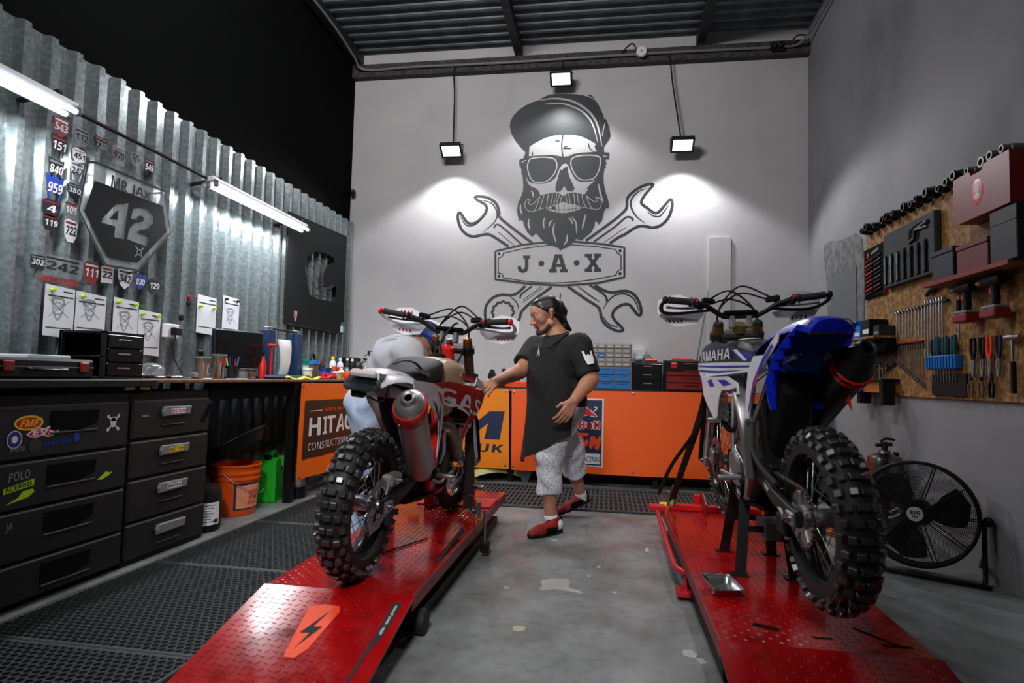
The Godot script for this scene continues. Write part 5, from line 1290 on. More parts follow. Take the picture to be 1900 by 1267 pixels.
	for k in 9: obj("ring_rivet",G().ball(x * ov * V(cos(TAU * k / 9) * 0.08,0.082,sin(TAU * k / 9) * 0.08),0.006,8),paint(Color(0.85,0.13,0.05),0.35),t)
	obj("header_pipe",G().tube(curve([V(0.0,0.60,-0.92),V(0.1,0.6,-0.98),V(0.15,0.62,-0.85),V(0.14,0.6,-0.65),V(0.16,0.61,-0.55)],6),0.02,12),M.chrome,t)
	obj("heat_tag",G().skin(pairs([10,70,18,76,21,82,17,83,11,76]),side(1,func(p): return 0.155),0.1,0.0,0.003),M.orange,t)
	obj("carb_body",G().box(V(0.09,0.09,0.1),at(-0.03,0.60,-0.63),0.02),M.alloy,t)
	obj("clutch_hose",G().tube(curve([V(-0.12,0.44,-0.62),V(-0.14,0.52,-0.68),V(-0.12,0.62,-0.66),V(-0.1,0.72,-0.72)],5),0.007,8),M.chrome,t)
	obj("loose_cable",G().tube(curve([V(-0.13,0.55,-0.45),V(-0.14,0.48,-0.3),V(-0.12,0.42,-0.15)],5),0.012,8),M.rubber,t)
	obj("chain_guard_print",G().skin(pairs([10,33,22,36.5,34,40,34,38,22,34.5,10,31]),side(-1,func(p): return 0.117 - 0.02 * p.x),0.1,0.002),M.white,t)

# ------------------------------------------------------------------ what hangs on the corrugated wall
func plate(kind: String,c: Vector2,w: float,h: float) -> Array:
	# outlines of number plates round a middle point
	var shapes := {
		"shield": [-50,40,-40,50,-15,44,0,50,15,44,40,50,50,40,46,0,30,-32,0,-50,-30,-32,-46,0],
		"pronged": [-50,50,-20,44,20,44,50,50,44,10,36,-20,26,-50,20,-46,26,-12,10,-6,-10,-6,-26,-12,-20,-46,-26,-50,-36,-20,-44,10],
		"board": [-50,34,-30,50,30,46,50,36,46,-20,24,-50,-24,-50,-46,-20],
		"slab": [-50,46,50,50,48,-46,-46,-50]}
	var out := []
	for p in pairs(shapes[kind]): out.append(c + P(p.x * w,p.y * h))
	return out

func left_wall() -> void:
	var f := plane_x(-3.119)
	var film: Material = M.clear
	var red: Material = M.red_dark
	# place, width, height, outline, ground, digits, digit colour, accent, label
	var list := [
		[[299.8,247],0.115,0.13,"shield",red,"543",M.white,M.white,"small red shield number sticker at the top of the sticker column"],
		[[299.2,236],0.115,0.14,"pronged",M.ink,"151",M.white,red,"black and red pronged sticker with number 151"],
		[[298.5,222.1],0.115,0.14,"pronged",M.ink,"840",M.white,M.grey,"black pronged sticker with number 840"],
		[[298.5,211.3],0.125,0.17,"pronged",M.blue,"959",M.white,M.blue,"blue pronged sticker with number 959"],
		[[297.3,199.1],0.13,0.12,"board",M.ink,"4",M.white,red,"black and red sticker with a single white 4"],
		[[297.6,191.1],0.11,0.1,"board",M.ink,"119",M.white,red,"dark sticker with number 119 below the single 4"],
		[[313.9,246.8],0.115,0.12,"board",null,"112",M.ink,M.ink,"clear sticker with black number 112"],
		[[312.9,235],0.105,0.1,"board",M.white,"451",M.ink,M.grey,"white sticker with black number 451"],
		[[312,225.7],0.105,0.13,"pronged",M.white,"247",M.navy,M.grey,"pale pronged sticker with number 247"],
		[[311.3,213.9],0.115,0.09,"board",M.ink,"380",M.white,M.grey,"black sticker with number 380"],
		[[309.9,201.8],0.1,0.12,"board",M.grey,"105",M.white,red,"grey sticker with number 105"],
		[[310.6,189.7],0.1,0.15,"board",M.white,"722",M.ink,red,"white and dark red sticker with number 722"],
		[[327.9,247.7],0.11,0.12,"pronged",M.ink,"726",M.grey,red,"black sticker with a red tail, right of number 112"],
		[[342,246.3],0.115,0.14,"slab",null,"970",M.ink,red,"clear sticker with black number 970 over a red stripe"],
		[[356.1,248.7],0.1,0.1,"board",null,"717",M.ink,M.ink,"clear sticker with small black number 717"],
		[[368.4,247.6],0.1,0.13,"pronged",M.ink,"549",M.white,red,"black pronged sticker at the right end of the top row"],
		[[291.1,167.5],0.1,0.09,"slab",M.ink,"302",M.white,M.grey,"black square sticker with number 302"],
		[[306.9,167.3],0.3,0.14,"slab",null,"242",M.ink,M.ink,"large black number 242 on clear film"],
		[[326.8,167.7],0.13,0.15,"board",red,"111",M.white,M.white,"red sticker with white number 111"],
		[[338.7,168.5],0.105,0.12,"slab",M.white,"22",M.ink,red,"white sticker with black number 22 under a red band"],
		[[353.2,168.3],0.135,0.15,"shield",M.white,"342",M.ink,M.ink,"white shield sticker with number 342"],
		[[366.5,168.4],0.105,0.12,"shield",M.blue,"830",M.white,M.navy,"blue shield sticker with number 830"],
		[[379.7,167.6],0.12,0.12,"board",M.ink,"129",M.white,M.ink,"black sticker with white number 129"]]
	for q in list:
		var c: Vector2 = pairs(q[0])[0]
		var w: float = q[1] * 0.9; var h: float = q[2] * 0.9
		var t := thing("number_sticker",q[8],"sticker",Transform3D(),"race number stickers")
		obj("backing",G().skin(plate(q[3],c,w,h),f,1.0,0.001),q[4] if q[4] else film,t)
		var g := G()
		var big := 0.8 if q[5].length() > 1 else 0.5
		write(g,q[5],c.x - w * big / 2,c.y - h * 0.18,w * big,h * 0.38,f,0.0022,0.1)
		obj("digits",g,q[6],t)
		obj("accent_band",G().skin(rect(c.x - w * 0.4,c.y + h * 0.29,c.x + w * 0.4,c.y + h * 0.38),f,1.0,0.0018),q[7],t)
	var t0 := thing("name_sticker","long red lettered name strip under the large number 242","sticker")
	var g0 := G()
	var a := pairs([292.6,159.5,317.5,160.3])
	write(g0,"GARCIA CANO",a[0].x,a[0].y - 0.018,a[1].x - a[0].x,0.036,f,0.001)
	obj("print",g0,M.red,t0)
	t0 = thing("name_sticker","faint grey lettered strip above the square 302 sticker","sticker")
	g0 = G()
	a = pairs([289,171.6,298.6,171.9])
	write(g0,"BENITEZ",a[0].x,a[0].y - 0.014,a[1].x - a[0].x,0.028,f,0.001)
	obj("print",g0,M.grey,t0)
	# the 42 plaque: clear acrylic with black film, the digits left open
	var fp := plane_x(-3.055)
	var t := thing("number_plaque","large clear and black shield plaque with a see-through number 42","plaque")
	var outer := pairs([312.7,231.6,319.1,233.2,376.1,233.3,384.2,206.1,357.4,174.5,330.3,173,308.6,201.3])
	obj("acrylic_sheet",G().skin(outer,plane_x(-3.06),0.3,0.0,0.003),film,t)
	var line := []
	for i in outer.size():
		for k in 8: line.append(outer[i].lerp(outer[(i + 1) % outer.size()],k / 8.0))
	var ol := G()
	strip(ol,line,0.014,fp,0.0015,false,true)
	obj("outline",ol,M.ink,t)
	var four := pairs([325.7,201,334.8,212,345,216,343.3,192.1,335.5,191.7,335.8,198.6,325.1,198.2])
	var two := pairs([349.2,213.3,354.2,215.7,360.8,216.9,366.4,214,367.3,209.1,363.7,204.1,355.4,200.6,354.5,199,364.1,199.4,362.8,191.8,345.9,192.7,347.1,200,351.3,204.6,358.6,207.6,358.9,210.2,356.4,211,353.3,209.4,353,207.2,348,206.6])
	obj("black_film",G().skin_cut(pairs([318.4,222.1,375.4,222.9,380.4,205.9,355.2,179.1,331.5,178,312.3,201.7]),[four,two],fp,0.04,0.0008),paint(Color(0.06,0.068,0.07),0.8,0.0,0.3),t)
	var gl := G().skin(pairs([330.9,202.1,337.5,209.7,337.2,203]),fp,1.0,0.0008)
	obj("digit_counter",gl,paint(Color(0.06,0.068,0.07),0.8,0.0,0.3),t)
	a = pairs([330.4,224.3,343.3,225,346,225.1,364,225.5])
	var hand := G()
	write(hand,"MR",a[0].x,a[0].y - 0.02,a[1].x - a[0].x,0.075,fp,0.001,0.0,true,false,-0.05)
	obj("hand_lettering",hand,M.ink,t)
	hand = G()
	write(hand,"JAX",a[2].x,a[2].y - 0.03,a[3].x - a[2].x,0.075,fp,0.001,0.0,true,false,-0.05)
	obj("hand_lettering",hand,M.ink,t)
	var em := G()
	var ec: Vector2 = pairs([356.5,186.5])[0]
	em.skin(circle(ec,0.022,12),fp,1.0,0.0016)
	for s in [-1,1]: strip(em,[ec + P(-0.035,-0.035 * s),ec + P(0.035,0.035 * s)],0.01,fp,0.0016)
	obj("skull_emblem",em,M.grey,t)
	for q in [outer[0],outer[2],outer[4]]: obj("standoff",G().lathe([P(0,0),P(0.008,0),P(0.008,0.062),P(0,0.062)],10,Transform3D(Basis(V(0,0,1),-PI / 2),V(-3.122,q.y - 0.012,-q.x))),M.steel,t)
	# helmet poster board
	t = thing("poster_board","tall black board with a see-through motocross helmet cut in it","poster")
	var bf := plane_x(-3.08)
	var hel := pairs([584.5,228.2,606.2,239.2,627.9,242,649.2,240.4,648.7,235.2,633.6,230.2,624.7,218.6,624.7,208.3,633.7,203.9,652,210.4,657.1,208,656.2,191.3,615,189.5,595.9,191,588.4,206.5,583.7,215.4])
	var board := [P(5.47,1.57),P(6.80,1.565),P(6.80,2.72),P(5.47,2.66)]
	obj("board",G().skin_cut(board,[hel],bf,0.09,0.0),paint(Color(0.07,0.08,0.08),0.8,0.0,0.3),t)
	var fr := G()
	for k in 4:
		var p: Vector2 = board[k]; var q: Vector2 = board[(k + 1) % 4]
		fr.tube([V(-3.084,p.y,-p.x),V(-3.084,q.y,-q.x)],0.009,6)
	obj("frame",fr,M.black,t)
	var hl := G()
	for l in [[587.1,221.9,603.8,219,613.4,206.5,640.5,205.5],[593.6,217.2,598.7,206.2,614.1,199.5,650.4,201.6],[606.8,232.6,619.8,232.1,637.6,237.3],[611.6,226.5,618.8,219.6,617.5,209.2],[597.9,192.2,623.4,193.7,654.9,194.8]]: strip(hl,curve(pairs(l),4),0.018,bf,0.001,true)
	strip(hl,curve(pairs([624.7,218.6,622.6,212.1,625.7,206.8,635.1,203.7,652,210]),4),0.03,bf,0.001)
	obj("helmet_lines",hl,M.mural_black,t)
	var lo := G()
	var lc := pairs([568.1,166.1,677.8,164.1])
	obj("corner_sticker",G().skin(plate("shield",lc[0],0.06,0.11),bf,1.0,0.0012),paint(Color(0.8,0.6,0.62),0.5),t)
	strip(lo,[lc[0] + P(-0.015,-0.03),lc[0] + P(0,0.035),lc[0] + P(0.015,-0.03)],0.012,bf,0.0025)
	obj("corner_print",lo,M.ink,t)
	obj("corner_sticker",G().skin(rect(lc[1].x - 0.05,lc[1].y - 0.06,lc[1].x + 0.05,lc[1].y + 0.02),bf,1.0,0.0012),M.white,t)
	obj("corner_sticker",G().skin(rect(lc[1].x - 0.03,lc[1].y + 0.01,lc[1].x + 0.02,lc[1].y + 0.06),bf,1.0,0.0018),M.teal,t)
	# sheets of paper held by lime pins
	var pf := plane_x(-3.112)
	var sheets := [["leftmost drawing sheet, over the black drawer box",2.965,3.16,1.275,1.565,1],["second drawing sheet from the left, faint pencil portrait",3.17,3.39,1.29,1.555,1],["third drawing sheet, bearded face under a cap",3.45,3.66,1.25,1.555,2],["fourth drawing sheet, hung lower with a capped face",3.665,3.87,1.20,1.50,2],["white printed sheet left of the black monitor",4.25,4.48,1.39,1.685,0],["white printed sheet above the black monitor with dark pins",4.565,4.79,1.40,1.72,3]]
	for q in sheets:
		t = thing("paper_sheet",q[0],"paper",Transform3D(),"sheets pinned to the corrugated wall")
		var curl := func(p: Vector2,o: float) -> Vector3: return V(-3.114 + o + 0.012 * pow(maxf(0.0,(q[4] - p.y) - 0.2),1.0),p.y,-p.x)
		obj("sheet",G().skin([P(q[1],q[3]),P(q[2],q[3] - 0.01),P(q[2],q[4] - 0.01),P(q[1],q[4])],curl,0.06,0.0,0.001),M.paper,t)
		var w: float = q[2] - q[1]
		for r in [rect(q[1] + 0.02,q[4] - 0.065,q[2] - 0.01,q[4] - 0.058),rect(q[1] + w * 0.6,q[4] - 0.035,q[2] - 0.015,q[4] - 0.028),rect(q[1] + 0.015,q[3] + 0.045,q[2] - 0.015,q[3] + 0.05)]:
			obj("ruled_line",G().skin(r,curl,0.1,0.001),M.ink,t)
		if q[5]:
			var sk := G()
			var c := P(q[1] + w * 0.45,q[3] + 0.16)
			strip(sk,circle(c,0.035,20),0.004,curl,0.001,false,true)
			strip(sk,curve([c + P(-0.038,0.02),c + P(-0.03,0.055),c + P(0.03,0.055),c + P(0.038,0.02)],4),0.012,curl,0.001)
			strip(sk,curve([c + P(-0.03,-0.02),c + P(0,-0.065),c + P(0.03,-0.02)],4),0.008,curl,0.001)
			for s in [-1,1]:
				strip(sk,circle(c + P(0.014 * s,0.005),0.01,10),0.003,curl,0.001,false,true)
				strip(sk,[c + P(-0.06,-0.05 * s),c + P(0.075,0.05 * s)],0.003,curl,0.001)
			obj("pencil_sketch",sk,M.pencil,t)
		for s in ([0.04] if q[5] == 1 else [0.03,w - 0.035]):
			obj("pin",G().lathe([P(0,0),P(0.012,0),P(0.009,0.012),P(0.012,0.02),P(0,0.022)],10,Transform3D(Basis(V(0,0,1),-PI / 2),V(-3.111,q[4] - (0.03 if q[5] else 0.09),-q[1] - s))),M.ink if q[5] == 3 else M.lime,t)
	# socket with a plugged charger, small magnets
	t = thing("wall_socket","white wall socket with a black charger plugged in","socket",Transform3D(Basis(),V(-3.1,1.375,-3.95)))
	obj("face_plate",lump(V(-0.02,-0.05,-0.06),V(0.03,0.05,0.06),0.006),M.white,t)
	obj("charger",lump(V(0.03,-0.028,-0.035),V(0.075,0.025,0.035),0.006),M.black,t)
	obj("charger_cord",G().tube(curve([V(0.05,-0.03,0),V(0.04,-0.12,0.01),V(0.05,-0.2,0.0),V(0.09,-0.3,-0.03)],6),0.004,6),M.black,t)
	t = thing("wall_socket","small white switch plate under the helmet board","socket",Transform3D(Basis(),V(-3.11,1.424,-5.811)))
	obj("face_plate",lump(V(-0.012,-0.07,-0.05),V(0.012,0.07,0.05),0.004),M.white,t)
	obj("rocker",lump(V(0.012,-0.02,-0.015),V(0.018,0.02,0.015),0.002),M.grey,t)
	var mags := [[V(-3.115,1.644,-4.16),M.red_dark,"red magnet on the wall above the socket"],[V(-3.115,1.603,-4.157),M.black,"black magnet just under the red one"],[V(-3.115,1.486,-4.084),M.black,"dark magnet just above the wall socket"],[V(-3.115,1.382,-4.471),M.lime,"lime green magnet under the printed sheet left of the monitor"]]
	for q in mags:
		tag(obj("magnet",G().lathe([P(0,0),P(0.024,0),P(0.022,0.014),P(0,0.016)],14,Transform3D(Basis(V(0,0,1),-PI / 2) ,V(-3.122,q[0].y,q[0].z))),q[1]),q[2],"magnet")

# ------------------------------------------------------------------ what stands on the benches
const ORD := ["first","second","third","fourth","fifth","sixth","seventh","eighth","ninth","tenth","eleventh","twelfth","thirteenth","fourteenth","fifteenth","sixteenth","seventeenth","eighteenth"]

func bottle(label: String,p: Vector3,h: float,r: float,body: Material,cap: Material,band: Material,trigger := false) -> void:
	var t := thing("bottle",label,"bottle",Transform3D(Basis(),p),"bottles in the bench corner")
	obj("body",G().lathe([P(0,0),P(r * 0.95,0),P(r,r * 0.1),P(r,h * 0.66),P(r * 0.85,h * 0.75),P(r * 0.38,h * 0.84),P(r * 0.36,h * 0.88),P(0,h * 0.88)],18),body,t)
	if band: obj("label",G().lathe([P(r * 1.012,h * 0.15),P(r * 1.02,h * 0.16),P(r * 1.02,h * 0.55),P(r * 1.012,h * 0.56)],18),band,t)
	if trigger:
		obj("trigger_head",G().box(V(r * 0.7,h * 0.1,r * 1.6),at(0,h * 0.93,r * 0.3),0.003),cap,t)
		obj("trigger",G().box(V(r * 0.3,h * 0.12,r * 0.25),rot(V(0.4,0,0),V(0,h * 0.84,r * 0.8)),0.002),cap,t)
	else:
		obj("cap",G().lathe([P(0,h * 0.87),P(r * 0.5,h * 0.87),P(r * 0.45,h),P(0,h)],14),cap,t)

func tub(called: String,label: String,p: Vector3,h: float,r0: float,r1: float,body: Material,lid: Material,lid_h: float,group := "") -> Node3D:
	var t := thing(called,label,called,Transform3D(Basis(),p),group)
	t.set_meta("category",called.replace("_"," "))
	obj("body",G().lathe([P(0,0),P(r0,0),P(r1,h),P(r1 - 0.006,h),P(r0 - 0.006,0.006),P(0,0.006)],22),body,t)
	if lid: obj("lid",G().lathe([P(0,h),P(r1 + 0.006,h - 0.004),P(r1 + 0.006,h + lid_h),P(r1 - 0.01,h + lid_h + 0.004),P(0,h + lid_h + 0.004)],22),lid,t)
	return t

func drawer_box(called: String,label: String,lo: Vector3,hi: Vector3,rows: int,face: Material,shell: Material,pull: Material) -> Node3D:
	# a small chest whose drawers look along +z, base at lo
	var t := thing(called,label,"drawer box",Transform3D(Basis(),V((lo.x + hi.x) / 2,lo.y,(lo.z + hi.z) / 2)))
	var w := hi.x - lo.x; var h := hi.y - lo.y; var d := hi.z - lo.z
	obj("body",lump(V(-w / 2,0,-d / 2),V(w / 2,h,d / 2),0.006),shell,t)
	for k in rows:
		var y := h * (0.06 + 0.9 * k / rows)
		var dr := obj("drawer",lump(V(-w * 0.46,y,d / 2 - 0.01),V(w * 0.46,y + h * 0.9 / rows - 0.008,d / 2 + 0.006),0.004),face,t)
		obj("pull",lump(V(-w * 0.14,y + h * 0.5 / rows,d / 2 + 0.005),V(w * 0.14,y + h * 0.5 / rows + 0.012,d / 2 + 0.018),0.003),pull,dr)
	return t

func bench_items() -> void:
	var Y := 1.0402
	# black drawer box with an open near side
	var t := thing("drawer_box","black box with three white drawer pulls, open shelf on its near side","drawer box",at(-2.945,Y,-3.2))
	var sh := G()
	for q in [[0.0,0.012,0],[0.255,0.27,0],[0.12,0.13,1]]: sh.box(V(0.29,q[1] - q[0],0.30),at(0,(q[0] + q[1]) / 2,0),0.002)
	sh.box(V(0.012,0.27,0.30),at(-0.14,0.135,0)); sh.box(V(0.29,0.27,0.012),at(0,0.135,-0.145)); sh.box(V(0.012,0.27,0.14),at(0.0,0.135,-0.07))
	sh.box(V(0.02,0.27,0.02),at(0.135,0.135,0.14)); sh.box(V(0.02,0.27,0.02),at(-0.135,0.135,0.14))
	obj("shell",sh,M.black,t)
	for k in 3:
		var d := obj("drawer",lump(V(0.132,0.015 + k * 0.082,-0.14),V(0.148,0.09 + k * 0.082,0.12),0.004),M.black_gloss,t)
		obj("pull",lump(V(0.147,0.055 + k * 0.082,-0.04),V(0.156,0.064 + k * 0.082,0.05),0.002),M.grey,d)
	# flat tool cases with red latches
	t = thing("tool_case","flat black tool case with two red latches on the left bench","tool case",at(-2.83,Y,-2.62))
	obj("body",lump(V(-0.17,0,-0.26),V(0.14,0.1,0.3),0.012),M.black,t)
	obj("lid_seam",lump(V(0.13,0.055,-0.255),V(0.1425,0.06,0.295),0.001),M.grey,t)
	obj("handle",G().tube(curve([V(0.14,0.05,-0.08),V(0.165,0.045,-0.06),V(0.165,0.045,0.1),V(0.14,0.05,0.12)],4),0.008,8),M.black_gloss,t)
	for z in [-0.19,0.22]: obj("latch",lump(V(0.138,0.035,z - 0.025),V(0.154,0.085,z + 0.025),0.004),M.red_dark,t)
	tag(obj("paper_stack",lump(V(-2.98,Y + 0.1005,-2.82),V(-2.78,Y + 0.118,-2.58),0.002),M.paper),"loose pile of papers lying on the flat black tool case","papers")
	t = thing("tool_case","second dark case with a grey edge at the left frame border","tool case",at(-2.85,Y,-2.12))
	obj("body",lump(V(-0.15,0,-0.17),V(0.15,0.085,0.2),0.01),M.black,t)
	obj("edge_trim",lump(V(0.145,0.03,-0.165),V(0.154,0.05,0.19),0.002),M.grey,t)
	# clear goggle lens, tangle of black tools
	t = thing("face_shield","clear plastic visor lying beside the black drawer box","visor",at(-2.86,Y,-3.5))
	obj("lens",G().ball(V(0,0.05,0),V(0.07,0.05,0.09),16),M.clear,t)
	obj("rim",G().tube(circle(Vector2.ZERO,0.085,20).map(func(q): return V(q.x * 0.85,0.012,q.y)),0.008,6,true),M.grey,t)
	var tl := [[V(-2.8,1.029,-3.449),0.3,"black handled pliers lying flat beside the clear visor","pliers"],[V(-2.76,1.023,-3.542),0.9,"dark pliers lying in front of the phone cradle","pliers"]]
	for q in tl:
		var tt := thing("pliers",q[2],"pliers",at(q[0].x,Y + 0.012,q[0].z,q[1]))
		for s in [-1,1]:
			obj("handle",G().tube(curve([V(0.0,0,0.02 * s),V(-0.05,0,0.03 * s),V(-0.14,0,0.035 * s)],4),0.009,8),M.black,tt)
			obj("jaw",G().tube([V(0,0,0.006 * s),V(0.035,0,0.011 * s),V(0.07,0,0.003)],0.007,6),M.steel,tt)
	for q in [[V(-2.88,1.047,-3.485),0.5,"long steel file lying by the wall, left of the phone"],[V(-2.83,1.038,-3.666),2.0,"second steel file lying near the phone cradle"]]:
		tag(obj("file",G().box(V(0.02,0.008,0.22),at(q[0].x,Y + 0.005,q[0].z,q[1]),0.002),M.steel),q[2],"file")
	t = thing("cordless_phone","black cordless phone upright in its cradle","phone",at(-2.88,Y,-4.0,0.9))
	obj("cradle",lump(V(-0.05,0,-0.06),V(0.05,0.045,0.06),0.012),M.grey,t)
	obj("handset",G().box(V(0.05,0.17,0.025),rot(V(-0.25,0,0),V(0,0.12,0)),0.01),M.black_gloss,t)
	obj("keypad",G().box(V(0.035,0.07,0.004),rot(V(-0.25,0,0),V(0,0.085,0.017)),0.001),M.grey,t)
	obj("screen",G().box(V(0.036,0.035,0.004),rot(V(-0.25,0,0),V(0,0.155,0.0)),0.001),paint(Color(0.25,0.28,0.3),0.2),t)
	# steel tumblers
	for q in [[V(-2.85,1.042,-3.983),0.16,0.038,0.05,"shorter brushed steel tumbler beside the phone"],[V(-2.85,1.035,-4.168),0.185,0.036,0.05,"taller brushed steel tumbler with a red crest"]]:
		t = thing("tumbler",q[4],"tumbler",at(q[0].x,Y,q[0].z),"steel tumblers")
		var h: float = q[1]
		obj("cup",G().lathe([P(0,0),P(q[2],0),P(q[2] + 0.002,0.01),P(q[2] + 0.006,h * 0.5),P(q[3],h * 0.56),P(q[3] + 0.003,h),P(q[3] - 0.001,h),P(q[2],0.02),P(0,0.02)],28),paint(Color(0.66,0.65,0.64),0.33,1.0),t)
		obj("lip_ring",G().lathe([P(q[3] + 0.002,h * 0.9),P(q[3] + 0.005,h * 0.93),P(q[3] + 0.003,h * 0.96)],28),M.grey,t)
		if h > 0.17:
			var fc := func(p: Vector2,o: float) -> Vector3: return V(cos(p.x) * (0.053 + o),p.y,-sin(p.x) * (0.053 + o))
			obj("crest",G().skin(circle(P(-0.4,0.125),0.018,14).map(func(c): return P(-0.4 + (c.x + 0.4) * 18.0,c.y)),fc,0.2,0.001),M.red,t)
	# monitor
	t = thing("monitor","black flat monitor switched off on the left bench","monitor",at(-2.93,Y,-4.52,1.25))
	obj("bezel",G().box(V(0.46,0.30,0.04),rot(V(-0.05,0,0),V(0,0.235,0)),0.008),M.black,t)
	obj("screen_panel",G().box(V(0.42,0.25,0.004),rot(V(-0.05,0,0),V(0,0.245,0.021))),M.black_gloss,t)
	obj("stand",lump(V(-0.04,0.01,-0.04),V(0.04,0.12,-0.01),0.006),M.black,t)
	obj("foot",lump(V(-0.12,0,-0.09),V(0.12,0.014,0.08),0.005),M.black,t)
	t = thing("pen_pot","black pot holding pens and scissors in front of the monitor","pot",Transform3D(Basis(),V(-2.74,1.021,-4.167)))
	t.position.y = Y
	obj("pot",G().lathe([P(0,0),P(0.035,0),P(0.038,0.1),P(0.034,0.1),P(0.031,0.006),P(0,0.006)],16),M.black,t)
	for k in 5: obj("pen",G().tube([V(0.01 * (k - 2),0.01,0),V(0.018 * (k - 2),0.15 + 0.015 * (k % 3),0.02 - 0.01 * k)],0.005,8),[M.lime,M.blue,M.black,M.red,M.sky_blue][k],t)
	for q in [[V(-2.76,1.029,-4.334),"small pale tin in front of the monitor",M.grey],[V(-2.76,1.029,-4.449),"small brown tin right of the pale one",M.wood]]:
		tub("tin",q[1],V(q[0].x,Y,q[0].z),0.07,0.032,0.032,q[2],M.dark_steel,0.006)
	# yellow cloth, red cable
	var cl := func(p: Vector2,o: float) -> Vector3: return V(-2.72 + p.y,Y + 0.012 + o + 0.012 * sin(p.x * 22.0 + p.y * 30.0) + 0.008 * sin(p.y * 55.0),-p.x)
	tag(obj("cloth",G().skin(pairs([470,-4,492,-8,520,-6,548,-3,552,4,530,9,500,8,478,6]),cl,0.05,0.0,0.006),paint(Color(0.78,0.74,0.22),0.9)),"crumpled yellow cloth lying on the bench edge","cloth")
	var coil := []
	for k in 90: coil.append(V(cos(k * 0.42) * (0.05 + 0.012 * sin(k * 0.9)),Y + 0.014 + 0.0005 * k + 0.006 * sin(k * 1.7),sin(k * 0.42) * 0.12))
	for k in coil.size(): coil[k] += V(-2.74,0,-5.75)
	tag(obj("cable_coil",G().tube(coil,0.008,6),M.red),"red cable coiled on the bench before the blue posts","cable")
	var strewn := [[V(-2.7,1.026,-4.382),0.02,0.012,0.1,M.blue,"blue marker lying on the bench edge"],[V(-2.7,1.027,-3.831),0.03,0.006,0.14,M.paper,"folded white slip of paper near the tumblers"],[V(-2.7,1.022,-4.172),0.12,0.004,0.2,M.paper,"white sheet lying flat on the bench edge"]]
	for q in strewn: tag(obj("desk_item",G().box(V(q[1],q[2],q[3]),at(q[0].x,Y + q[2] / 2 + 0.0005,q[0].z,0.4),0.002),q[4]),q[5],"stationery")
	# red torch bottle, red tool, blue two-post frame with curved plate
	t = thing("torch","red gas torch standing right of the monitor","torch",Transform3D(Basis(),V(-2.78,1.045,-4.641)))
	t.position.y = Y
	obj("body",G().lathe([P(0,0),P(0.026,0),P(0.028,0.12),P(0.015,0.15),P(0.012,0.19),P(0,0.19)],16),M.red,t)
	obj("nozzle",G().tube([V(0,0.18,0),V(0,0.21,0.01),V(0.02,0.215,0.03)],0.01,8),M.black,t)
	t = thing("stand_frame","blue two post bench frame with a steel cross rod","frame",at(-2.88,Y,-5.12))
	var bl := paint(Color(0.06,0.18,0.32),0.45)
	for z in [0.26,-0.22]:
		obj("post",lump(V(-0.05,0,z - 0.045),V(0.05,0.42,z + 0.045),0.006),bl,t)
		obj("rod_clamp",lump(V(-0.03,0.40,z - 0.03),V(0.03,0.45,z + 0.03),0.008),M.steel,t)
	obj("cross_rod",G().tube([V(0,0.435,0.28),V(0,0.435,-0.25)],0.01,10),M.dark_steel,t)
	obj("base_tray",lump(V(-0.1,0,-0.32),V(0.14,0.035,0.33),0.01),bl,t)
	tag(obj("fender_blank",fender([[-0.15,0.0,0.07],[-0.05,0.02,0.08],[0.08,0.02,0.10],[0.16,0.0,0.12]],0.03),M.white_gloss,self,Transform3D(Basis(Vector3.FORWARD,Vector3.RIGHT,Vector3.DOWN) ,V(-2.85,Y + 0.19,-5.13))),"white curved plastic plate leaning between the blue posts","plate")
	t = thing("tee_handle_tool","red tee handle tool standing before the left blue post","tool",Transform3D(Basis(),V(-2.74,1.073,-4.692)))
	t.position.y = Y + 0.04
	obj("shaft",G().tube([V(0,0,0),V(0,0.24,0)],0.009,8),M.red,t)
	obj("handle",G().tube([V(0,0.24,-0.05),V(0,0.24,0.05)],0.011,8),M.red,t)
	t = thing("desk_phone","dark blue hand cleaner pad lying at the foot of the blue frame","pad",Transform3D(Basis(),V(-2.7,1.048,-4.692)))
	t.position.y = Y
	obj("body",lump(V(-0.05,0,-0.1),V(0.05,0.035,0.1),0.014),M.navy,t)
	# tubs and bottles towards the corner
	tub("tub","teal plastic tub with a rimmed lid and pale label",V(-2.9,Y,-5.5),0.17,0.06,0.075,M.teal,M.teal,0.012)
	obj("label",G().skin(rect(-0.9,0.05,0.2,0.13),func(p: Vector2,o: float) -> Vector3: return V(cos(p.x) * (0.071 + o),p.y,-sin(p.x) * (0.071 + o)),0.2,0.001),M.paper,get_node("tub"))
	tag(obj("white_rule",lump(V(-3.08,Y,-5.73),V(-3.06,Y + 0.32,-5.63),0.002),M.white),"white plastic strip standing against the wall behind the tubs","strip")
	tub("jar","squat milky jar left of the teal tub",V(-2.78,Y,-5.4),0.09,0.04,0.04,paint(Color(0.75,0.75,0.7),0.3),M.white,0.014)
	tub("tub","clear tub of parts with a bright blue lid and black handle",V(-2.96,Y,-5.85),0.15,0.06,0.06,paint(Color(0.35,0.3,0.25),0.3),M.sky_blue,0.03)
	obj("handle",G().tube(curve([V(0,0.18,0.05),V(0,0.23,0.03),V(0,0.25,-0.01),V(0.0,0.2,-0.04)],5),0.012,8),M.black,get_node("tub_001"))
	tub("tub","low blue tub before the one with the black handle",V(-2.8,Y,-5.8),0.10,0.06,0.06,M.blue,M.navy,0.012)
	tub("tub","small cream tub with a white lid at the bench edge",V(-2.72,Y,-5.9),0.07,0.055,0.06,paint(Color(0.7,0.64,0.45),0.5),M.white,0.008)
	var org := paint(Color(0.88,0.30,0.05),0.4)
	bottle("white bottle with a yellow cap and orange label in the bench corner",V(-2.86,Y,-6.1),0.24,0.036,M.white,M.yellow,org)
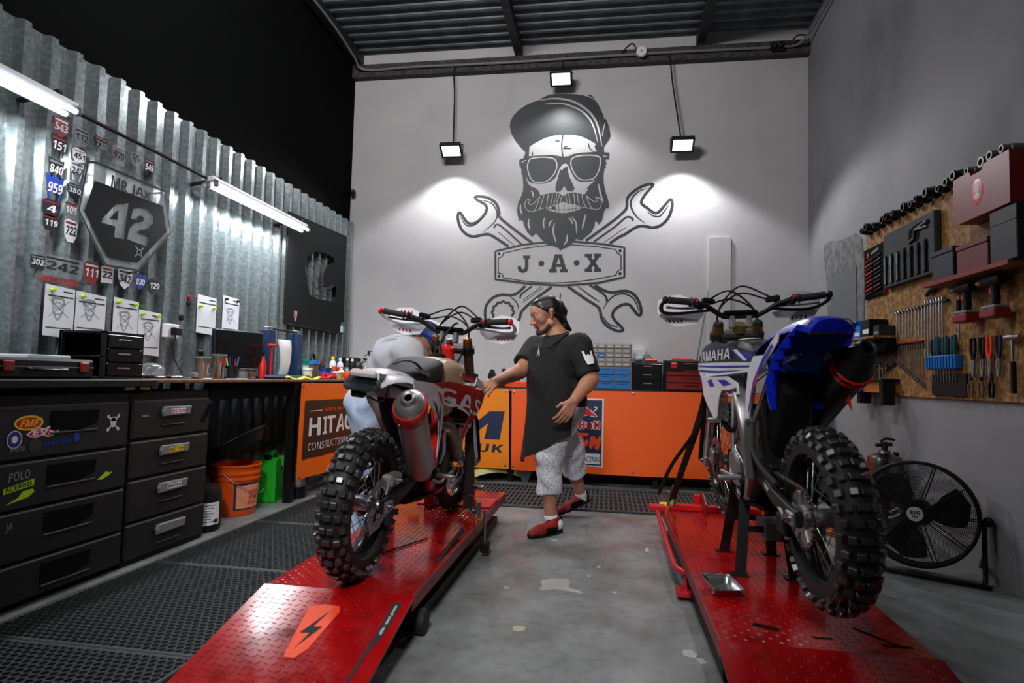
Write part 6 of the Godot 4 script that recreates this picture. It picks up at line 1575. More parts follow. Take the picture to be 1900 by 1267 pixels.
	bottle("orange topped white bottle leaning right of the yellow capped one",V(-2.86,Y,-6.28),0.23,0.034,M.white,M.white,org)
	bottle("black bottle with a blue cap behind the orange jars",V(-2.95,Y,-6.4),0.2,0.035,M.black,M.blue,null)
	bottle("dark red and white bottle left of the yellow capped one",V(-2.96,Y,-6.05),0.19,0.032,M.black,M.red_dark,M.white)
	bottle("tall dark spray can with a white nozzle nearest the white wall",V(-2.93,Y,-6.62),0.24,0.032,M.dark_steel,M.white,M.grey)
	bottle("second dark spray can with a white nozzle",V(-2.84,Y,-6.55),0.23,0.032,M.black,M.white,null)
	bottle("dark bottle with a red cap at the end of the row",V(-2.8,Y,-6.7),0.2,0.03,M.black,M.red,M.white)
	bottle("short orange bottle with a white cap at the bench front",V(-2.72,Y,-6.15),0.11,0.03,org,M.white,M.orange)
	bottle("orange round jar with a black label at the bench front",V(-2.70,Y,-6.35),0.15,0.042,org,M.black,null)
	bottle("small white bottle with an orange drop label",V(-2.73,Y,-6.03),0.12,0.03,M.white,M.white,M.orange)
	bottle("navy blue slim bottle behind the cream tub",V(-2.82,Y,-5.97),0.13,0.026,M.navy,M.white,null)
	t = thing("carton","black carton standing in the bench corner by the white wall","carton",at(-2.98,Y,-6.85))
	obj("box",lump(V(-0.08,0,-0.09),V(0.08,0.25,0.09),0.004),M.black,t)
	obj("carton_print",lump(V(0.079,0.16,-0.05),V(0.081,0.2,0.04),0.0),M.grey,t)
	t = thing("plastic_bag","pale plastic bag with a green print heaped in the corner","bag",at(-2.72,1.0402,-6.88))
	obj("bag",G().ball(V(0,0.09,0),V(0.12,0.1,0.11),12),paint(Color(0.72,0.8,0.78),0.35),t)
	obj("bag_print",G().ball(V(0.04,0.165,0.04),V(0.04,0.015,0.03),10),M.teal,t)
	# back bench
	var B := 0.9952
	t = thing("parts_organizer","grey drawer organizer, clear small drawers above large blue ones","organizer",at(-0.01,B,-6.85))
	obj("cabinet_shell",lump(V(-0.29,0,-0.08),V(0.275,0.505,0.045),0.004),M.grey,t)
	var cd := paint(Color(0.62,0.60,0.56),0.3)
	for r in 5:
		for c in 6:
			var m: Material = M.sky_blue if r == 2 and c == 2 else cd
			var d := obj("drawer",lump(V(-0.272 + c * 0.0895,0.455 - r * 0.05,0.04),V(-0.19 + c * 0.0895,0.495 - r * 0.05,0.058),0.003),m,t)
			obj("label_tab",lump(V(-0.252 + c * 0.0895,0.468 - r * 0.05,0.058),V(-0.21 + c * 0.0895,0.475 - r * 0.05,0.063),0.001),M.white,d)
	for r in 3:
		for c in 3:
			var d := obj("drawer",lump(V(-0.272 + c * 0.179,0.165 - r * 0.077,0.04),V(-0.1 + c * 0.179,0.232 - r * 0.077,0.06),0.004),M.sky_blue,t)
			obj("finger_lip",lump(V(-0.23 + c * 0.179,0.218 - r * 0.077,0.058),V(-0.14 + c * 0.179,0.228 - r * 0.077,0.068),0.002),M.sky_blue,d)
	t = thing("parts_organizer","second grey organizer half hidden behind the standing man","organizer",at(-0.6,B,-6.85))
	obj("cabinet_shell",lump(V(-0.28,0,-0.08),V(0.29,0.5,0.045),0.004),M.grey,t)
	for r in 5:
		for c in 6: obj("drawer",lump(V(-0.262 + c * 0.0895,0.45 - r * 0.05,0.04),V(-0.18 + c * 0.0895,0.49 - r * 0.05,0.058),0.003),cd,t)
	for r in 3:
		for c in 3: obj("drawer",lump(V(-0.262 + c * 0.179,0.16 - r * 0.077,0.04),V(-0.09 + c * 0.179,0.228 - r * 0.077,0.06),0.004),M.sky_blue,t)
	t = thing("tape_dispenser","black tape dispenser on top of the drawer organizers","dispenser",at(-0.27,B + 0.5055,-6.83))
	obj("body",G().prism(pairs([-9,0,6,0,7,4,3,11,-2,10,-4,4,-9,3]),0.05,Transform3D(),0.005),M.black,t)
	obj("roll",G().lathe([P(0.02,0),P(0.038,0),P(0.038,0.03),P(0.02,0.03),P(0.02,0)],18,rot(V(PI / 2,0,0),V(0.005,0.07,0.01))),M.red_dark,t)
	drawer_box("drawer_box","black three drawer box between the organizer and the red toolbox",V(0.275,B,-6.98),V(0.59,B + 0.31,-6.78),3,M.black_gloss,M.black,M.grey)
	t = drawer_box("drawer_box","black toolbox with three red drawers on the back bench",V(0.61,B,-6.98),V(1.15,B + 0.335,-6.76),4,M.red_dark,M.black,M.red_dark)
	obj("lid_front",lump(V(-0.262,0.215,0.1),V(0.262,0.325,0.122),0.004),M.black,t)
	for x in [-0.17,0.2]: obj("red_latch",lump(V(x - 0.035,0.245,0.12),V(x + 0.03,0.305,0.13),0.004),M.red,t)
	tag(obj("small_carton",lump(V(0.29,1.36,-7.12),V(0.42,1.46,-7.02),0.003),M.white),"small white box fixed to the wall right of the organizer","box")
	t = thing("red_ratchet","red handled strap lying on the black three drawer box","tool",at(0.46,B + 0.3105,-6.86,0.2))
	obj("grip",lump(V(-0.06,0,-0.02),V(0.08,0.03,0.02),0.008),M.red,t)
	obj("loop",G().tube(curve([V(-0.05,0.02,0),V(-0.07,0.07,0),V(-0.02,0.08,0),V(0.03,0.03,0)],5),0.008,6),M.grey,t)
	t = thing("clear_cap","clear plastic cover on the left of the black three drawer box","cover",at(0.34,B + 0.3105,-6.86))
	obj("dome",G().ball(V(0,0.03,0),V(0.06,0.03,0.05),14),paint(Color(0.55,0.6,0.65),0.2),t)
	tag(obj("orange_folder",lump(V(0.7,B + 0.336,-6.95),V(0.92,B + 0.355,-6.8),0.003),M.orange),"orange folder lying on the toolbox with red drawers","folder")
	tag(obj("wall_wire",G().tube([V(0.98,1.3,-7.12),V(1.08,1.9,-7.12),V(1.14,2.3,-7.125)],0.005,6),M.grey),"thin grey wire hanging on the wall above the red drawers","cable")
	# clutter by the standing man's hand
	t = thing("vise","black bench vise left of the standing man's forearm","vise",at(-1.15,B,-6.62))
	obj("base",lump(V(-0.09,0,-0.08),V(0.09,0.05,0.08),0.01),M.black,t)
	obj("jaw_body",G().prism(pairs([-12,5,12,5,14,13,8,15,5,20,2,20,2,14,-6,13,-8,19,-11,19,-14,12]),0.07,at(0,0,-0.035),0.006),M.black,t)
	obj("handle_bar",G().tube([V(-0.12,0.06,0.06),V(0.06,0.13,0.07)],0.008,8),M.steel,t)
	t = thing("ring_hook","black wire ring on a stem behind the man's forearm","hook",at(-0.93,B,-6.7))
	obj("stem",G().tube(curve([V(-0.06,0,0),V(-0.03,0.08,0),V(0.02,0.14,0)],5),0.01,8),M.navy,t)
	obj("ring",G().tube(circle(Vector2.ZERO,0.05,18).map(func(q): return V(q.x + 0.03,0.19 + q.y * 0.5,q.y * 0.8)),0.008,6,true),M.black,t)
	t = thing("cable_heap","orange cable heap on the back bench under the man's forearm","cable",at(-0.95,B,-6.55))
	var hp := []
	for k in 120: hp.append(V(cos(k * 0.5) * (0.14 + 0.03 * sin(k)),0.012 + 0.0004 * k,sin(k * 0.5) * 0.055))
	obj("loops",G().tube(hp,0.009,6),M.orange,t)
	tub("beaker","clear measuring beaker beside the standing man's apron",V(-0.72,B,-6.6),0.17,0.045,0.055,paint(Color(0.7,0.72,0.7),0.25),null,0.0)
	t = thing("yellow_reel","yellow and orange string reel in front of the beaker","reel",at(-0.8,B,-6.5))
	obj("spool",G().lathe([P(0,0),P(0.04,0),P(0.04,0.008),P(0.025,0.01),P(0.025,0.045),P(0.04,0.047),P(0.04,0.055),P(0,0.055)],18),M.yellow,t)
	obj("winding",G().lathe([P(0.026,0.01),P(0.036,0.014),P(0.036,0.042),P(0.026,0.045)],18),M.orange,t)
	t = thing("dial_gauge","steel dip rod with a round white head hung at the banner top","gauge",Transform3D(Basis(),V(-0.755,0.9,-6.376)))
	obj("rod",G().tube([V(0,-0.02,0),V(0.005,0.16,0)],0.005,8),M.steel,t)
	obj("head",G().lathe([P(0,0),P(0.022,0),P(0.022,0.012),P(0,0.014)],16,rot(V(PI / 2,0,0),V(0.005,0.165,0.0))),M.white,t)
	obj("tip",G().ball(V(0.0,-0.025,0),0.01,8),M.black,t)
	tub("tub","white grease tub at the left end of the back bench",V(-1.75,B,-6.7),0.12,0.05,0.055,M.white,M.red,0.012)
	tag(obj("work_lamp",G().box(V(0.16,0.06,0.1),at(-1.45,B + 0.0305,-6.7,0.4),0.015),M.orange),"orange tool battery lying on the back bench behind the red bike","battery")

# ------------------------------------------------------------------ the chipboard with tools on the right wall, fan and tank below
func from_wall(x: float,y: float,z: float) -> Transform3D:
	# local z points into the room (-x), local x runs towards the viewer's right (+z), y up
	return Transform3D(Basis(Vector3.BACK,Vector3.UP,Vector3.LEFT),V(x,y,z))

func tool_board() -> void:
	var X := 2.1695
	var t := thing("tool_board","large chipboard panel of hung tools on the right wall","tool board",at(2.179,1.03,-4.35))
	obj("board",lump(V(-0.009,0,-1.22),V(0.009,1.34,1.2),0.002),M.osb,t)
	var dark := paint(Color(0.10,0.10,0.11),0.35,0.6)
	# impact sockets along the top edge
	for k in 17:
		var r := 0.034 + 0.007 * sin(k * 2.3)
		var l := 0.085 + 0.015 * sin(k * 1.7)
		var o := obj("impact_socket",G().lathe([P(0,0),P(r,0),P(r,l * 0.55),P(r * 0.8,l * 0.6),P(r * 0.8,l),P(r * 0.5,l),P(r * 0.5,l * 0.8),P(0,l * 0.8)],18),M.cast if k > 12 else dark,self,Transform3D(Basis(V(0,0,1),PI / 2),V(2.186,2.371 + r,-5.5 + k * 0.118)))
		tag(o,("bright steel socket on the board's top edge, %s from the left" if k > 12 else "dark socket lying on the board's top edge, %s from the left") % ORD[k],"socket","sockets along the top of the tool board")
	# red-edged screwdriver pouch
	t = thing("tool_pouch","tall black pouch with red edging full of small screwdrivers","tool pouch",from_wall(X,1.83,-5.37))
	obj("cloth",lump(V(-0.19,0,0),V(0.19,0.42,0.02),0.006),M.black_matt,t)
	for x in [-0.19,0.183]: obj("edging",lump(V(x,0,0.002),V(x + 0.008,0.42,0.024),0.002),M.red_dark,t)
	for k in 9:
		obj("small_tool",G().tube([V(-0.14,0.03 + k * 0.034,0.026),V(-0.02 + 0.01 * (k % 3),0.045 + k * 0.034,0.026)],0.009,8),M.red if k % 2 else M.dark_steel,t)
		obj("small_tool",G().tube([V(0.01,0.045 + k * 0.034,0.026),V(0.14,0.06 + k * 0.034,0.026)],0.006,8),M.steel if k % 2 else M.dark_steel,t)
	obj("print",G().box(V(0.14,0.02,0.002),rot(V(0,0,0.15),V(0.02,0.375,0.0215))),M.grey,t)
	obj("print",G().ball(V(-0.12,0.36,0.021),V(0.02,0.025,0.002),12),M.red,t)
	# grey foam tray with chisel-like tools
	t = thing("tool_tray","big charcoal foam tray with long tools in shaped pockets","tool tray",from_wall(X,1.86,-4.76))
	obj("foam",lump(V(-0.38,0,0),V(0.38,0.42,0.045),0.006),paint(Color(0.16,0.185,0.2),0.8),t)
	for k in 7:
		var x := -0.33 + k * 0.1
		var o := obj("pocket",G().prism([P(x - 0.032,0.02),P(x + 0.032,0.02),P(x + 0.026,0.17),P(x + 0.034,0.2),P(x + 0.02,0.25),P(x - 0.02,0.25),P(x - 0.034,0.2),P(x - 0.026,0.17)],0.002,at(0,0,0.0445)),M.black_matt,t)
		obj("chisel",G().tube([V(x,0.03,0.052),V(x,0.15,0.052),V(x,0.17,0.052),V(x,0.235,0.052)],[0.009,0.006,0.012,0.011],8),M.steel if k < 3 else M.dark_steel,o)
	obj("pocket",G().prism(pairs([3,26,17,26,20,32,33,34,33,37,22,38,14,38,4,36]),0.002,at(0,0,0.0445)),M.black_matt,t)
	obj("snap_ring_pliers",G().tube([V(0.05,0.27,0.05),V(0.12,0.285,0.05),V(0.13,0.34,0.05),V(0.3,0.365,0.05)],0.01,8).tube([V(0.13,0.34,0.05),V(0.3,0.33,0.05)],0.009,8),M.cast,t)
	# shelves and boxes
	t = thing("board_shelf","narrow chipboard shelf with a dark red edge, right half of the board","shelf",from_wall(X,1.745,-3.9))
	obj("plank",lump(V(-0.42,0,0),V(0.45,0.02,0.15),0.002),M.osb,t)
	obj("red_edge",lump(V(-0.42,-0.004,0.15),V(0.45,0.022,0.156),0.001),M.red_dark,t)
	obj("end_block",lump(V(-0.41,0.02,0.0),V(-0.38,0.1,0.06),0.002),paint(Color(0.72,0.66,0.42),0.7),t)
	var boxes := [[-4.12,0.24,0.19,0.13,paint(Color(0.03,0.07,0.14),0.6),"navy blue box on the red edged shelf"],[-3.81,0.30,0.17,0.13,paint(Color(0.36,0.04,0.05),0.6),"dark red box right of the navy box"]]
	for q in boxes:
		t = thing("storage_box",q[5],"box",from_wall(X,1.766,q[0]),"boxes on the red edged shelf")
		obj("body",lump(V(-q[1] / 2,0,0.0),V(q[1] / 2,q[2] - 0.03,q[3]),0.004),q[4],t)
		obj("lid",lump(V(-q[1] / 2 - 0.004,q[2] - 0.03,-0.0),V(q[1] / 2 + 0.004,q[2],q[3] + 0.004),0.004),q[4],t)
	t = thing("storage_box","tall dark blue box at the right frame border","box",from_wall(X,1.7662,-3.52))
	obj("body",lump(V(-0.1,0,0),V(0.12,0.28,0.14),0.004),paint(Color(0.035,0.08,0.13),0.6),t)
	obj("lid_seam",lump(V(-0.101,0.2,0.1),V(0.121,0.206,0.142),0.001),M.black,t)
	t = thing("tool_case","dark red hard case with a white emblem at the top right","tool case",from_wall(X,2.08,-3.74))
	var rc := paint(Color(0.42,0.035,0.045),0.45)
	obj("shell",G().prism(pairs([-27,1,-22,-1,26,-1,26,27,4,27,2,24,-8,24,-10,27,-26,27]),0.12,Transform3D(),0.012),rc,t)
	var em := G().ball(V(-0.02,0.13,0.12),V(0.055,0.075,0.003),18)
	obj("emblem",em,M.red,t)
	obj("emblem_figure",G().ball(V(-0.02,0.145,0.1225),V(0.022,0.028,0.002),14).ball(V(-0.02,0.105,0.1225),V(0.028,0.02,0.002),14),M.paper,t)
	# small shelf at the left with blue boxes, rolled pouch
	t = thing("board_shelf","small chipboard shelf at the left edge of the tool board","shelf",from_wall(X,1.47,-5.32))
	obj("plank",lump(V(-0.25,0,0),V(0.3,0.018,0.17),0.002),M.osb,t)
	for x in [-0.2,0.25]: obj("bracket",G().prism([P(0,0),P(0.12,0),P(0,-0.1)],0.01,Transform3D(Basis(Vector3.BACK,Vector3.UP,Vector3.RIGHT),V(x,0,0))),M.dark_steel,t)
	var lab := ["blue glove carton at the left end of the small shelf","blue and white carton in front on the small shelf","black and grey sander set on the small shelf","black handled brush head on the small shelf"]
	var bx := [[-5.52,0.13,0.15,0.13,M.sky_blue],[-5.38,0.11,0.1,0.15,M.sky_blue],[-5.24,0.13,0.14,0.14,M.black],[-5.1,0.1,0.08,0.12,M.dark_steel]]
	for k in 4:
		var q: Array = bx[k]
		t = thing("carton",lab[k],"carton",from_wall(X,1.4885,q[0]),"cartons on the small shelf")
		obj("box",lump(V(-q[1] / 2,0,0.005),V(q[1] / 2,q[2],q[3]),0.004),q[4],t)
		obj("print_band",lump(V(-q[1] / 2 + 0.01,q[2] * 0.2,q[3]),V(q[1] / 2 - 0.01,q[2] * 0.45,q[3] + 0.001),0.0),M.paper if k < 3 else M.grey,t)
	tag(obj("rolled_pouch",G().tube([V(2.11,1.4,-5.5),V(2.11,1.405,-5.2),V(2.11,1.4,-4.98)],[0.05,0.056,0.045],14),M.black_matt),"black rolled pouch tucked under the small shelf","pouch")
	# folding knife
	t = thing("folding_knife","black folding knife hung under the foam tray","knife",from_wall(X,1.755,-4.44) * rot(V(0,0,0.25)))
	obj("handle",G().tube([V(-0.11,0,0.02),V(-0.03,0.01,0.02),V(0.08,0.0,0.02)],[0.012,0.02,0.016],10),M.black,t)
	obj("blade",G().prism(pairs([7,1.2,12,0.6,7,-1]),0.004,at(0,0,0.018)),M.steel,t)
	# hanging rows: each tool a thing
	row_of(9,-5.0,-4.62,1.655,0.20,0.0,0.0045,M.chrome,"chrome hex key under the foam tray","hex key","chrome hex keys")
	row_of(7,-4.58,-4.36,1.70,0.34,0.02,0.0055,M.chrome,"long chrome tee bar in the middle of the board","tee bar","long chrome tee bars")
	row_of(12,-5.42,-5.04,1.41,0.26,-0.12,0.006,dark,"dark wrench in the left hanging row","wrench","left row of wrenches")
	row_of(11,-4.98,-4.62,1.40,0.13,0.16,0.006,M.cast,"grey wrench in the right hanging row","wrench","right row of wrenches")
	tag(obj("tool_rail",lump(V(2.14,1.415,-5.45),V(2.1698,1.43,-4.6),0.002),M.red_dark),"dark red rail holding the two rows of wrenches","rail")
	tag(obj("tool_rail",lump(V(2.15,1.66,-5.05),V(2.1698,1.672,-4.3),0.002),M.dark_steel),"steel rail holding the hex keys and tee bars","rail")
	# screwdriver rack
	t = thing("screwdriver_rack","bright blue plastic rack for screwdrivers, low on the board","rack",from_wall(X,1.22,-4.33))
	obj("rack",lump(V(-0.17,0,0.0),V(0.17,0.09,0.05),0.006),M.sky_blue,t)
	for k in 10: obj("rib",lump(V(-0.165 + k * 0.034,0.005,0.05),V(-0.155 + k * 0.034,0.085,0.058),0.002),M.sky_blue,t)
	for k in 9:
		t = thing("screwdriver","teal handled screwdriver, %s from the left in the blue rack" % ORD[k],"screwdriver",from_wall(X,1.31,-4.47 + k * 0.034),"screwdrivers in the blue rack")
		obj("handle",G().tube([V(0,0.0,0.026),V(0,0.03,0.026),V(0,0.09,0.026),V(0,0.11 + 0.008 * (k % 3),0.026)],[0.008,0.013,0.012,0.009],8),paint(Color(0.04,0.28,0.33),0.4) if k % 3 else M.black,t)
		obj("blade",G().tube([V(0,0,0.026),V(0,-0.17,0.026)],0.0035,6),M.steel,t)
	tag(obj("dark_plate",lump(V(2.15,1.05,-4.5),V(2.1698,1.19,-4.1),0.003),M.black),"black holder plate under the blue screwdriver rack","holder")
	# drills hung on pegs
	for k in 2:
		t = thing("cordless_drill",["black cordless drill with a red battery, nearer the screwdriver rack","second cordless drill with a red battery, nearer the right border"][k],"drill",from_wall(X,1.52,-4.0 + 0.27 * k),"cordless drills hung on the board")
		obj("motor_body",G().tube([V(-0.09,0.18,0.07),V(-0.05,0.18,0.07),V(0.06,0.18,0.07),V(0.09,0.18,0.07)],[0.02,0.034,0.036,0.03],14),M.black,t)
		obj("chuck",G().tube([V(-0.09,0.18,0.07),V(-0.13,0.18,0.07),V(-0.15,0.18,0.07)],[0.02,0.019,0.01],12),M.steel,t)
		obj("grip",G().tube([V(0.02,0.16,0.07),V(0.03,0.08,0.07),V(0.02,0.02,0.07)],[0.024,0.021,0.024],12,false,0.8),M.black,t)
		obj("battery",lump(V(-0.055,-0.03,0.025),V(0.085,0.02,0.115),0.008),M.red_dark,t)
		obj("battery_top",lump(V(-0.05,0.02,0.03),V(0.08,0.04,0.11),0.006),M.grey,t)
		obj("trigger",lump(V(-0.02,0.1,0.06),V(0.0,0.14,0.08),0.004),M.red,t)
	# long screwdriver, pliers, cutters, hammer
	t = thing("long_screwdriver","long black and steel screwdriver left of the drills","screwdriver",from_wall(X,1.47,-4.16))
	obj("shaft",G().tube([V(0,-0.07,0.02),V(0,0.2,0.02)],0.005,8),M.steel,t)
	obj("handle",G().tube([V(0,0.06,0.02),V(0,0.1,0.02),V(0,0.18,0.02)],[0.01,0.016,0.013],10),M.black,t)
	var pl := [[-4.02,M.black,"black handled pliers, leftmost of the plier row"],[-3.93,M.black,"black handled cutters, second of the plier row"],[-3.86,M.orange,"orange handled pliers in the plier row"],[-3.78,M.navy,"long black pliers right of the orange pair"]]
	for q in pl:
		t = thing("pliers",q[2],"pliers",from_wall(X,1.27,q[0]),"row of hanging pliers")
		for s in [-1,1]:
			obj("handle",G().tube(curve([V(0.004 * s,0.0,0.02),V(0.02 * s,0.05,0.02),V(0.018 * s,0.13,0.02)],4),0.009,8),q[1],t)
			obj("jaw",G().tube([V(0.006 * s,0.01,0.02),V(0.011 * s,-0.04,0.02),V(0.003 * s,-0.10,0.02)],0.008,8),M.steel,t)
	for k in 3:
		t = thing("pliers",["brown handled nippers hanging low, left one","brown handled nippers hanging low, middle one","black handled nippers hanging low, right one"][k],"pliers",from_wall(X,1.12,-4.05 + k * 0.1),"low row of nippers")
		for s in [-1,1]:
			obj("handle",G().tube(curve([V(0.0,0.03,0.02),V(0.02 * s,-0.01,0.02),V(0.014 * s,-0.07,0.02)],4),0.008,8),M.wood if k < 2 else M.black,t)
		obj("jaw",G().tube([V(0,0.03,0.02),V(0,0.07,0.02)],[0.014,0.008],8),M.dark_steel,t)
	t = thing("hammer","steel hammer with a black grip hanging at the right border","hammer",from_wall(X,1.38,-3.64))
	obj("head",G().tube([V(-0.06,0,0.03),V(-0.04,0,0.03),V(0.04,0,0.03),V(0.06,0,0.03)],[0.014,0.016,0.016,0.012],12),M.steel,t)
	obj("handle",G().tube([V(0,0,0.03),V(0,-0.14,0.03)],0.009,10),M.chrome,t)
	obj("grip",G().tube([V(0,-0.13,0.03),V(0,-0.3,0.03)],0.014,10),M.black,t)
	# rack on the bottom left with tee handles and a blue roll
	t = thing("tool_rack","small wooden rack with black clamps at the board's lower left corner","rack",from_wall(X,1.05,-5.35))
	obj("plank",lump(V(-0.34,0.0,0.0),V(0.34,0.09,0.10),0.004),paint(Color(0.62,0.38,0.10),0.6),t)
	obj("top_strip",lump(V(-0.35,0.09,0.0),V(0.36,0.11,0.13),0.003),M.black,t)
	for x in [-0.1,0.32]: obj("clamp_leg",lump(V(x - 0.03,-0.09,0.03),V(x + 0.03,0.1,0.12),0.004),M.black,t)
	tag(obj("paper_roll",G().lathe([P(0.012,-0.1),P(0.035,-0.1),P(0.035,0.1),P(0.012,0.1),P(0.012,-0.1)],18,Transform3D(Basis(Vector3.RIGHT,PI / 2),V(2.03,1.09,-5.5))),paint(Color(0.36,0.52,0.68),0.7)),"light blue roll in front of the small wooden rack","roll")
	for k in 11:
		t = thing("tee_driver","short tee handled driver, %s from the left on the small wooden rack" % ORD[k],"driver",from_wall(X,1.161,-5.64 + k * 0.056),"drivers on the small wooden rack")
		obj("shaft",G().tube([V(0,0.0,0.06),V(0,0.08 + 0.02 * (k % 3),0.06)],0.005,6),M.steel,t)
		obj("handle",G().tube([V(-0.018,0.08 + 0.02 * (k % 3),0.06),V(0.018,0.08 + 0.02 * (k % 3),0.06)],0.009,8),M.chrome if k % 3 == 0 else M.black,t)

func row_of(n: int,z0: float,z1: float,y: float,l: float,grow: float,r: float,m: Material,label: String,cat: String,group: String) -> void:
	for k in n:
		var s := float(k) / (n - 1)
		var t := thing(cat.replace(" ","_"),"%s, %s from the left" % [label,ORD[k]],cat,from_wall(2.1695,y,lerpf(z0,z1,s)),group)
		var ll := l + grow * s
		if cat == "wrench":
			obj("shank",G().box(V(0.011,ll - 0.03,0.005),at(0,-ll / 2,0.014),0.0015),m,t)
			obj("ring_end",G().lathe([P(0.007,-0.005),P(0.014,-0.005),P(0.014,0.005),P(0.007,0.005),P(0.007,-0.005)],12,rot(V(PI / 2,0,0),V(0,-0.008,0.014))),m,t)
			obj("open_end",G().prism([P(-0.012,0.0),P(-0.006,0.012),P(0.006,0.012),P(0.012,0),P(0.014,-0.014),P(0.007,-0.016),P(0.005,-0.004),P(-0.005,-0.004),P(-0.007,-0.016),P(-0.014,-0.014)],0.008,at(0,-ll + 0.006,0.01)),m,t)
		else:
			obj("shaft",G().tube([V(0,0,0.014),V(0,-ll,0.014)],r,8),m,t)
			obj("bent_end",G().tube([V(-0.012,0.004,0.014),V(0.0,0.004,0.014),V(0.012,0.004,0.03)],r * 1.15,8),m,t)
			if cat == "tee bar": obj("socket_tip",G().tube([V(0,-ll,0.014),V(0,-ll - 0.06,0.014)],r * 1.7,8),m,t)

func floor_things() -> void:
	# drum fan tipped towards the viewer
	var n := V(-0.50,0.10,0.86).normalized()
	var c := V(1.86,0.345,-4.08)
	var t := thing("drum_fan","large black floor fan on a tubular stand below the tool board","fan",Transform3D(Basis(),V(c.x,0,c.z)))
	var zx := Vector3.UP.cross(n).normalized()
	var x := Transform3D(Basis(zx,n.cross(zx),n),V(0,c.y,0))
	var R := 0.30
	var ring := func(r: float,z: float,w: float) -> Geo: return G().tube(circle(Vector2.ZERO,r,48).map(func(q): return x * V(q.x,q.y,z)),w,6,true)
	obj("rim_hoop",ring.call(R,0.075,0.010),M.black,t)
	obj("rim_hoop",ring.call(R,-0.075,0.010),M.black,t)
	obj("drum_band",G().lathe([P(R - 0.002,-0.06),P(R + 0.003,-0.06),P(R + 0.003,0.045),P(R - 0.002,0.045),P(R - 0.002,-0.06)],48,x * rot(V(PI / 2,0,0))),M.black,t)
	for e in [0.09,-0.085]:
		var g := G()
		for k in 30: g.tube(circle(Vector2.ZERO,0.04 + k * 0.0088,40).map(func(q): return x * V(q.x,q.y,e + (0.03 if e > 0 else -0.03) * (1.0 - pow((0.04 + k * 0.0088) / R,2.0)))),0.0014,4,true)
		obj("grille_wires",g,M.dark_steel,t).set_meta("kind","stuff")
		for k in 10:
			var d := P(cos(TAU * k / 10),sin(TAU * k / 10))
			var s := 1.0 if e > 0 else -1.0
			obj("grille_spoke",G().tube([x * V(d.x * 0.04,d.y * 0.04,e + 0.032 * s),x * V(d.x * 0.17,d.y * 0.17,e + 0.022 * s),x * V(d.x * R,d.y * R,e - 0.01 * s)],0.0035,6),M.black,t)
	obj("badge_disc",G().lathe([P(0,0),P(0.042,0),P(0.042,0.008),P(0,0.01)],24,x * rot(V(PI / 2,0,0),V(0,0,0.118))),paint(Color(0.72,0.73,0.73),0.4),t)
	var bg := G()
	write(bg,"BIG",-0.026,0.0,0.052,0.02,func(p: Vector2,o: float) -> Vector3: return x * V(p.x,p.y,0.1285 + o),0.001)
	write(bg,"fan",-0.016,-0.02,0.032,0.015,func(p: Vector2,o: float) -> Vector3: return x * V(p.x,p.y,0.1285 + o),0.001)
	obj("badge_print",bg,M.ink,t)
	obj("motor",G().lathe([P(0,0),P(0.07,0),P(0.08,0.03),P(0.08,0.1),P(0,0.11)],24,x * rot(V(-PI / 2,0,0),V(0,0,-0.02))),M.black,t)
	for k in 3:
		var bl := func(p: Vector2,o: float) -> Vector3:
			var a: float = TAU * k / 3.0 + p.x
			return x * V(cos(a) * p.y,sin(a) * p.y,0.03 - 0.075 * p.x + o)
		obj("fan_blade",G().skin([P(-0.3,0.06),P(0.5,0.06),P(0.75,0.16),P(0.72,0.255),P(0.3,0.272),P(-0.2,0.24),P(-0.35,0.15)],bl,0.09,0.0,0.003),paint(Color(0.10,0.095,0.085),0.4,0.5),t)
	# stand
	var left := x * V(-R - 0.02,0,0); var right := x * V(R + 0.02,0,0)
	for s in [left,right]:
		obj("pivot_knob",G().ball(s + (s - V(0,c.y,0)).normalized() * 0.018,0.028,12),M.black,t)
	var fw := n * 0.26; fw.y = 0
	obj("stand_tube",G().tube(curve([right,right.lerp(right + fw * 0.3 - V(0,c.y,0),0.5),V(right.x,0.018,right.z) + fw * 0.35,V(right.x * 0.9,0.018,right.z * 0.9) + fw * 0.6,V(left.x * 0.9,0.018,left.z * 0.9) + fw * 0.6,V(left.x,0.018,left.z) + fw * 0.35,left.lerp(left + fw * 0.3 - V(0,c.y,0),0.5),left],7),0.013,10),M.black,t)
	for s in [left,right]:
		obj("rear_leg",G().tube([s.lerp(V(s.x,0.018,s.z) + fw * 0.35,0.55),V(s.x * 0.9,0.018,s.z * 0.9) - fw * 0.9],0.012,10),M.black,t)
		obj("rubber_foot",G().ball(V(s.x * 0.9,0.02,s.z * 0.9) - fw * 0.9,V(0.024,0.02,0.024),10),M.rubber,t)
	# steel tank
	t = thing("steel_tank","upright polished steel pressure tank against the right wall behind the fan","tank",at(2.04,0,-4.95))
	var st := paint(Color(0.48,0.46,0.44),0.22,1.0)
	obj("cylinder",G().lathe([P(0,0.0),P(0.118,0.0),P(0.12,0.03),P(0.12,0.53),P(0.11,0.58),P(0.075,0.605),P(0.04,0.61),P(0.035,0.63),P(0,0.63)],36),st,t)
	obj("skirt",G().lathe([P(0.121,0.0),P(0.126,0.0),P(0.126,0.05),P(0.121,0.05),P(0.121,0.0)],36),M.black,t)
	obj("valve",G().tube([V(0,0.61,0),V(0,0.69,0)],0.022,12).tube([V(-0.06,0.665,0),V(0.05,0.675,0)],0.014,10),M.dark_steel,t)
	obj("valve_handle",G().tube(curve([V(-0.03,0.69,0.0),V(0.0,0.715,0.01),V(0.06,0.71,0.02)],4),0.009,8),M.black,t)
	obj("filler_cap",G().lathe([P(0.02,0.585),P(0.02,0.62),P(0,0.62)],12,at(0.07,0,0.02)),M.black,t)
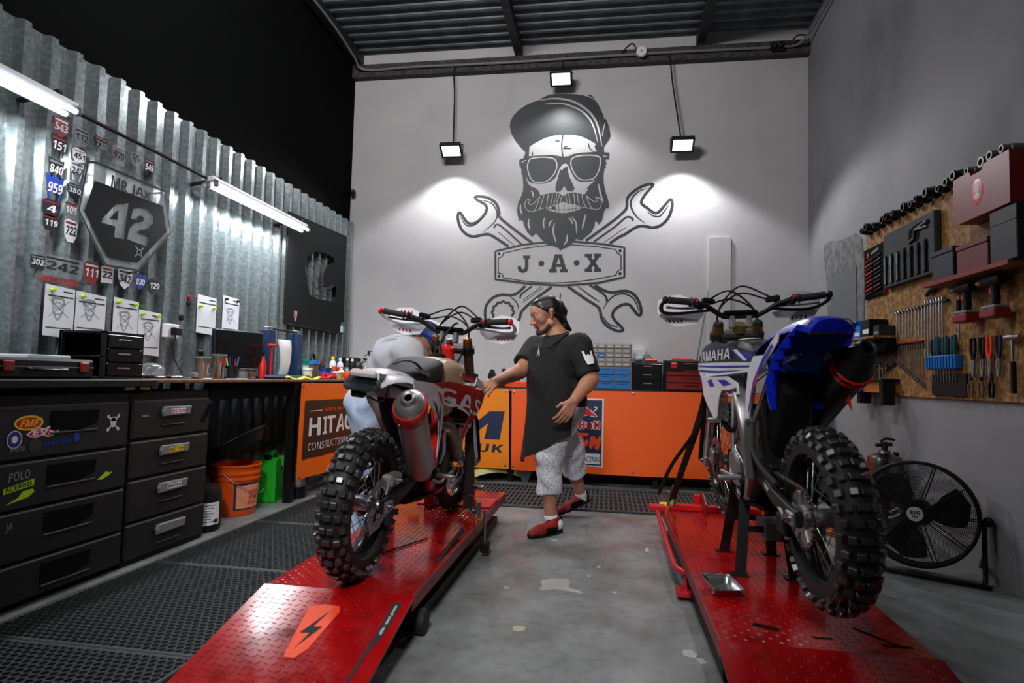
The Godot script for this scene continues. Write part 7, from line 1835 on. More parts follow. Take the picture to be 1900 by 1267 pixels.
	var fc := func(p: Vector2,o: float) -> Vector3: return V(sin(p.x) * (0.12 + o),p.y,cos(p.x) * (0.12 + o))
	obj("blue_badge",G().skin(circle(P(-0.55,0.45),0.028,14).map(func(q): return P(-0.55 + (q.x + 0.55) * 8.0,q.y)),fc,0.2,0.001),M.navy,t)
	bg = G()
	write(bg,"INDUSTRY",0.16,0.22,0.25,0.26,func(p: Vector2,o: float) -> Vector3: return fc.call(P(0.3 - (p.y - 0.22) * 0.6,0.22 + (p.x - 0.16)),o),0.001)
	obj("tank_print",bg,M.ink,t)
	obj("hose_clip",G().tube(curve([V(-0.02,0.2,0.125),V(0.02,0.23,0.13),V(0.05,0.21,0.125),V(0.02,0.18,0.13),V(-0.03,0.16,0.125)],5),0.008,6),M.white,t)
	var hp := []
	for k in 130: hp.append(V(1.80 + cos(k * 0.31) * (0.19 + 0.012 * sin(k * 0.7)),0.015 + 0.02 * int(k * 0.31 / TAU),-4.92 + sin(k * 0.31) * 0.17))
	tag(obj("coiled_hose",G().tube(hp,0.011,8),paint(Color(0.62,0.34,0.10),0.5)),"orange hose coiled on the floor in front of the steel tank","hose")

# ------------------------------------------------------------------ the two mechanics
class Field:
	# tapered capsules joined with a smooth minimum, meshed as surface nets
	var bones := []

	func bone(a: Vector3,b: Vector3,ra: float,rb: float,k := 0.03,mode := 0) -> Field:
		# mode 1: cut off flat at b, 2: carve away, 3: cut off flat at both ends
		bones.append([a,b,ra,rb,k,mode])
		return self

	func chain(pts: Array,rad: Array,k := 0.02,mode := 0) -> Field:
		for i in pts.size() - 1: bone(pts[i],pts[i + 1],rad[i],rad[i + 1],k,mode if i == pts.size() - 2 else 0)
		return self

	func into(g: Geo,cell: float,clip := [],grain := 0.0,fold := 0.0) -> Geo:
		var lo := Vector3.ONE * 1e6
		var hi := -lo
		for b in bones:
			if b[5] == 2: continue
			for e in 2:
				lo = lo.min(b[e] - Vector3.ONE * (b[2 + e] + cell * 3.0)); hi = hi.max(b[e] + Vector3.ONE * (b[2 + e] + cell * 3.0))
		var n := Vector3i(((hi - lo) / cell).ceil()) + Vector3i.ONE
		var sx := n.y * n.z
		var d := PackedFloat32Array()
		d.resize(n.x * sx)
		d.fill(1.0)
		for b in bones:
			var a: Vector3 = b[0]; var e: Vector3 = b[1]
			var ra: float = b[2]; var rb: float = b[3]; var k: float = b[4]; var mode: int = b[5]
			var m := maxf(ra,rb) + cell * 2.5 + k * 0.5
			var p0 := Vector3i(((a.min(e) - Vector3.ONE * m - lo) / cell).floor().max(Vector3.ZERO))
			var p1 := Vector3i(((a.max(e) + Vector3.ONE * m - lo) / cell).ceil())
			p1 = Vector3i(mini(p1.x,n.x - 1),mini(p1.y,n.y - 1),mini(p1.z,n.z - 1))
			var ab := e - a
			var l2 := maxf(ab.length_squared(),1e-9)
			var dir := ab.normalized()
			for x in range(p0.x,p1.x + 1):
				for y in range(p0.y,p1.y + 1):
					var i := x * sx + y * n.z + p0.z
					for z in range(p0.z,p1.z + 1):
						var p := lo + Vector3(x,y,z) * cell
						var q := p - a
						var t := clampf(q.dot(ab) / l2,0.0,1.0)
						var v := (q - ab * t).length() - lerpf(ra,rb,t)
						var old := d[i]
						if mode == 2:
							d[i] = maxf(old,-v)
						else:
							if mode == 1 or mode == 3:
								v = maxf(v,(p - e).dot(dir))
								if mode == 3: v = maxf(v,-q.dot(dir))
							var h := maxf(k - absf(old - v),0.0) / maxf(k,1e-5)
							d[i] = minf(old,v) - h * h * k * 0.25
						i += 1
		for c in clip:
			var pl := c as Plane
			for x in n.x:
				for y in n.y:
					var i := x * sx + y * n.z
					for z in n.z:
						if d[i] < 0.2: d[i] = maxf(d[i],pl.distance_to(lo + Vector3(x,y,z) * cell))
						i += 1
		if fold > 0.0:
			for x in n.x:
				for y in n.y:
					var i := x * sx + y * n.z
					for z in n.z:
						if absf(d[i]) < 0.08:
							var p := lo + Vector3(x,y,z) * cell
							d[i] += fold * (sin(p.x * 31.0 + p.y * 17.0 + sin(p.z * 23.0) * 2.0) + 0.7 * sin(p.y * 41.0 + p.z * 37.0 + sin(p.x * 19.0) * 2.0))
						i += 1
		var at_ := PackedInt32Array()
		at_.resize(d.size())
		at_.fill(-1)
		var s := g.v.size()
		var off := [0,1,n.z,n.z + 1,sx,sx + 1,sx + n.z,sx + n.z + 1]
		var ed := [[0,1],[2,3],[4,5],[6,7],[0,2],[1,3],[4,6],[5,7],[0,4],[1,5],[2,6],[3,7]]
		for x in n.x - 1:
			for y in n.y - 1:
				for z in n.z - 1:
					var i := x * sx + y * n.z + z
					var v0 := d[i]
					if absf(v0) > cell * 3.0: continue
					var inside := 0
					for o in off: if d[i + o] < 0.0: inside += 1
					if inside == 0 or inside == 8: continue
					var sum := Vector3.ZERO
					var cnt := 0
					for e in ed:
						var u := d[i + off[e[0]]]; var w := d[i + off[e[1]]]
						if (u < 0.0) != (w < 0.0):
							var t := u / (u - w)
							sum += Vector3(e[0] >> 2,(e[0] >> 1) & 1,e[0] & 1).lerp(Vector3(e[1] >> 2,(e[1] >> 1) & 1,e[1] & 1),t)
							cnt += 1
					at_[i] = g.v.size()
					g.v.append(lo + (Vector3(x,y,z) + sum / cnt) * cell)
					g.n.append(Vector3.ZERO)
		var quads := []
		for x in range(1,n.x - 1):
			for y in range(1,n.y - 1):
				for z in range(1,n.z - 1):
					var i := x * sx + y * n.z + z
					if at_[i] < 0: continue
					for c in [[sx,n.z,1],[n.z,1,sx],[1,sx,n.z]]:
						var j: int = i + c[0]
						if (d[i] < 0.0) == (d[j] < 0.0): continue
						var q := [at_[i],at_[i - c[1]],at_[i - c[1] - c[2]],at_[i - c[2]]]
						if q.min() < 0: continue
						if d[i] >= 0.0: q.reverse()
						quads.append(q)
		for q in quads:
			var nn: Vector3 = (g.v[q[2]] - g.v[q[0]]).cross(g.v[q[3]] - g.v[q[1]])
			for k in 4: g.n[q[k]] += nn
		for i in range(s,g.v.size()): g.n[i] = g.n[i].normalized()
		for q in quads:
			g.face(q[0],q[1],q[2]); g.face(q[0],q[2],q[3])
		return g

func hand(f: Field,wrist: Vector3,d: Vector3,palm: Vector3,thumb_side: Vector3,curl: float,k := 1.0) -> void:
	# d: along the hand, palm: the way the palm looks, five fingers of their own
	d = d.normalized()
	palm = (palm - d * palm.dot(d)).normalized()
	var t := (thumb_side - d * thumb_side.dot(d) - palm * thumb_side.dot(palm)).normalized()
	for i in 4:
		var o := (1.5 - i) * 0.0205 * k
		var kn := wrist + d * (0.098 - 0.006 * absf(i - 1.2)) * k + t * o
		f.bone(wrist + d * 0.012 * k + t * o * 0.65,kn,0.0165 * k,0.0125 * k,0.012)
		var l: float = [0.078,0.086,0.08,0.062][i] * k
		var a := curl * (0.8 + 0.12 * i)
		var p := kn
		for s in 3:
			var b := a * (s + 1) * 0.6
			var q: Vector3 = p + (d * cos(b) + palm * sin(b)) * l * [0.45,0.3,0.25][s] + t * (1.5 - i) * 0.0022
			f.bone(p,q,(0.0098 - s * 0.0009) * k,(0.0090 - s * 0.0009) * k,0.003)
			p = q
	var r := wrist + d * 0.03 * k + t * 0.026 * k
	var m := r + (d * 0.62 + t * 0.6 + palm * 0.35).normalized() * 0.042 * k
	var e := m + (d * 0.85 + t * 0.2 + palm * 0.4).normalized() * 0.032 * k
	f.bone(wrist + d * 0.02 * k + t * 0.012,r,0.016 * k,0.015 * k,0.012).bone(r,m,0.0145 * k,0.0112 * k,0.008).bone(m,e,0.0105 * k,0.0085 * k,0.003)

func head(c: Vector3,fwd: Vector3,up: Vector3,k: float) -> Array:
	# [skin field, points function] of a head whose middle is c
	var s := up.cross(fwd).normalized()
	up = fwd.cross(s).normalized()
	var h := func(a: float,b: float,e := 0.0) -> Vector3: return c + (fwd * a + up * b + s * e) * k
	var f := Field.new()
	f.bone(h.call(-0.028,0.042),h.call(0.028,0.045),0.083 * k,0.078 * k)
	f.bone(h.call(0.042,0.02),h.call(0.05,-0.055),0.060 * k,0.046 * k,0.03)
	for e in [-1.0,1.0]:
		f.bone(h.call(0.0,-0.055,0.05 * e),h.call(0.066,-0.092,0.018 * e),0.025 * k,0.022 * k,0.03)
		f.bone(h.call(0.066,-0.008,0.046 * e),h.call(0.06,-0.02,0.05 * e),0.024 * k,0.02 * k,0.03)
		f.bone(h.call(0.097,0.030,0.006 * e),h.call(0.082,0.032,0.046 * e),0.012 * k,0.011 * k,0.016)
		f.bone(h.call(0.112,0.012,0.031 * e),h.call(0.108,0.010,0.036 * e),0.015 * k,0.014 * k,0.0,2)
		f.bone(h.call(0.109,-0.031,0.012 * e),h.call(0.1,-0.03,0.015 * e),0.009 * k,0.009 * k,0.008)
		f.bone(h.call(-0.004,0.018,0.078 * e),h.call(-0.014,0.024,0.088 * e),0.012 * k,0.014 * k,0.008)
		f.bone(h.call(-0.012,0.024,0.087 * e),h.call(-0.002,-0.022,0.080 * e),0.014 * k,0.009 * k,0.006)
	f.bone(h.call(0.098,0.018),h.call(0.121,-0.024),0.010 * k,0.0135 * k,0.014)
	f.bone(h.call(0.1,-0.052,-0.018),h.call(0.1,-0.052,0.018),0.008 * k,0.008 * k,0.008).bone(h.call(0.104,-0.053,-0.008),h.call(0.104,-0.053,0.008),0.007 * k,0.007 * k,0.006)
	f.bone(h.call(0.097,-0.067,-0.014),h.call(0.097,-0.067,0.014),0.009 * k,0.009 * k,0.007)
	f.bone(h.call(0.088,-0.095,-0.01),h.call(0.088,-0.095,0.01),0.018 * k,0.018 * k,0.02)
	return [f,h]

func eyes(h: Callable,k: float,t: Node3D) -> void:
	for e in [-1.0,1.0]:
		obj("eye",G().ball(h.call(0.0885,0.0105,0.032 * e),0.0125 * k,12),paint(Color(0.8,0.78,0.75),0.25),t)
		obj("iris",G().ball(h.call(0.0985,0.008,0.0325 * e),0.0062 * k,10),M.ink,t)
		obj("eyelid",Field.new().bone(h.call(0.094,0.017,0.022 * e),h.call(0.092,0.016,0.043 * e),0.0075 * k,0.0065 * k).into(G(),0.003),M.skin,t)
		obj("eyebrow",Field.new().bone(h.call(0.108,0.034,0.014 * e),h.call(0.094,0.04,0.05 * e),0.0055 * k,0.004 * k).into(G(),0.003),M.hair,t)

func shoe(called: String,heel: Vector3,toe: Vector3,up: Vector3,t: Node3D) -> void:
	var d := (toe - heel)
	var L := d.length()
	d = d.normalized()
	var s := up.cross(d).normalized()
	up = d.cross(s).normalized()
	var q := func(a: float,b: float,e := 0.0) -> Vector3: return heel + d * a * L + up * b + s * e
	var red := paint(Color(0.52,0.05,0.05),0.7)
	var f := Field.new()
	f.bone(q.call(0.12,0.055),q.call(0.3,0.05),0.036,0.040).bone(q.call(0.3,0.05),q.call(0.7,0.035),0.044,0.036).bone(q.call(0.66,0.034,-0.012),q.call(0.9,0.028,-0.008),0.032,0.026).bone(q.call(0.66,0.034,0.012),q.call(0.9,0.028,0.008),0.032,0.024).bone(q.call(0.14,0.06),q.call(0.2,0.115),0.036,0.038,0.02,1)
	var clip := [Plane(-up,-(up.dot(heel + up * 0.018)))]
	var o := obj(called,f.into(G(),0.006,clip),red,t)
	var so := Field.new()
	so.bone(q.call(0.1,0.02),q.call(0.35,0.02),0.044,0.044,0.02).bone(q.call(0.35,0.02),q.call(0.68,0.02,0.004),0.044,0.046,0.02).bone(q.call(0.68,0.02),q.call(0.9,0.024),0.044,0.036,0.02)
	obj("sole",so.into(G(),0.006,[Plane(-up,-(up.dot(heel + up * 0.002))),Plane(up,up.dot(heel + up * 0.027))]),M.black,o)
	var cage := Field.new()
	cage.bone(q.call(0.3,0.04,0.03),q.call(0.55,0.032,0.036),0.026,0.024,0.02).bone(q.call(0.3,0.04,-0.03),q.call(0.55,0.032,-0.036),0.026,0.024,0.02).bone(q.call(0.08,0.05),q.call(0.06,0.09),0.033,0.03)
	obj("side_cage",cage.into(G(),0.006,clip),M.black_matt,o)
	for i in 4:
		obj("lace",G().tube(curve([q.call(0.36 + i * 0.08,0.078 - i * 0.008,-0.026),q.call(0.38 + i * 0.08,0.097 - i * 0.009,0.0),q.call(0.36 + i * 0.08,0.078 - i * 0.008,0.026)],4),0.004,6),M.black,o)

func people_paints() -> void:
	M.skin = paint(Color(0.70,0.49,0.39),0.5)
	M.skin.subsurf_scatter_enabled = true
	M.skin.subsurf_scatter_strength = 0.15
	M.hair = paint(Color(0.045,0.038,0.035),0.4)
	M.tee = paint(Color(0.065,0.067,0.07),0.85)
	bumpy(M.tee,noise_tex(0.03,null,91,256,3,true,3.0),0.15)
	M.tee.uv1_triplanar = true
	M.tee.uv1_scale = Vector3.ONE * 2.0

func standing_man() -> void:
	people_paints()
	var t := thing("person","standing man in black T-shirt and apron, grey shorts and red shoes, reaching towards a bike","person",at(-0.36,0,-4.62))
	var o := V(-0.36,0,-4.62)
	var F := V(-0.656,0,0.755)
	var S := V(0.755,0,0.656)      # his left
	var pel := V(0.0,0.93,0.0); var chest := V(-0.01,1.22,0.0); var neck := V(-0.02,1.43,-0.005)
	var ls := V(0.150,1.345,0.15); var rs := V(-0.195,1.335,-0.14)
	var le := V(-0.115,1.101,-4.42) - o; var lw := V(-0.218,0.958,-4.24) - o
	var re := V(-0.646,1.149,-4.56) - o; var rw := V(-0.78,1.062,-4.23) - o
	var hd := V(-0.451,1.577,-4.6) - o
	var face := V(-0.90,-0.30,0.32).normalized()
	# skin: one continuous body
	var b := Field.new()
	b.bone(pel,chest,0.13,0.14,0.05).bone(chest,neck,0.14,0.075,0.06).bone(ls,rs,0.07,0.07,0.06)
	b.bone(neck,hd + V(0.03,-0.05,0.0),0.062,0.058,0.04)
	b.chain([ls,le,lw],[0.066,0.052,0.033],0.03)
	b.chain([le,le.lerp(lw,0.3),lw],[0.05,0.051,0.032],0.02)
	b.chain([rs,re,rw],[0.066,0.052,0.033],0.03)
	b.chain([re,re.lerp(rw,0.3),rw],[0.05,0.05,0.032],0.02)
	var lk := V(-0.05,0.50,0.19); var la := V(-0.025,0.095,0.165)
	var rk := V(0.085,0.50,-0.22); var ra := V(0.165,0.175,-0.42)
	b.chain([pel + S * 0.1,lk,la],[0.10,0.062,0.042],0.03).bone(lk + V(0,-0.1,-0.015),lk + V(0.01,-0.2,-0.01),0.062,0.052,0.03)
	b.chain([pel - S * 0.1,rk,ra],[0.10,0.062,0.042],0.03).bone(rk.lerp(ra,0.25) + V(0.015,0,-0.01),rk.lerp(ra,0.5),0.06,0.052,0.03)
	var g := b.into(G(),0.013)
	var hh := head(hd,face,Vector3.UP,1.12)
	hh[0].into(g,0.0042)
	var hf := Field.new()
	hand(hf,lw + (lw - le).normalized() * 0.01,V(-0.305,0.806,-4.2) - o - lw,V(-0.4,0.1,-0.9),V(-0.75,0.2,0.55),0.55,1.12)
	hf.into(g,0.0042)
	var h2 := Field.new()
	hand(h2,rw,V(-0.819,1.018,-4.05) - o - rw,V(-0.5,-0.75,-0.2),V(0.1,0.35,0.9),0.75,1.08)
	h2.into(g,0.0042)
	obj("body",g,M.skin,t)
	eyes(hh[1],1.12,t)
	var h: Callable = hh[1]
	# hair slicked back into a tail, short beard
	var hr := Field.new()
	var kk := 1.12
	hr.bone(h.call(-0.030,0.044),h.call(0.026,0.047),0.087 * kk,0.082 * kk)
	var fw := face; var sd := Vector3.UP.cross(fw).normalized(); var up := fw.cross(sd).normalized()
	var pn := (fw * 0.72 - up * 0.69).normalized()
	var hair_g := hr.into(G(),0.006,[Plane(pn,pn.dot(h.call(0.002,0.0)))])
	var tail := Field.new()
	tail.chain([h.call(-0.085,0.05),h.call(-0.098,0.0),h.call(-0.09,-0.05),h.call(-0.10,-0.10),h.call(-0.125,-0.135)],[0.05,0.045,0.03,0.026,0.014],0.02)
	for e in [-1.0,1.0]: tail.bone(h.call(-0.03,0.0,0.07 * e),h.call(-0.07,-0.035,0.04 * e),0.018,0.03,0.03)
	tail.into(hair_g,0.006)
	obj("hair",hair_g,M.hair,t)
	var bd := Field.new()
	bd.bone(h.call(0.092,-0.096,-0.01),h.call(0.092,-0.096,0.01),0.020 * kk,0.020 * kk).bone(h.call(0.1,-0.044,-0.022),h.call(0.104,-0.043,0.0),0.006,0.007,0.01).bone(h.call(0.1,-0.044,0.022),h.call(0.104,-0.043,0.0),0.006,0.007,0.01)
	for e in [-1.0,1.0]: bd.bone(h.call(0.02,-0.066,0.047 * e),h.call(0.07,-0.095,0.019 * e),0.0215 * kk,0.0225 * kk,0.02).bone(h.call(0.098,-0.05,0.024 * e),h.call(0.09,-0.085,0.022 * e),0.009,0.012,0.01)
	obj("beard",bd.into(G(),0.004),paint(Color(0.27,0.19,0.155),0.8),t)
	# T-shirt
	var c := Field.new()
	c.bone(pel + F * 0.02,chest,0.175,0.165,0.06).bone(chest,neck + V(0,-0.03,0),0.155,0.092,0.06,1).bone(ls + V(0,-0.01,0),rs + V(0,-0.01,0),0.088,0.086,0.07)
	c.bone(chest + S * 0.08,chest - S * 0.08,0.138,0.138,0.08).bone(pel + S * 0.09 + V(0,0.03,0),pel - S * 0.09 + V(0,0.03,0),0.15,0.15,0.08).bone(pel + F * 0.06 + V(0,0.08,0),chest + F * 0.03,0.15,0.13,0.08)
	c.bone(ls,ls.lerp(le,0.86),0.088,0.086,0.05,1).bone(rs,rs.lerp(re,0.72),0.09,0.094,0.05,1)
	obj("t_shirt",c.into(G(),0.011,[Plane(Vector3.DOWN,-0.84)],0.0,0.003),M.tee,t)
	obj("collar",G().tube(circle(Vector2.ZERO,0.083,24).map(func(q): return neck + S * q.x + F * q.y * 1.02 + V(0,0.004 - 0.28 * q.y,0)),0.011,8,true),M.tee,t)
	# shorts, socks, shoes
	var sh := Field.new()
	sh.bone(pel + S * 0.05,pel - S * 0.05,0.155,0.155,0.05)
	sh.chain([pel + S * 0.1 - V(0,0.05,0),lk + V(0.0,0.05,-0.02),V(-0.035,0.275,0.165)],[0.13,0.097,0.09],0.04,1)
	sh.chain([pel - S * 0.1 - V(0,0.05,0),rk + V(0,0.05,0),rk.lerp(ra,0.45)],[0.13,0.10,0.09],0.04,1)
	var cloth := worn(paint(Color.WHITE,0.9),noise_tex(0.035,ramp([[0.0,Color(0.50,0.52,0.56)],[0.42,Color(0.66,0.68,0.72)],[0.58,Color(0.82,0.83,0.86)],[1.0,Color(0.9,0.91,0.93)]]),95,512,5),2.6)
	obj("shorts",sh.into(G(),0.011,[],0.0,0.005),cloth,t)
	for q in [[la,V(0.02,0.06,0.16),lk],[ra,ra + (ra - rk).normalized() * 0.05,rk]]:
		obj("sock",Field.new().bone(q[0] + (q[2] - q[0]).normalized() * 0.012,q[1] + V(0,0.0,0),0.047,0.045,0.01,0).into(G(),0.006),M.white,t)
	shoe("shoe",V(0.04,0.0,0.125),V(-0.155,0.0,0.375),Vector3.UP,t)
	shoe("shoe",V(0.235,0.115,-0.46),V(-0.005,0.005,-0.36),V(-0.36,0.9,0.1).normalized(),t)
	# apron over the front, its skirt swinging over the leading leg
	var ap := func(p: Vector2,off: float) -> Vector3:
		var y := p.y
		var low := clampf((0.93 - y) / 0.45,0.0,1.0)
		var mid := pel.lerp(chest,clampf((y - 0.93) / 0.3,0.0,1.0)) * V(1,0,1) + F * (0.02 + 0.085 * low) + V(0.035,0,0.01) * low
		var ru := (0.232 - 0.05 * clampf((y - 1.15) / 0.25,0.0,1.0) + 0.015 * low) + off
		var rf := (0.212 - 0.035 * clampf((y - 1.1) / 0.3,0.0,1.0) + 0.01 * sin(p.x * 7.0 + y * 5.0) * (0.4 + low)) + off
		return mid + S * sin(p.x) * ru + F * cos(p.x) * rf + V(0,y,0)
	var outline := [P(-1.25,0.47),P(-0.6,0.50),P(0.1,0.56),P(0.8,0.66),P(1.3,0.70),P(1.35,0.9),P(1.25,1.08),P(0.9,1.2),P(0.55,1.33),P(-0.55,1.33),P(-0.9,1.2),P(-1.25,1.08),P(-1.35,0.8)]
	var apron := obj("apron",G().skin(outline,ap,0.05,0.0,0.005),paint(Color(0.06,0.063,0.066),0.8),t)
	var lg := G()
	lg.skin([P(0.0,1.255),P(0.10,1.34),P(0.17,1.265),P(0.12,1.262),P(0.10,1.30),P(0.075,1.275)],ap,0.05,0.004)
	obj("chest_emblem",lg,paint(Color(0.75,0.76,0.78),0.6),apron)
	var sk := G()
	var sc := P(-0.25,1.07)
	strip(sk,circle(sc,0.04,18),0.006,ap,0.003,false,true)
	for e in [-1,1]:
		sk.skin(circle(sc + P(0.018 * e,0.008),0.010,8),ap,0.1,0.003)
		strip(sk,[sc + P(-0.15,-0.06 * e),sc + P(-0.05,-0.02 * e)],0.009,ap,0.003)
		strip(sk,[sc + P(0.05,0.02 * e),sc + P(0.15,0.06 * e)],0.009,ap,0.003)
	strip(sk,curve([sc + P(-0.03,-0.03),sc + P(0,-0.075),sc + P(0.03,-0.03)],4),0.01,ap,0.003)
	obj("skull_print",sk,paint(Color(0.26,0.27,0.28),0.7),apron)
	obj("apron_strap",G().tube(curve([ap.call(P(0.5,1.32),0.004),ls * 0.45 + neck * 0.55 + V(0,0.035,0.04),neck - F * 0.11 + V(0,0.0,0)],6),0.009,8),M.tee,t)
	# white hand print on the left sleeve
	var ax := (le - ls).normalized()
	var sn := ax.cross(V(-0.35,0,-0.9)).normalized()
	var ot := V(0.35,0.25,0.9).normalized(); ot = (ot - ax * ot.dot(ax)).normalized()
	var rt := ot.cross(ax).normalized()
	var hp := func(p: Vector2,off: float) -> Vector3: return ls.lerp(le,0.5) + rt * sin(p.x / 0.1) * (0.104 + off) + ot * cos(p.x / 0.1) * (0.104 + off) - ax * p.y
	var pr := G()
	pr.skin(pairs([-2.5,-5,2,-5,3,-2,3.5,4.5,2.4,5,1.8,1.2,0.6,2.2,-0.6,2.4,-1.6,1.4,-2.2,6,-3.4,5.6,-3.2,-1]),hp,0.03,0.003)
	obj("sleeve_print",pr,M.white,t)

func bending_man() -> void:
	var o := V(-1.50,0,-3.85)
	var t := thing("person","man in a grey T-shirt and pale jeans bending over behind the red bike","person",at(o.x,0,o.z))
	var pel := V(0.0,0.93,0.02); var chest := V(0.17,1.19,0.06); var neck := V(0.30,1.285,0.05)
	var ns := V(0.285,1.235,0.225); var fs := V(0.24,1.2,-0.16)
	var ne := V(0.38,1.03,0.27); var nw := V(0.47,0.93,0.12)
	var fe := V(0.40,0.98,-0.2); var fwr := V(0.50,0.88,-0.05)
	var hd := V(-1.193,1.3,-3.88) - o
	var face := V(0.80,-0.58,0.1).normalized()
	var b := Field.new()
	b.bone(pel,chest,0.13,0.13,0.05).bone(chest,neck,0.13,0.075,0.06).bone(ns,fs,0.065,0.065,0.05).bone(neck,hd + V(-0.03,-0.02,0),0.058,0.055,0.03)
	b.chain([ns,ne,nw],[0.06,0.047,0.031],0.03).chain([fs,fe,fwr],[0.06,0.047,0.031],0.03)
	var k1 := V(0.05,0.5,0.13); var a1 := V(-0.03,0.09,0.12); var k2 := V(0.03,0.5,-0.12); var a2 := V(-0.07,0.09,-0.14)
	b.chain([pel + V(0,0,0.1),k1,a1],[0.1,0.062,0.042],0.03).chain([pel + V(0,0,-0.1),k2,a2],[0.1,0.062,0.042],0.03)
	var g := b.into(G(),0.014)
	var hh := head(hd,face,V(0.5,0.8,0),1.05)
	hh[0].into(g,0.005)
	for q in [[nw,ne,1.0],[fwr,fe,-1.0]]:
		var f := Field.new()
		hand(f,q[0],(q[0] - q[1]) + V(0.02,-0.02,0),V(0.3,-0.8,-0.3),V(0.4,0.4,-q[2]),0.7)
		f.into(g,0.0045)
	obj("body",g,M.skin,t)
	eyes(hh[1],1.05,t)
	var h: Callable = hh[1]
	obj("hair",Field.new().bone(h.call(-0.03,0.03),h.call(-0.02,-0.01),0.089,0.075).into(G(),0.006,[Plane(face,face.dot(h.call(0.0,0.0)))]),M.hair,t)
	# cap: white and blue crown, yellow peak
	var sd := V(0.5,0.8,0).cross(face).normalized(); var up := face.cross(sd).normalized()
	var cap := Field.new().bone(h.call(-0.03,0.05),h.call(0.03,0.052),0.101,0.096).into(G(),0.006,[Plane(-up,-(up.dot(h.call(0.0,0.045))))])
	var co := obj("cap",cap,paint(Color(0.10,0.22,0.50),0.7),t)
	for e in [-0.6,0.0,0.6]: obj("white_panel",G().tube(curve([h.call(-0.125,0.06,0.04 * e),h.call(-0.07,0.135,0.07 * e),h.call(0.0,0.158,0.06 * e),h.call(0.08,0.135,0.05 * e),h.call(0.125,0.07,0.04 * e)],5),0.016,8,false,0.5),M.white,co)
	obj("peak",fender([[0.1,0.0,0.06],[0.15,0.01,0.075],[0.2,0.0,0.04]],0.02),M.yellow,co,Transform3D(Basis(sd,up,-face),h.call(0.0,0.065)))
	var c := Field.new()
	c.bone(pel + V(-0.01,0.0,0),chest,0.165,0.155,0.06).bone(chest,neck,0.15,0.085,0.06,1).bone(ns,fs,0.09,0.09,0.06).bone(chest + V(0,0,0.08),chest - V(0,0,0.09),0.135,0.135,0.08)
	c.bone(pel + V(0.0,-0.04,0.06),pel + V(0.0,-0.04,-0.06),0.155,0.155,0.06).bone(ns,ns.lerp(ne,0.85),0.084,0.088,0.05,1).bone(fs,fs.lerp(fe,0.8),0.082,0.086,0.05,1)
	var pl := V(-0.42,-0.9,0).normalized()
	var grey := paint(Color(0.68,0.69,0.72),0.9)
	bumpy(grey,M.tee.normal_texture,0.15)
	grey.uv1_triplanar = true
	grey.uv1_scale = Vector3.ONE * 2.0
	obj("t_shirt",c.into(G(),0.011,[Plane(pl,pl.dot(pel + V(-0.02,-0.10,0)))],0.0,0.004),grey,t)
	var bf := func(p: Vector2,off: float) -> Vector3:
		var q := pel.lerp(chest,p.x) + V(-0.66,0.62,0.42).normalized() * (0.168 + off)
		return q + V(0.2,0.1,-0.97) * p.y
	var pg := G()
	write(pg,"JAX",0.35,-0.08,0.5,0.07,bf,0.006,0.2)
	obj("back_print",pg,M.ink,t)
	var j := Field.new()
	j.bone(pel + V(0,-0.02,0.05),pel + V(0,-0.02,-0.05),0.145,0.145,0.05)
	j.chain([pel + V(-0.01,-0.05,0.1),k1,a1 + V(0,-0.04,0)],[0.125,0.088,0.075],0.04,1).chain([pel + V(-0.01,-0.05,-0.1),k2,a2 + V(0,-0.04,0)],[0.125,0.088,0.075],0.04,1)
	obj("jeans",j.into(G(),0.012,[],0.0,0.006),worn(paint(Color.WHITE,0.85),noise_tex(0.02,ramp([[0.0,Color(0.46,0.54,0.66)],[1.0,Color(0.72,0.78,0.86)]]),97,256,4),2.0),t)
	obj("belt",G().tube(circle(Vector2.ZERO,1.0,28).map(func(q): return pel + V(q.x * 0.15 - 0.02,-0.005 + q.x * 0.05,q.y * 0.19)),0.014,6,true),M.black,t)
	for q in [[a1,0.02],[a2,-0.02]]: shoe("shoe",V(q[0].x - 0.06,0.0,q[0].z),V(q[0].x + 0.22,0.0,q[0].z + q[1]),Vector3.UP,t)

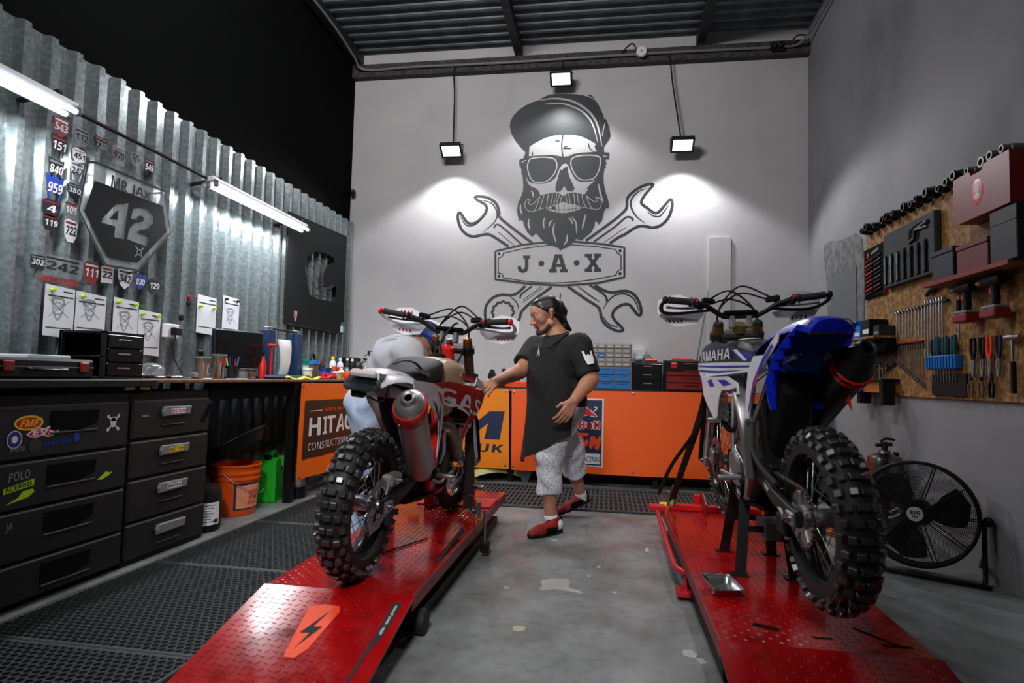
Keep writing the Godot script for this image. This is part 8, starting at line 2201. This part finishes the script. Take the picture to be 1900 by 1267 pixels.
# ------------------------------------------------------------------ helpers
class Geo:
	# collects shapes; every face is turned to its normal on the way in (front faces run clockwise)
	var v := PackedVector3Array()
	var n := PackedVector3Array()
	var t := PackedInt32Array()

	func face(a: int,b: int,c: int) -> void:
		var g := (v[b] - v[a]).cross(v[c] - v[a])
		if g.dot(n[a] + n[b] + n[c]) > 0.0:
			t.append(a); t.append(c); t.append(b)
		else:
			t.append(a); t.append(b); t.append(c)

	func flat(pts: Array,outward := Vector3.ZERO) -> void:
		# a flat convex polygon
		var nn := Vector3.ZERO
		for i in range(1,pts.size() - 1):
			nn += (pts[i] - pts[0]).cross(pts[i + 1] - pts[0])
		nn = nn.normalized()
		if outward != Vector3.ZERO and nn.dot(outward) < 0.0:
			nn = -nn
		var s := v.size()
		for p in pts:
			v.append(p); n.append(nn)
		for i in range(1,pts.size() - 1):
			face(s,s + i,s + i + 1)

	func box(size: Vector3,x := Transform3D(),bevel := 0.0) -> Geo:
		var h := size / 2.0
		var b: float = minf(bevel,minf(h.x,minf(h.y,h.z)) * 0.95)
		var axes := [Vector3.RIGHT,Vector3.UP,Vector3.BACK]
		for a in 3:
			var ax: Vector3 = axes[a]
			var u: Vector3 = axes[(a + 1) % 3]
			var w: Vector3 = axes[(a + 2) % 3]
			var ha: float = h[a]; var hu: float = h[(a + 1) % 3]; var hw: float = h[(a + 2) % 3]
			for s in [-1.0,1.0]:
				flat([x * (ax * ha * s + u * (hu - b) + w * (hw - b)),x * (ax * ha * s - u * (hu - b) + w * (hw - b)),x * (ax * ha * s - u * (hu - b) - w * (hw - b)),x * (ax * ha * s + u * (hu - b) - w * (hw - b))],x.basis * (ax * s))
			if b > 0.0:
				for su in [-1.0,1.0]:
					for sw in [-1.0,1.0]:
						var p: Vector3 = u * hu * su + w * (hw - b) * sw
						var q: Vector3 = u * (hu - b) * su + w * hw * sw
						flat([x * (p + ax * (ha - b)),x * (q + ax * (ha - b)),x * (q - ax * (ha - b)),x * (p - ax * (ha - b))],x.basis * (u * su + w * sw))
		if b > 0.0:
			for sx in [-1.0,1.0]:
				for sy in [-1.0,1.0]:
					for sz in [-1.0,1.0]:
						var c := Vector3(h.x * sx,h.y * sy,h.z * sz)
						flat([x * (c - Vector3(0,b * sy,b * sz)),x * (c - Vector3(b * sx,0,b * sz)),x * (c - Vector3(b * sx,b * sy,0))],x.basis * Vector3(sx,sy,sz))
		return self

	func grid(rows: Array,around := false,along := false) -> void:
		# smooth surface through rows of points; outward is away from each row's middle
		var nr: int = rows.size()
		var nc: int = rows[0].size()
		var s := v.size()
		var acc := PackedVector3Array()
		acc.resize(nr * nc)
		var quads := []
		for r in nr - (0 if along else 1):
			for c in nc - (0 if around else 1):
				var r2 := (r + 1) % nr
				var c2 := (c + 1) % nc
				var p: Vector3 = rows[r][c]; var q: Vector3 = rows[r][c2]; var w: Vector3 = rows[r2][c2]; var z: Vector3 = rows[r2][c]
				var g := (w - p).cross(z - q)
				for k in [r * nc + c,r * nc + c2,r2 * nc + c2,r2 * nc + c]:
					acc[k] += g
				quads.append([r * nc + c,r * nc + c2,r2 * nc + c2,r2 * nc + c])
		var sign := 0.0
		for r in nr:
			var mid := Vector3.ZERO
			for c in nc:
				mid += rows[r][c]
			mid /= nc
			for c in nc:
				sign += acc[r * nc + c].dot(rows[r][c] - mid)
		var k := -1.0 if sign < 0.0 else 1.0
		for r in nr:
			for c in nc:
				v.append(rows[r][c])
				n.append((acc[r * nc + c] * k).normalized())
		for q in quads:
			face(s + q[0],s + q[1],s + q[2]); face(s + q[0],s + q[2],s + q[3])

	func tube(path: Array,radius,sides := 8,closed := false,squash := 1.0,up := Vector3.ZERO) -> Geo:
		# radius: a number or one per point; squash flattens across up
		var rows := []
		var m := path.size()
		var side := Vector3.ZERO
		for i in m:
			var d: Vector3
			if closed:
				d = path[(i + 1) % m] - path[(i - 1 + m) % m]
			else:
				d = path[mini(i + 1,m - 1)] - path[maxi(i - 1,0)]
			d = d.normalized()
			if side == Vector3.ZERO:
				var hint := up if up != Vector3.ZERO else (Vector3.UP if absf(d.y) < 0.9 else Vector3.RIGHT)
				side = d.cross(hint).normalized()
			side = (side - d * side.dot(d)).normalized()
			var other := side.cross(d).normalized()
			var r: float = radius[i] if radius is Array else radius
			var row := PackedVector3Array()
			for k in sides:
				var a := TAU * k / sides
				row.append(path[i] + side * cos(a) * r + other * sin(a) * r * squash)
			rows.append(row)
		grid(rows,true,closed)
		if not closed:
			flat(Array(rows[0]),path[0] - path[1])
			flat(Array(rows[m - 1]),path[m - 1] - path[m - 2])
		return self

	func lathe(prof: Array,seg := 24,x := Transform3D(),a0 := 0.0,a1 := TAU) -> Geo:
		# profile of Vector2(radius, height); corners over 35 degrees stay sharp
		var full := absf(a1 - a0 - TAU) < 1e-4
		var m := prof.size()
		var nn := []
		for i in m - 1:
			var d: Vector2 = prof[i + 1] - prof[i]
			nn.append(Vector2(d.y,-d.x).normalized())
		var area := 0.0
		for i in m - 1:
			area += prof[i].x * (prof[i + 1].y - prof[i].y)
		var k := 1.0 if area >= 0.0 else -1.0
		for i in m - 1:
			if prof[i].is_equal_approx(prof[i + 1]):
				continue
			var na: Vector2 = nn[i]; var nb: Vector2 = nn[i]
			if i > 0 and nn[i - 1].dot(nn[i]) > 0.82: na = (nn[i - 1] + nn[i]).normalized()
			if i < m - 2 and nn[i + 1].dot(nn[i]) > 0.82: nb = (nn[i + 1] + nn[i]).normalized()
			var s := v.size()
			for j in seg + 1:
				var a := a0 + (a1 - a0) * j / seg
				var c := cos(a); var z := sin(a)
				v.append(x * Vector3(prof[i].x * c,prof[i].y,prof[i].x * z)); n.append((x.basis * Vector3(na.x * c,na.y,na.x * z) * k).normalized())
				v.append(x * Vector3(prof[i + 1].x * c,prof[i + 1].y,prof[i + 1].x * z)); n.append((x.basis * Vector3(nb.x * c,nb.y,nb.x * z) * k).normalized())
			for j in seg:
				var q := s + j * 2
				if prof[i].x > 1e-6: face(q,q + 1,q + 2)
				if prof[i + 1].x > 1e-6: face(q + 1,q + 3,q + 2)
		return self

	func prism(poly: Array,depth: float,x := Transform3D(),bevel := 0.0) -> Geo:
		# outline in x,y pushed from z = 0 to depth
		var p := PackedVector2Array(poly)
		if Geometry2D.is_polygon_clockwise(p): p.reverse()
		var inner := p
		if bevel > 0.0:
			var o := Geometry2D.offset_polygon(p,-bevel)
			if o.size() == 1 and o[0].size() == p.size():
				inner = o[0]
				if Geometry2D.is_polygon_clockwise(inner): inner.reverse()
				var best := 0; var bd := 1e9
				for i in inner.size():
					if inner[i].distance_to(p[0]) < bd: bd = inner[i].distance_to(p[0]); best = i
				var turned := PackedVector2Array()
				for i in inner.size(): turned.append(inner[(i + best) % inner.size()])
				inner = turned
			else:
				bevel = 0.0
		var tri := Geometry2D.triangulate_polygon(inner)
		for e in [[0.0,-1.0],[depth,1.0]]:
			var s := v.size()
			for q in inner:
				v.append(x * Vector3(q.x,q.y,e[0])); n.append((x.basis * Vector3(0,0,e[1] * signf(depth))).normalized())
			for i in tri.size() / 3:
				face(s + tri[i * 3],s + tri[i * 3 + 1],s + tri[i * 3 + 2])
		var m := p.size()
		var sb := bevel * signf(depth)
		for i in m:
			var a := p[i]; var b := p[(i + 1) % m]
			var out := x.basis * Vector3(b.y - a.y,a.x - b.x,0)
			flat([x * Vector3(a.x,a.y,sb),x * Vector3(b.x,b.y,sb),x * Vector3(b.x,b.y,depth - sb),x * Vector3(a.x,a.y,depth - sb)],out)
			if bevel > 0.0:
				var c := inner[i]; var d := inner[(i + 1) % m]
				flat([x * Vector3(a.x,a.y,sb),x * Vector3(b.x,b.y,sb),x * Vector3(d.x,d.y,0),x * Vector3(c.x,c.y,0)],out - x.basis.z * signf(depth) * out.length())
				flat([x * Vector3(a.x,a.y,depth - sb),x * Vector3(b.x,b.y,depth - sb),x * Vector3(d.x,d.y,depth),x * Vector3(c.x,c.y,depth)],out + x.basis.z * signf(depth) * out.length())
		return self

	func skin(poly: Array,f: Callable,cell: float,off: float,thick := 0.0) -> Geo:
		# an outline in a surface's own two coordinates, laid onto the surface f(u, v, distance off it)
		var p := PackedVector2Array(poly)
		if Geometry2D.is_polygon_clockwise(p): p.reverse()
		var lo := p[0]; var hi := p[0]
		for q in p:
			lo = lo.min(q); hi = hi.max(q)
		var pieces := []
		for i in ceili((hi.x - lo.x) / cell):
			var strip := PackedVector2Array([Vector2(lo.x + i * cell,lo.y - 1),Vector2(lo.x + (i + 1) * cell,lo.y - 1),Vector2(lo.x + (i + 1) * cell,hi.y + 1),Vector2(lo.x + i * cell,hi.y + 1)])
			for s in Geometry2D.intersect_polygons(p,strip):
				for j in ceili((hi.y - lo.y) / cell):
					var bar := PackedVector2Array([Vector2(lo.x - 1,lo.y + j * cell),Vector2(hi.x + 1,lo.y + j * cell),Vector2(hi.x + 1,lo.y + (j + 1) * cell),Vector2(lo.x - 1,lo.y + (j + 1) * cell)])
					pieces.append_array(Geometry2D.intersect_polygons(s,bar))
		for side in ([0.0,thick] if thick > 0.0 else [0.0]):
			for c in pieces:
				var tri := Geometry2D.triangulate_polygon(c)
				var s := v.size()
				for q in c:
					lay(q,f,off - side,-1.0 if side > 0.0 else 1.0)
				for i in tri.size() / 3:
					face(s + tri[i * 3],s + tri[i * 3 + 1],s + tri[i * 3 + 2])
		if thick > 0.0:
			var m := p.size()
			for i in m:
				var a := p[i]; var b := p[(i + 1) % m]
				var parts := maxi(1,roundi(a.distance_to(b) / cell))
				for k in parts:
					var c := a.lerp(b,float(k) / parts); var d := a.lerp(b,float(k + 1) / parts)
					var mid: Vector3 = f.call((c + d) / 2.0,off)
					var outer: Vector3 = f.call((c + d) / 2.0 + Vector2(d.y - c.y,c.x - d.x).normalized() * 0.002,off)
					flat([f.call(c,off),f.call(d,off),f.call(d,off - thick),f.call(c,off - thick)],outer - mid)
		return self

	func skin_cut(poly: Array,holes: Array,f: Callable,cell: float,off: float) -> Geo:
		# the same with openings cut out
		var p := PackedVector2Array(poly)
		var lo := p[0]; var hi := p[0]
		for q in p:
			lo = lo.min(q); hi = hi.max(q)
		for i in ceili((hi.x - lo.x) / cell):
			for j in ceili((hi.y - lo.y) / cell):
				var a := lo + Vector2(i,j) * cell
				var list := Geometry2D.intersect_polygons(p,PackedVector2Array([a,a + Vector2(cell,0),a + Vector2(cell,cell),a + Vector2(0,cell)]))
				for h in holes:
					var next := []
					for c in list: next.append_array(Geometry2D.clip_polygons(c,PackedVector2Array(h)))
					list.assign(next)
				for c in list:
					var tri := Geometry2D.triangulate_polygon(c)
					var s := v.size()
					for q in c: lay(q,f,off)
					for k in tri.size() / 3: face(s + tri[k * 3],s + tri[k * 3 + 1],s + tri[k * 3 + 2])
		return self

	func lay(q: Vector2,f: Callable,off: float,side := 1.0) -> void:
		var a: Vector3 = f.call(q,off)
		v.append(a); n.append((f.call(q,off + 0.01) - a).normalized() * side)

	func tri_mesh(m: Mesh,f: Callable,off: float) -> Geo:
		# a flat mesh (lettering) laid onto a surface
		for k in m.get_surface_count():
			var arr := m.surface_get_arrays(k)
			var idx: PackedInt32Array = arr[Mesh.ARRAY_INDEX] if arr[Mesh.ARRAY_INDEX] != null else PackedInt32Array(range(arr[Mesh.ARRAY_VERTEX].size()))
			var vs: PackedVector3Array = arr[Mesh.ARRAY_VERTEX]
			var ns: PackedVector3Array = arr[Mesh.ARRAY_NORMAL]
			for i in idx.size() / 3:
				if ns[idx[i * 3]].z < 0.5: continue
				var s := v.size()
				for j in 3:
					var p := vs[idx[i * 3 + j]]
					lay(Vector2(p.x,p.y),f,off)
				face(s,s + 1,s + 2)
		return self

	func ball(c: Vector3,r,seg := 12,b := Basis()) -> Geo:
		var rr: Vector3 = r if r is Vector3 else Vector3.ONE * float(r)
		var s := v.size()
		var h := seg / 2
		for i in h + 1:
			for j in seg + 1:
				var a := PI * i / h; var e := TAU * j / seg
				var d := Vector3(sin(a) * cos(e),cos(a),sin(a) * sin(e))
				v.append(c + b * (d * rr)); n.append((b * (d / rr)).normalized())
		for i in h:
			for j in seg:
				var q := s + i * (seg + 1) + j
				if i > 0: face(q,q + 1,q + seg + 2)
				if i < h - 1: face(q,q + seg + 2,q + seg + 1)
		return self

	func grid_shell() -> Geo:
		# a curved fender-like shell about half a metre long
		for k in [1.0,0.94]:
			var rows := []
			for i in 13:
				var a := float(i) / 12.0
				var row := PackedVector3Array()
				for j in 9:
					var b := (float(j) / 8.0 - 0.5) * 2.0
					row.append(Vector3((a - 0.5) * 0.55,(0.2 * sin(PI * (0.12 + a * 0.8)) + 0.02) * (1.0 - 0.55 * b * b) * k,b * (0.13 - 0.05 * a) * k))
				rows.append(row)
			grid(rows)
		return self

	func join(g: Geo,x := Transform3D()) -> Geo:
		var s := v.size()
		for i in g.v.size():
			v.append(x * g.v[i]); n.append((x.basis * g.n[i]).normalized())
		for i in g.t.size() / 3:
			face(s + g.t[i * 3],s + g.t[i * 3 + 1],s + g.t[i * 3 + 2])
		return self

	func mesh() -> ArrayMesh:
		var arr := []
		arr.resize(Mesh.ARRAY_MAX)
		arr[Mesh.ARRAY_VERTEX] = v; arr[Mesh.ARRAY_NORMAL] = n; arr[Mesh.ARRAY_INDEX] = t
		var m := ArrayMesh.new()
		m.add_surface_from_arrays(Mesh.PRIMITIVE_TRIANGLES,arr)
		return m

var M := {}
var names := {}

func numbered(called: String) -> String:
	if not names.has(called):
		names[called] = 0
		return called
	names[called] += 1
	return "%s_%03d" % [called,names[called]]

func obj(called: String,g,m: Material,parent: Node3D = self,x := Transform3D()) -> MeshInstance3D:
	var o := MeshInstance3D.new()
	o.name = numbered(called) if parent == self else called
	o.mesh = g.mesh() if g is Geo else g
	o.material_override = m
	o.transform = x
	parent.add_child(o,true)
	return o

func tag(o: Node3D,label: String,category: String,group := "",kind := "") -> Node3D:
	if label: o.set_meta("label",label)
	if category: o.set_meta("category",category)
	if group: o.set_meta("group",group)
	if kind: o.set_meta("kind",kind)
	return o

func thing(called: String,label: String,category: String,x := Transform3D(),group := "") -> Node3D:
	var o := Node3D.new()
	o.name = numbered(called)
	add_child(o)
	o.transform = x
	return tag(o,label,category,group)

func struct(called: String,g,m: Material,label := "",parent: Node3D = self) -> MeshInstance3D:
	var o := obj(called,g,m,parent)
	if parent == self:
		o.set_meta("kind","structure")
		if label: o.set_meta("label",label)
	return o

func dup(o: Node3D,x: Transform3D,label: String,called := "") -> Node3D:
	var c: Node3D = o.duplicate()
	c.name = numbered(called if called else String(o.name).rstrip("_0123456789"))
	add_child(c)
	c.transform = x
	c.set_meta("label",label)
	return c

func at(x: float,y: float,z: float,turn := 0.0) -> Transform3D:
	return Transform3D(Basis(Vector3.UP,turn),V(x,y,z))

func rot(e: Vector3,p := Vector3.ZERO) -> Transform3D:
	return Transform3D(Basis.from_euler(e),p)

func along(a: Vector3,b: Vector3) -> Transform3D:
	# y runs from a to b
	var y := (b - a).normalized()
	var z := y.cross(Vector3.RIGHT if absf(y.x) < 0.9 else Vector3.UP).normalized()
	return Transform3D(Basis(y.cross(z),y,z),a)

func curve(pts: Array,per := 6,closed := false) -> Array:
	# a smooth run through the points (Vector2 or Vector3)
	var out := []
	var m := pts.size()
	for i in (m if closed else m - 1):
		var a = pts[(i - 1 + m) % m] if closed else pts[maxi(i - 1,0)]
		var b = pts[i]
		var c = pts[(i + 1) % m]
		var d = pts[(i + 2) % m] if closed else pts[mini(i + 2,m - 1)]
		for k in per:
			var s := float(k) / per
			out.append(b.cubic_interpolate(c,a,d,s))
	if not closed: out.append(pts[m - 1])
	return out

func pairs(list: Array,k := 0.01) -> Array:
	# [x, y, x, y ...] in centimetres to points in metres
	var out := []
	for i in list.size() / 2:
		out.append(P(list[i * 2],list[i * 2 + 1]) * k)
	return out

func ribbon(pts: Array,w0: float,w1: float,taper := false) -> Array:
	# the outline of a painted stroke
	var a := []
	var b := []
	var m := pts.size()
	for i in m:
		var d: Vector2 = (pts[mini(i + 1,m - 1)] - pts[maxi(i - 1,0)]).normalized()
		var s := float(i) / (m - 1)
		var w := lerpf(w0,w1,s) / 2.0
		if taper: w = maxf(0.0004,w * sqrt(maxf(0.0,sin(PI * clampf(s,0.02,0.98)))))
		var q := P(-d.y,d.x) * w
		a.append(pts[i] + q); b.push_front(pts[i] - q)
	return a + b

func letters(s: String,height: float,bold := true,serif := false,depth := 0.001) -> TextMesh:
	var f := SystemFont.new()
	f.font_names = PackedStringArray(["Droid Serif" if serif else "Droid Sans"])
	f.font_weight = 700 if bold else 400
	var t := TextMesh.new()
	t.font = f
	t.text = s
	t.font_size = 64
	t.pixel_size = height / 46.0
	t.depth = depth
	t.curve_step = 4.0
	return t

func paint(color: Color,rough := 0.6,metal := 0.0,spec := 0.5) -> StandardMaterial3D:
	var m := StandardMaterial3D.new()
	m.albedo_color = color
	m.roughness = rough
	m.metallic = metal
	m.metallic_specular = spec
	return m

func noise_tex(freq: float,ramp: Gradient = null,seed_no := 1,size := 512,octaves := 4,normal := false,strength := 4.0,kind := FastNoiseLite.TYPE_SIMPLEX_SMOOTH) -> NoiseTexture2D:
	var f := FastNoiseLite.new()
	f.noise_type = kind
	f.frequency = freq
	f.seed = seed_no
	f.fractal_octaves = octaves
	var t := NoiseTexture2D.new()
	t.noise = f
	t.seamless = true
	t.width = size
	t.height = size
	if ramp: t.color_ramp = ramp
	if normal:
		t.as_normal_map = true
		t.bump_strength = strength
	return t

func ramp(stops: Array) -> Gradient:
	var g := Gradient.new()
	var o := PackedFloat32Array()
	var c := PackedColorArray()
	for s in stops:
		o.append(s[0]); c.append(s[1])
	g.offsets = o
	g.colors = c
	return g

func worn(m: StandardMaterial3D,tex: Texture2D,scale: float) -> StandardMaterial3D:
	m.albedo_texture = tex
	m.uv1_triplanar = true
	m.uv1_world_triplanar = true
	m.uv1_scale = Vector3.ONE * scale
	return m

func rough_by(m: StandardMaterial3D,tex: Texture2D) -> StandardMaterial3D:
	m.roughness_texture = tex
	m.roughness_texture_channel = BaseMaterial3D.TEXTURE_CHANNEL_RED
	return m

func bumpy(m: StandardMaterial3D,tex: Texture2D,k: float) -> StandardMaterial3D:
	m.normal_enabled = true
	m.normal_texture = tex
	m.normal_scale = k
	return m

func write(g: Geo,s: String,x0: float,y0: float,w: float,h: float,f: Callable,off: float,slant := 0.0,bold := true,serif := false,turn := 0.0) -> void:
	# lettering fitted into the box x0, y0, w, h of the surface f
	var t := letters(s,1.0,bold,serif)
	var b := t.get_aabb()
	var c := cos(turn); var sn := sin(turn)
	var to := func(p: Vector2,o: float) -> Vector3:
		var q := P((p.x - b.position.x) / b.size.x * w,(p.y - b.position.y) / b.size.y * h)
		q.x += slant * q.y
		return f.call(P(x0 + q.x * c - q.y * sn,y0 + q.x * sn + q.y * c),o)
	g.tri_mesh(t,to,off)

func plane_x(x: float,facing := 1.0) -> Callable:
	# surface coordinates (-z, y) on a plane across x
	return func(p: Vector2,o: float) -> Vector3: return V(x + o * facing,p.y,-p.x)

func plane_z(z: float) -> Callable:
	return func(p: Vector2,o: float) -> Vector3: return V(p.x,p.y,z + o)

func lump(lo: Vector3,hi: Vector3,bevel := 0.004) -> Geo:
	return G().box(hi - lo,Transform3D(Basis(),(lo + hi) / 2.0),bevel)

func rect(x0: float,y0: float,x1: float,y1: float,cut := 0.0) -> Array:
	if cut <= 0.0: return [P(x0,y0),P(x1,y0),P(x1,y1),P(x0,y1)]
	var out := []
	for c in [[x1 - cut,y0 + cut,-PI / 2],[x1 - cut,y1 - cut,0.0],[x0 + cut,y1 - cut,PI / 2],[x0 + cut,y0 + cut,PI]]:
		for k in 4: out.append(P(c[0],c[1]) + P(cos(c[2] + k * PI / 6),sin(c[2] + k * PI / 6)) * cut)
	return out


func V(x: float, y: float, z: float) -> Vector3: return Vector3(x, y, z)

func P(x: float, y: float) -> Vector2: return Vector2(x, y)

func G() -> Geo: return Geo.new()
